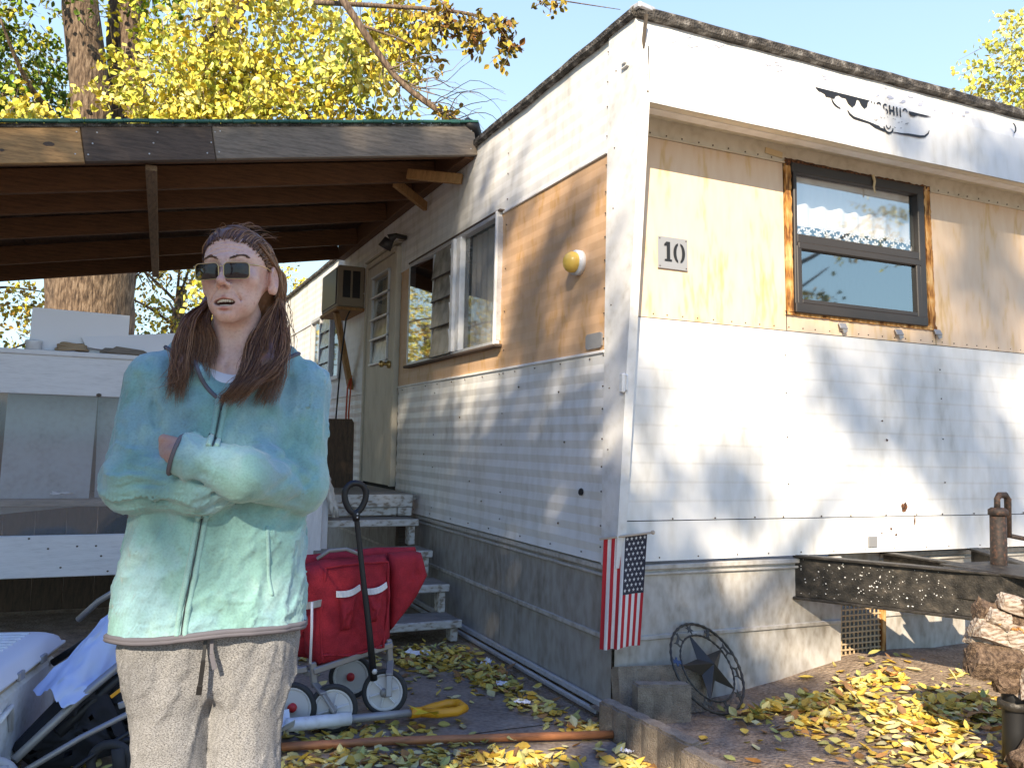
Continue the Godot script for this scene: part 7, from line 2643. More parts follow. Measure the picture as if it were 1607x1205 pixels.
func head_sdf(w: Vector3) -> float:
	var p := HEAD_INV * w
	var m := Vector3(absf(p.x), p.y, p.z)
	var d := cranium(p)
	d = smin(d, ell(p, Vector3(0, -0.034, 0.028), Vector3(0.049, 0.074, 0.056)), 0.025)
	d = smin(d, cap(m, Vector3(0.03, -0.048, 0.012), Vector3(0.008, -0.103, 0.067), 0.01, 0.011), 0.022)
	d = smin(d, ell(m, Vector3(0.027, -0.056, 0.044), Vector3(0.019, 0.034, 0.03)), 0.035)
	d = smin(d, cap(m, Vector3(0.058, -0.014, -0.014), Vector3(0.03, -0.048, 0.012), 0.011, 0.01), 0.025)
	d = smin(d, ell(p, Vector3(0, -0.099, 0.069), Vector3(0.02, 0.015, 0.016)), 0.02)
	d = smin(d, ell(m, Vector3(0.042, -0.018, 0.056), Vector3(0.02, 0.017, 0.02)), 0.025)
	d = smin(d, cap(m, Vector3(0.008, 0.02, 0.083), Vector3(0.044, 0.027, 0.064), 0.009, 0.008), 0.018)
	if p.z > 0.02:
		d = smax(d, -ell(m, Vector3(0.031, 0.003, 0.096), Vector3(0.018, 0.013, 0.017)), 0.014)
		d = smin(d, ell(m, Vector3(0.031, 0.002, 0.073), Vector3(0.0145, 0.0135, 0.0135)), 0.004)
		# nose
		d = smin(d, cap(p, Vector3(0, 0.014, 0.084), Vector3(0, -0.03, 0.1085), 0.0058, 0.0072), 0.014)
		d = smin(d, ell(p, Vector3(0, -0.034, 0.1085), Vector3(0.0092, 0.0085, 0.0105)), 0.009)
		d = smin(d, ell(m, Vector3(0.0118, -0.039, 0.0945), Vector3(0.0052, 0.0068, 0.009)), 0.007)
		d = smax(d, -ell(m, Vector3(0.0068, -0.0475, 0.1), Vector3(0.0036, 0.005, 0.0055)), 0.003)
		# mouth region
		d = smin(d, ell(p, Vector3(0, -0.074, 0.066), Vector3(0.034, 0.024, 0.023)), 0.02)
		d = smax(d, -cap(p, Vector3(0, -0.05, 0.095), Vector3(0, -0.059, 0.095), 0.0025, 0.003), 0.006)
		d = smin(d, cap(m, Vector3(0.0, -0.0645, 0.0885), Vector3(0.0265, -0.0735, 0.0765), 0.0044, 0.0028), 0.006)
		d = smin(d, cap(m, Vector3(0.0, -0.0885, 0.0862), Vector3(0.0225, -0.0825, 0.0765), 0.0058, 0.0034), 0.006)
		d = smax(d, -ell(p, Vector3(0, -0.0762, 0.09), Vector3(0.0245, 0.0078, 0.02)), 0.003)
		d = smax(d, -cap(m, Vector3(0.019, -0.043, 0.09), Vector3(0.033, -0.07, 0.076), 0.0012, 0.002), 0.008)
		d = smax(d, -cap(p, Vector3(-0.012, -0.0945, 0.087), Vector3(0.012, -0.0945, 0.087), 0.002, 0.002), 0.008)
		# raised brow: wrinkles across the forehead
		if p.y > 0.03:
			var x2 := p.x * p.x
			for i in 4:
				var yy := p.y - 0.037 - i * 0.0085 + x2 * (5.0 - i) - 0.0015 * sin(p.x * 90.0 + i * 2.0)
				d += 0.0014 * exp(-yy * yy / 5.0e-6) * smoothstep(0.05, 0.03, absf(p.x)) * smoothstep(0.03, 0.06, p.z)
	# ears
	var e := ell(m, Vector3(0.08, -0.006, -0.014), Vector3(0.0095, 0.034, 0.021))
	e = smin(e, ell(m, Vector3(0.0755, -0.03, -0.004), Vector3(0.006, 0.01, 0.009)), 0.006)
	e = smax(e, -ell(m, Vector3(0.088, 0.0, -0.01), Vector3(0.0075, 0.022, 0.012)), 0.004)
	d = smin(d, e, 0.006)
	return d * 0.93


func head_and_neck(w: Vector3) -> float:
	return smin(head_sdf(w), neck_and_chest(w), 0.022)


func paint_skin(w: Vector3, _n: Vector3) -> Color:
	var p := HEAD_INV * w
	var m := Vector3(absf(p.x), p.y, p.z)
	var c := Color(0.7, 0.47, 0.385)
	var f := noise.get_noise_3d(w.x * 45.0, w.y * 45.0, w.z * 45.0)
	var g := noise.get_noise_3d(w.x * 140.0, w.y * 140.0, w.z * 140.0)
	c = c.lerp(Color(0.56, 0.3, 0.235), smoothstep(0.1, 0.7, f) * 0.5)
	if p.y > -0.13 and p.z > -0.04:
		var red := Color(0.5, 0.2, 0.16)
		c = c.lerp(red, 0.4 * exp(-pow((m - Vector3(0.045, -0.035, 0.065)).length() / 0.022, 2.0)) * (0.7 + 0.6 * f))
		c = c.lerp(red, 0.4 * exp(-pow((p - Vector3(0, -0.036, 0.112)).length() / 0.014, 2.0)))
		c = c.lerp(red, 0.3 * exp(-pow((m - Vector3(0.08, 0.0, -0.012)).length() / 0.025, 2.0)))
		for s in [Vector3(0.03, -0.088, 0.072), Vector3(0.02, -0.094, 0.078), Vector3(0.04, -0.062, 0.066), Vector3(0.048, -0.045, 0.06), Vector3(0.012, -0.1, 0.08), Vector3(0.042, -0.03, 0.07), Vector3(-0.03, -0.06, 0.07), Vector3(0.052, -0.07, 0.04), Vector3(0.0, 0.06, 0.08)]:
			c = c.lerp(Color(0.4, 0.12, 0.1), 0.55 * exp(-pow((p - s).length() / 0.0038, 2.0)))
		c = c.lerp(red, 0.35 * exp(-pow((p - Vector3(0.025, -0.085, 0.075)).length() / 0.02, 2.0)))
		var lip := minf(cap(m, Vector3(0.0, -0.0652, 0.0895), Vector3(0.0265, -0.0735, 0.0765), 0.0046, 0.0028), cap(m, Vector3(0.0, -0.0885, 0.087), Vector3(0.0225, -0.0825, 0.0765), 0.0062, 0.0036))
		c = c.lerp(Color(0.5, 0.2, 0.175), smoothstep(0.0022, -0.001, lip) * 0.85)
		var mouth := ell(p, Vector3(0, -0.0762, 0.089), Vector3(0.025, 0.0082, 0.021))
		c = c.lerp(Color(0.08, 0.02, 0.02), smoothstep(0.0008, -0.002, mouth))
		c = c.lerp(Color(0.1, 0.03, 0.025), smoothstep(0.001, -0.002, ell(m, Vector3(0.0068, -0.0475, 0.1), Vector3(0.0034, 0.0046, 0.005))))
	return c * (1.0 + 0.06 * g)


func paint_plain_skin(w: Vector3, _n: Vector3) -> Color:
	var f := noise.get_noise_3d(w.x * 60.0, w.y * 60.0, w.z * 60.0)
	return Color(0.6, 0.37, 0.29).lerp(Color(0.55, 0.28, 0.22), clampf(0.4 + f * 0.6, 0, 1))


# a hand: palm of four metacarpals, four jointed fingers and a thumb
func hand_sdf(p: Vector3, f: Transform3D, curl: float, side: float) -> float:
	var q := f.affine_inverse() * p            # x across (thumb side at +x * side), y along the fingers, z back of the hand
	q.x *= side
	var d := 1e9
	var lens := [0.07, 0.078, 0.074, 0.058]
	for k in 4:
		var x := 0.028 - k * 0.0185
		var base := Vector3(x * 0.75, -0.045, 0)
		var kn := Vector3(x, 0.035 - 0.004 * absf(k - 1), 0.003)
		var mc := cap(q, base, kn, 0.013, 0.0105)
		d = smin(d, mc, 0.012)
		var a := kn
		var ang := curl * 0.5
		var l: float = lens[k]
		for s in 3:
			var seg: float = l * [0.46, 0.3, 0.24][s]
			var b := a + Vector3(-x * 0.04, cos(ang), -sin(ang)) * seg
			d = smin(d, cap(q, a, b, [0.0092, 0.0085, 0.0078][s], [0.0087, 0.008, 0.007][s]), 0.004)
			a = b
			ang += curl
	var t0 := Vector3(0.024, -0.03, -0.006)
	var t1 := Vector3(0.042, -0.004, -0.014)
	var t2 := Vector3(0.046, 0.022, -0.018)
	var t3 := Vector3(0.042, 0.042, -0.022)
	d = smin(d, cap(q, t0, t1, 0.013, 0.0105), 0.012)
	d = smin(d, cap(q, t1, t2, 0.0105, 0.0095), 0.004)
	d = smin(d, cap(q, t2, t3, 0.0095, 0.008), 0.004)
	return d


# slide a point along z until it lies on the jacket
func on_jacket(x: float, y: float, lift := 0.0) -> Vector3:
	var z := 0.34
	for i in 60:
		var d := jacket(Vector3(x, y, z))
		if d < 0.0006:
			break
		z -= d * 0.7
	return Vector3(x, y, z + lift)


func jacket_path(pts: Array, lift: float, n := 24) -> Array:
	var out := []
	for i in n + 1:
		var t := float(i) / n * (pts.size() - 1)
		var k := mini(int(t), pts.size() - 2)
		var p: Vector2 = (pts[k] as Vector2).cubic_interpolate(pts[k + 1], pts[maxi(k - 1, 0)], pts[mini(k + 2, pts.size() - 1)], t - k)
		out.append(on_jacket(p.x, p.y, lift))
	return out


func hair_strand(mb: MB, pts: Array, r: float):
	var path := []
	var rad := []
	var n := pts.size() - 1
	for i in n:
		for s in (4 if i == n - 1 else 3):
			var t := s / 3.0
			path.append((pts[i] as Vector3).cubic_interpolate(pts[i + 1], pts[maxi(i - 1, 0)], pts[mini(i + 2, n)], t))
			var u := (i + t) / n
			rad.append(r * (1.0 - 0.85 * smoothstep(0.55, 1.0, u)))
	mb.tube(path, rad, 3, false)


func on_skull(q: Vector3) -> Vector3:
	var c := Vector3(0, 0.034, -0.01)
	var d := (q - c).normalized()
	var r := 0.14
	for i in 14:
		r -= (cranium(c + d * r) - 0.0055) * 0.9
	return c + d * r


func jit(s: float) -> Vector3:
	return Vector3(rng.randfn(), rng.randfn(), rng.randfn()) * s


func build_hair(parent: Node):
	# cap of hair over the skull, open at the face
	var cap_sdf := func(w: Vector3) -> float:
		var p := HEAD_INV * w
		# hairline: rises to a peak on the forehead, falls behind the ears
		var face := (p - Vector3(0, 0.066, 0.083)).dot(Vector3(0, -0.56, 0.83))
		face += 9.0 * p.x * p.x
		var d := cranium(p)
		d = smin(d, ell(p, Vector3(0, -0.02, -0.045), Vector3(0.066, 0.082, 0.057)), 0.03)
		d -= lerpf(0.0012, 0.0065, smoothstep(0.002, -0.035, face))
		d -= 0.0009 * sin(p.z * 260.0 + p.y * 60.0 + 3.0 * noise.get_noise_3d(p.x * 30.0, p.y * 10.0, p.z * 30.0))
		var ear := ell(Vector3(absf(p.x), p.y, p.z), Vector3(0.082, -0.012, -0.005), Vector3(0.03, 0.036, 0.026))
		d = smax(d, face + 0.007 + 0.003 * noise.get_noise_2d(p.x * 120.0, p.y * 60.0), 0.002)
		d = smax(d, -ear, 0.006)
		# the two locks in front of the shoulders
		var l := cap(w, Vector3(0.1, 1.5, -0.03), Vector3(0.112, 1.42, 0.01), 0.015, 0.019)
		l = smin(l, cap(w, Vector3(0.112, 1.42, 0.01), Vector3(0.092, 1.34, 0.082), 0.019, 0.018), 0.02)
		l = smin(l, cap(w, Vector3(0.092, 1.34, 0.082), Vector3(0.03, 1.28, 0.134), 0.017, 0.006), 0.02)
		l = smin(l, cap(w, Vector3(-0.028, 1.5, -0.05), Vector3(-0.06, 1.41, 0.02), 0.008, 0.014), 0.02)
		l = smin(l, cap(w, Vector3(-0.06, 1.41, 0.02), Vector3(-0.078, 1.33, 0.085), 0.014, 0.009), 0.02)
		l -= 0.003 * noise.get_noise_3d(w.x * 70.0, w.y * 9.0, w.z * 70.0)
		d = smin(d, l, 0.01)
		return d
	var paint := func(w: Vector3, _n: Vector3) -> Color:
		var p := HEAD_INV * w
		var v := noise.get_noise_3d(p.x * 60.0, p.y * 12.0, p.z * 90.0)
		return Color(0.15, 0.072, 0.035) * (1.0 + 0.5 * v)
	var sk := Nets.new()
	sk.add(cap_sdf, Vector3(-0.12, 1.24, -0.15), Vector3(0.16, 1.69, 0.17), 0.004, paint, 1.6)
	var hair := obj("hair", sk.done(), M.hair, parent)
	var part_x := -0.012
	var mb := MB.new(true)
	var palette := [Color(0.21, 0.1, 0.048), Color(0.28, 0.14, 0.068), Color(0.14, 0.066, 0.032), Color(0.33, 0.175, 0.09), Color(0.11, 0.052, 0.026)]
	# over the skull to behind the ears, then down
	for side in [-1.0, 1.0]:
		for k in 900:
			mb.col = palette[rng.randi() % 5] * rng.randf_range(0.8, 1.15)
			var u := rng.randf()
			var z0 := lerpf(0.073, -0.075, u)
			var h := [on_skull(Vector3(part_x + side * rng.randf_range(0.0, 0.005), 0.12, z0))]
			if k % 2 == 0:
				# combed back from the hairline
				var v := pow(rng.randf(), 0.8) * 2.999
				u = rng.randf() * 0.5
				var line := [Vector3(part_x, 0.073, 0.09), Vector3(side * 0.046, 0.058, 0.062), Vector3(side * 0.066, 0.034, 0.03), Vector3(side * 0.074, 0.014, -0.002)]
				var q0: Vector3 = (line[int(v)] as Vector3).lerp(line[int(v) + 1], v - int(v)) + Vector3(0, rng.randf_range(-0.005, 0.008), rng.randf_range(-0.012, 0.003))
				var f := v / 3.0
				h = [on_skull(q0) - (on_skull(q0) - Vector3(0, 0.034, -0.01)).normalized() * 0.0045]
				h.append(on_skull(q0 + Vector3(side * 0.012 * (1.0 - f), 0.024 * (1.0 - f) + 0.004, -0.024)))
				h.append(on_skull(Vector3(side * lerpf(0.05, 0.075, f), lerpf(0.085, 0.034, f), lerpf(0.025, -0.025, f))))
				h.append(on_skull(Vector3(side * 0.076, lerpf(0.055, 0.02, f), -0.02 - 0.03 * u)))
				h.append(Vector3(side * 0.086, 0.012, lerpf(-0.026, -0.06, u)))
				h.append(Vector3(side * 0.084, -0.035, lerpf(-0.04, -0.07, u)))
			else:
				h.append(on_skull(Vector3(part_x + side * 0.034, 0.115, z0 - 0.004)))
				h.append(on_skull(Vector3(side * 0.06, lerpf(0.062, 0.085, u), lerpf(0.04, -0.07, u))))
				h.append(on_skull(Vector3(side * 0.08, 0.04, lerpf(0.012, -0.075, u))))
				h.append(Vector3(side * 0.087, 0.016, lerpf(-0.022, -0.08, u)))
				h.append(Vector3(side * 0.084, -0.035, lerpf(-0.04, -0.082, u)))
			var pts := []
			for q in h:
				pts.append(HEAD * (q + jit(0.0016)))
			var a := rng.randf()
			var b := rng.randf()
			if side > 0.0:
				# falls in front of the left shoulder and curls in towards the zip
				pts.append(Vector3(lerpf(0.082, 0.135, a), 1.44, lerpf(0.035, -0.03, b)) + jit(0.003))
				pts.append(Vector3(lerpf(0.052, 0.138, a), 1.378, lerpf(0.07, lerpf(0.055, 0.02, a), b)) + jit(0.004))
				var e := rng.randf()
				if e < 0.62:
					pts.append(Vector3(lerpf(0.04, 0.112, a), 1.325, lerpf(0.118, 0.09, b)) + jit(0.004))
					pts.append(Vector3(lerpf(0.02, 0.075, a), lerpf(1.283, 1.29, a), 0.138 + 0.012 * b) + jit(0.004))
					pts.append(Vector3(lerpf(0.0, 0.04, a), lerpf(1.262, 1.25, b), 0.146) + jit(0.006))
				else:
					pts.append(Vector3(lerpf(0.085, 0.132, a), 1.315, lerpf(0.11, 0.07, b)) + jit(0.004))
					pts.append(Vector3(lerpf(0.07, 0.115, a), lerpf(1.27, 1.25, b), 0.125) + jit(0.005))
			else:
				if u > 0.35:
					# inner lock beside the neck
					pts.append(Vector3(lerpf(-0.026, -0.06, a), 1.43, lerpf(0.015, 0.03, b)) + jit(0.003))
					pts.append(Vector3(lerpf(-0.008, -0.062, a), 1.38, lerpf(0.045, 0.062, b)) + jit(0.003))
					pts.append(Vector3(lerpf(-0.014, -0.075, a), lerpf(1.34, 1.295, b * b), lerpf(0.075, 0.092, b)) + jit(0.005))
				else:
					pts.append(Vector3(lerpf(-0.052, -0.075, a), 1.43, lerpf(0.02, 0.045, b)) + jit(0.003))
					pts.append(Vector3(lerpf(-0.062, -0.092, a), 1.37, lerpf(0.05, 0.075, b)) + jit(0.003))
					pts.append(Vector3(lerpf(-0.062, -0.095, a), 1.315, 0.095) + jit(0.004))
					pts.append(Vector3(lerpf(-0.065, -0.1, a), lerpf(1.285, 1.25, b * b), 0.105) + jit(0.006))
			hair_strand(mb, pts, rng.randf_range(0.0007, 0.0014))
	# stray hairs
	for k in 40:
		mb.col = palette[3]
		var s := Vector3(rng.randf_range(-0.06, 0.07), 0.115, rng.randf_range(-0.06, 0.05))
		s = on_skull(s)
		var d := Vector3(rng.randfn() * 0.5, 1.0, rng.randfn() * 0.5).normalized()
		hair_strand(mb, [HEAD * s, HEAD * (s + d * 0.008 + jit(0.002)), HEAD * (s + d * 0.012 + Vector3(signf(s.x) * 0.014, 0, -0.01) + jit(0.004)), HEAD * (s + Vector3(signf(s.x) * 0.035, 0.004, -0.01) + jit(0.006))], 0.0005)
	for k in 7:
		mb.col = palette[1]
		var a := Vector3(0.132, 1.5, -0.02) + jit(0.006)
		hair_strand(mb, [a, Vector3(0.142, 1.46, 0.0) + jit(0.006), Vector3(0.15, 1.4, 0.02) + jit(0.008), Vector3(0.14, 1.33, 0.07) + jit(0.01)], 0.0006)
		hair_strand(mb, [Vector3(-0.085, 1.36, 0.07) + jit(0.01), Vector3(-0.09, 1.31, 0.1) + jit(0.01), Vector3(-0.115, 1.285, 0.11) + jit(0.012)], 0.0006)
	obj("strands", mb, M.hair, hair)
	# eyebrows
	for side in [-1.0, 1.0]:
		mb = MB.new(true)
		mb.col = Color(0.13, 0.07, 0.04)
		for k in 90:
			var u := rng.randf()
			var x: float = side * lerpf(0.012, 0.048, u)
			var y := 0.0205 + 0.0105 * sin(u * PI * 0.75) + rng.randfn() * 0.0014
			var z := 0.0975
			var p := HEAD * Vector3(x, y, 0.13)
			var dir := HEAD.basis * Vector3(0, 0, 1)
			for i in 30:
				var dd := head_sdf(p)
				if dd < 0.0004:
					break
				p -= dir * dd * 0.7
			var q := p + HEAD.basis * Vector3(side * 0.006, 0.0015 - 0.004 * u, -0.0018 - 0.002 * u)
			mb.tube([p, (p + q) * 0.5 + dir * 0.0012, q], [0.0005, 0.00055, 0.0002], 3, false)
		obj("eyebrow", mb, M.hair, hair)


func rounded_rect(w: float, h: float, r: float) -> PackedVector2Array:
	var out := PackedVector2Array()
	for k in 4:
		var c := Vector2((w * 0.5 - r) * (1 if k == 0 or k == 3 else -1), (h * 0.5 - r) * (1 if k < 2 else -1))
		for i in 6:
			var t := PI * 0.5 * (k + i / 5.0)
			out.append(c + Vector2(cos(t), sin(t)) * r)
	return out


func build_sunglasses(parent: Node):
	var g := group_part("sunglasses", parent)
	g.transform = HEAD
	for side in [-1.0, 1.0]:
		var f := Transform3D(Basis(Vector3.UP, side * 0.13) * Basis(Vector3.RIGHT, 0.1), Vector3(side * 0.0335, -0.01, 0.1035))
		var mb := MB.new()
		var o := rounded_rect(0.055, 0.035, 0.009)
		mb.smooth(true)
		for ring in 5:
			for k in o.size():
				var q := []
				for a in [[ring, k], [ring, k + 1], [ring + 1, k + 1], [ring + 1, k]]:
					var e: Vector2 = o[a[1] % o.size()] * (a[0] / 5.0)
					q.append(f * Vector3(e.x, e.y, 0.0035 - 4.0 * e.length_squared()))
				if ring == 0:
					mb.tri_out(q[0], q[2], q[3], f * Vector3(0, 0, -0.05))
				else:
					mb.quad_out(q[0], q[1], q[2], q[3], f * Vector3(0, 0, -0.05))
		obj("lens", mb, M.lens, g)
		mb = MB.new(true)
		var path := []
		for p in o:
			path.append(f * Vector3(p.x * 1.015, p.y * 1.02, 0.0008))
		mb.tube(path, 0.0011, 6, false, true)
		obj("lens_rim", mb, M.gold, g)
		mb = MB.new(true)
		mb.tube([Vector3(side * 0.06, 0.003, 0.099), Vector3(side * 0.068, 0.005, 0.09), Vector3(side * 0.0745, 0.008, 0.07), Vector3(side * 0.079, 0.012, 0.03), Vector3(side * 0.0805, 0.011, -0.004), Vector3(side * 0.08, -0.004, -0.03)], [0.0016, 0.0022, 0.0014, 0.0013, 0.0015, 0.0015], 6)
		obj("temple", mb, M.gold, g)
	var mb := MB.new(true)
	mb.tube([Vector3(-0.0075, -0.004, 0.1055), Vector3(-0.003, 0.0, 0.1085), Vector3(0.003, 0.0, 0.1085), Vector3(0.0075, -0.004, 0.1055)], 0.0013, 6)
	obj("bridge", mb, M.gold, g)


func build_person():
	var z := Vector3(-0.097, 0, 0.9953)
	var person := thing("person", "woman in mint green fleece jacket and sunglasses standing with arms crossed", "person", Vector3(-1.815, 0, 1.354), Basis(Vector3(z.z, 0, -z.x), Vector3.UP, z).orthonormalized())
	# body: head and neck, hands, and the rest under the clothes, one mesh
	var sk := Nets.new()
	sk.add(head_and_neck, Vector3(-0.09, 1.25, -0.12), Vector3(0.16, 1.68, 0.15), 0.0026, paint_skin)
	var under_sdf := func(p: Vector3) -> float:
		var d := torso(p, 0.05)
		d = maxf(d, maxf(p.y - 1.262, 0.8 - p.y))
		for s in [-1.0, 1.0]:
			d = smin(d, smin(cap(p, Vector3(0.008 + 0.075 * s, 0.75, 0), Vector3(0.012 + 0.07 * s, 0.47, 0.015), 0.07, 0.052), cap(p, Vector3(0.012 + 0.07 * s, 0.47, 0.015), Vector3(0.015 + 0.075 * s, 0.07, -0.01), 0.052, 0.038), 0.02), 0.02)
		for a in [[R_SH, R_EL, 0.04, 0.036], [R_EL, R_MID, 0.036, 0.032], [R_MID, R_WR, 0.032, 0.027], [L_SH, L_EL, 0.04, 0.036], [L_EL, L_MID, 0.036, 0.032], [L_MID, L_WR, 0.032, 0.027]]:
			d = smin(d, cap(p, a[0], a[1], a[2], a[3]), 0.01)
		return d
	sk.add(under_sdf, Vector3(-0.25, 0.02, -0.15), Vector3(0.28, 1.38, 0.25), 0.014, paint_plain_skin)
	var lh := Transform3D(Basis(Vector3(0.05, 1.0, 0.1).normalized(), Vector3(-0.62, 0.04, -0.78).normalized(), Vector3(0, 0, 1)).orthonormalized(), Vector3(-0.084, 1.146, 0.098))
	var rh := Transform3D(Basis(Vector3(-0.5, 0.75, 0.3).normalized(), Vector3(0.62, 0.42, -0.68).normalized(), Vector3(0, 0, 1)).orthonormalized(), Vector3(0.098, 1.146, 0.1))
	sk.add(func(p: Vector3) -> float: return smin(hand_sdf(p, lh, 0.35, -1.0), cap(p, L_WR, lh.origin, 0.024, 0.02), 0.015), Vector3(-0.24, 1.05, 0.0), Vector3(-0.02, 1.25, 0.22), 0.004, paint_plain_skin)
	sk.add(func(p: Vector3) -> float: return smin(hand_sdf(p, rh, 0.12, -1.0), cap(p, R_WR, rh.origin, 0.024, 0.02), 0.015), Vector3(0.03, 1.04, 0.0), Vector3(0.25, 1.27, 0.22), 0.004, paint_plain_skin)
	var body := obj("body", sk.done(), M.skin, person)
	# teeth in the open mouth
	var mb := MB.new()
	for k in 10:
		var x := (k - 4.5) * 0.0046
		var q := HEAD * Vector3(x, -0.0715 - 0.0007 * (k % 2), 0.0848 - x * x * 20.0)
		mb.box(q, Vector3(0.0043, 0.0062, 0.003), 0.0012, HEAD.basis * Basis(Vector3.UP, x * 22.0))
	for k in 8:
		var x := (k - 3.5) * 0.0043
		var q := HEAD * Vector3(x, -0.0815, 0.0812 - x * x * 22.0)
		mb.box(q, Vector3(0.0039, 0.003, 0.003), 0.001, HEAD.basis * Basis(Vector3.UP, x * 22.0))
	obj("teeth", mb, M.teeth, body)
	mb = MB.new(true)
	for s in [-1.0, 1.0]:
		mb.ball(HEAD * Vector3(s * 0.031, 0.002, 0.0748), Vector3(0.0125, 0.0125, 0.0125), 16)
	obj("eyes", mb, M.teeth, body)
	build_hair(person)
	build_sunglasses(person)
	# shirt
	var shirt := func(p: Vector3) -> float:
		var d := torso(p, 0.0085)
		d = smax(d, -ell(p, Vector3(0.026, 1.41, 0.045), Vector3(0.072, 0.098, 0.09)), 0.004)
		return maxf(d, maxf(maxf(1.2 - p.y, 0.02 - p.z), absf(p.x - 0.02) - 0.075))
	sk = Nets.new()
	sk.add(shirt, Vector3(-0.12, 1.19, 0.0), Vector3(0.17, 1.4, 0.14), 0.004, func(_p: Vector3, _n: Vector3) -> Color: return Color(0.72, 0.72, 0.77))
	obj("shirt", sk.done(), M.shirt, person)
	# jacket
	sk = Nets.new()
	sk.add(jacket, Vector3(-0.26, 0.76, -0.19), Vector3(0.28, 1.46, 0.26), 0.0058, paint_jacket, 1.5)
	var jk := obj("jacket", sk.done(), M.fleece, person)
	# grey bindings: hem, cuff, edges of the neck opening and hood
	var bind := MB.new(true)
	var hem := []
	for i in 60:
		var t := TAU * i / 60.0
		var c := Vector2(sin(t), cos(t))
		var y := 0.781 + 0.012 * sin((0.004 + c.x * 0.19) * 9.0 + 1.0)
		var q := Vector3(0.004, y, 0.0)
		var r := 0.25
		for s in 40:
			var dd := jacket(Vector3(0.004 + c.x * r, y + 0.012, c.y * r))
			if dd < 0.0008:
				break
			r -= dd * 0.7
		hem.append(Vector3(0.004 + c.x * r, y, c.y * r))
	for row in 2:
		var path := []
		for p in hem:
			path.append(p + Vector3(0, -0.003 + row * 0.006, 0))
		bind.tube(path, 0.0058, 6, false, true)
	obj("hem_binding", bind, M.binding, jk)
	bind = MB.new(true)
	var cuff := []
	for i in 24:
		var t := TAU * i / 24.0
		var ax := (L_WR - L_MID).normalized()
		var u := ax.cross(Vector3.UP).normalized()
		var w := u.cross(ax).normalized()
		cuff.append(L_WR + ax * 0.012 + (u * cos(t) + w * sin(t)) * (0.039 + 0.0015 * sin(t * 3.0)))
	bind.tube(cuff, 0.0042, 6, false, true)
	obj("cuff_binding", bind, M.binding, jk)
	for pts in [[Vector2(-0.066, 1.372), Vector2(-0.053, 1.345), Vector2(-0.036, 1.302), Vector2(-0.014, 1.272), Vector2(0.006, 1.258)], [Vector2(0.115, 1.366), Vector2(0.092, 1.338), Vector2(0.055, 1.302), Vector2(0.03, 1.272), Vector2(0.01, 1.258)], [Vector2(-0.115, 1.372), Vector2(-0.098, 1.36), Vector2(-0.088, 1.345)], [Vector2(0.165, 1.372), Vector2(0.14, 1.357), Vector2(0.118, 1.335), Vector2(0.095, 1.322)]]:
		bind = MB.new(true)
		bind.tube(jacket_path(pts, -0.0005, 14), 0.0048, 6)
		obj("edge_binding", bind, M.binding, jk)
	# zip: two fleece tapes with a dark line between
	var zip := group_part("zip", jk)
	for part in [[Vector2(0.008, 1.27), Vector2(0.004, 1.235), Vector2(-0.002, 1.19), Vector2(-0.007, 1.165)], [Vector2(-0.021, 1.025), Vector2(-0.033, 0.93), Vector2(-0.046, 0.84), Vector2(-0.05, 0.79)]]:
		for s in [-1.0, 1.0]:
			var off := []
			for q in part:
				off.append(q + Vector2(0.0075 * s, 0))
			bind = MB.new(true)
			bind.col = Color(0.26, 0.46, 0.44)
			bind.tube(jacket_path(off, -0.001, 22), 0.0058, 6)
			obj("tape", bind, M.fleece, zip)
		bind = MB.new(true)
		bind.tube(jacket_path(part, 0.0008, 22), 0.0014, 5)
		obj("teeth_row", bind, M.zip_dark, zip)
	mb = MB.new()
	var zp := on_jacket(0.007, 1.262, 0.006)
	mb.box(zp, Vector3(0.008, 0.014, 0.006), 0.002)
	mb.box(zp + Vector3(0.001, -0.016, 0.001), Vector3(0.005, 0.018, 0.002), 0.001)
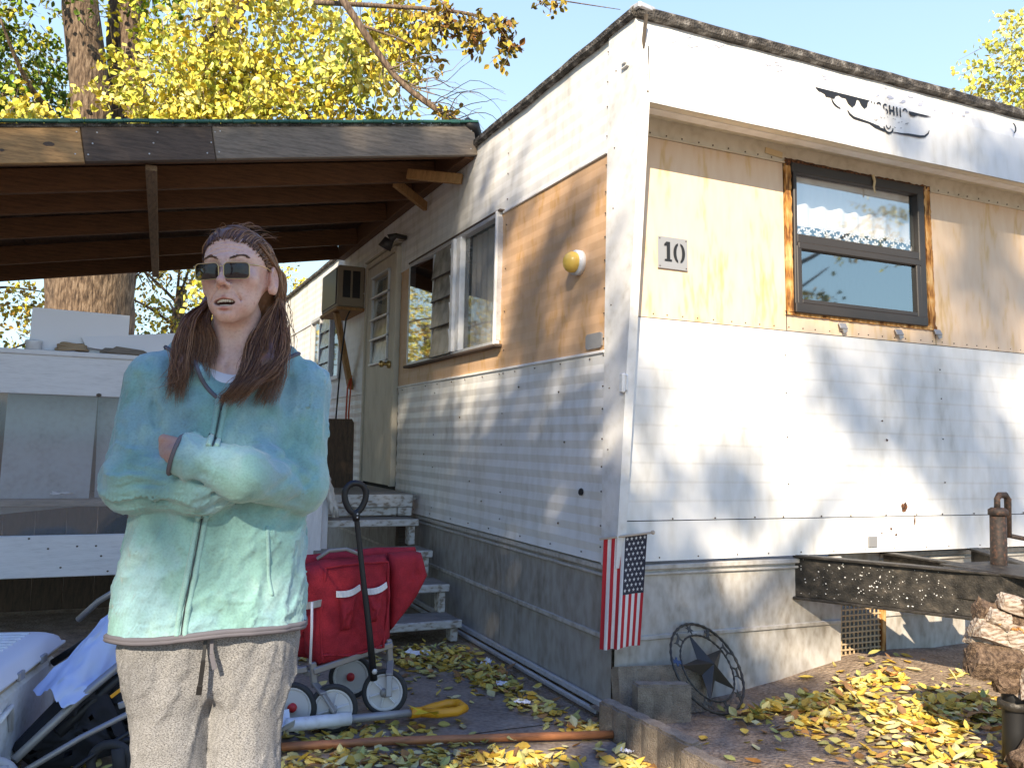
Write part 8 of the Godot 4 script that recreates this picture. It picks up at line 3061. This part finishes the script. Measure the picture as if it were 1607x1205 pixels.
	obj("zip_pull", mb, M.zip_dark, zip)
	bind = MB.new(true)
	bind.col = Color(0.27, 0.47, 0.45)
	bind.tube(jacket_path([Vector2(0.106, 1.0), Vector2(0.11, 0.95), Vector2(0.113, 0.9), Vector2(0.122, 0.86)], -0.001, 16), 0.0042, 6)
	obj("pocket_edge", bind, M.fleece, jk)
	# trousers with a draw cord
	sk = Nets.new()
	sk.add(trousers, Vector3(-0.19, 0.03, -0.15), Vector3(0.21, 0.88, 0.15), 0.008, func(p: Vector3, _n: Vector3) -> Color:
		var a := noise.get_noise_3d(p.x * 260.0, p.y * 150.0, p.z * 260.0)
		var b := noise.get_noise_3d(p.x * 8.0, p.y * 8.0, p.z * 8.0)
		return gray(0.3) * (1.0 + 0.2 * a + 0.12 * b) * Color(0.98, 0.98, 1.0), 1.5)
	var tr := obj("trousers", sk.done(), M.heather, person)
	for k in [[[Vector3(-0.003, 0.79, 0.124), Vector3(-0.006, 0.74, 0.131), Vector3(-0.01, 0.69, 0.124), Vector3(-0.012, 0.67, 0.118)], M.black], [[Vector3(0.008, 0.79, 0.124), Vector3(0.009, 0.75, 0.128), Vector3(0.016, 0.72, 0.126)], M.binding]]:
		mb = MB.new()
		for i in k[0].size() - 1:
			mb.bar(k[0][i], k[0][i + 1], 0.007 + 0.002 * i, 0.003, Vector3(0, 0, 1), 0.001)
		obj("draw_cord", mb, k[1], tr)
	for s in [-1.0, 1.0]:
		sk = Nets.new()
		var c := Vector3(0.015 + 0.075 * s, 0.035, 0.0)
		sk.add(func(p: Vector3) -> float:
			var d := smin(cap(p, c + Vector3(0, 0, -0.05), c + Vector3(0.01 * s, -0.006, 0.12), 0.036, 0.03), cap(p, c, c + Vector3(0, 0.05, -0.02), 0.038, 0.04), 0.03)
			return maxf(d, 0.004 - p.y), c - Vector3(0.07, 0.05, 0.12), c + Vector3(0.07, 0.1, 0.19), 0.008, func(_p: Vector3, _n: Vector3) -> Color: return Color(0.1, 0.1, 0.11))
		obj("shoe", sk.done(), M.tint, person)
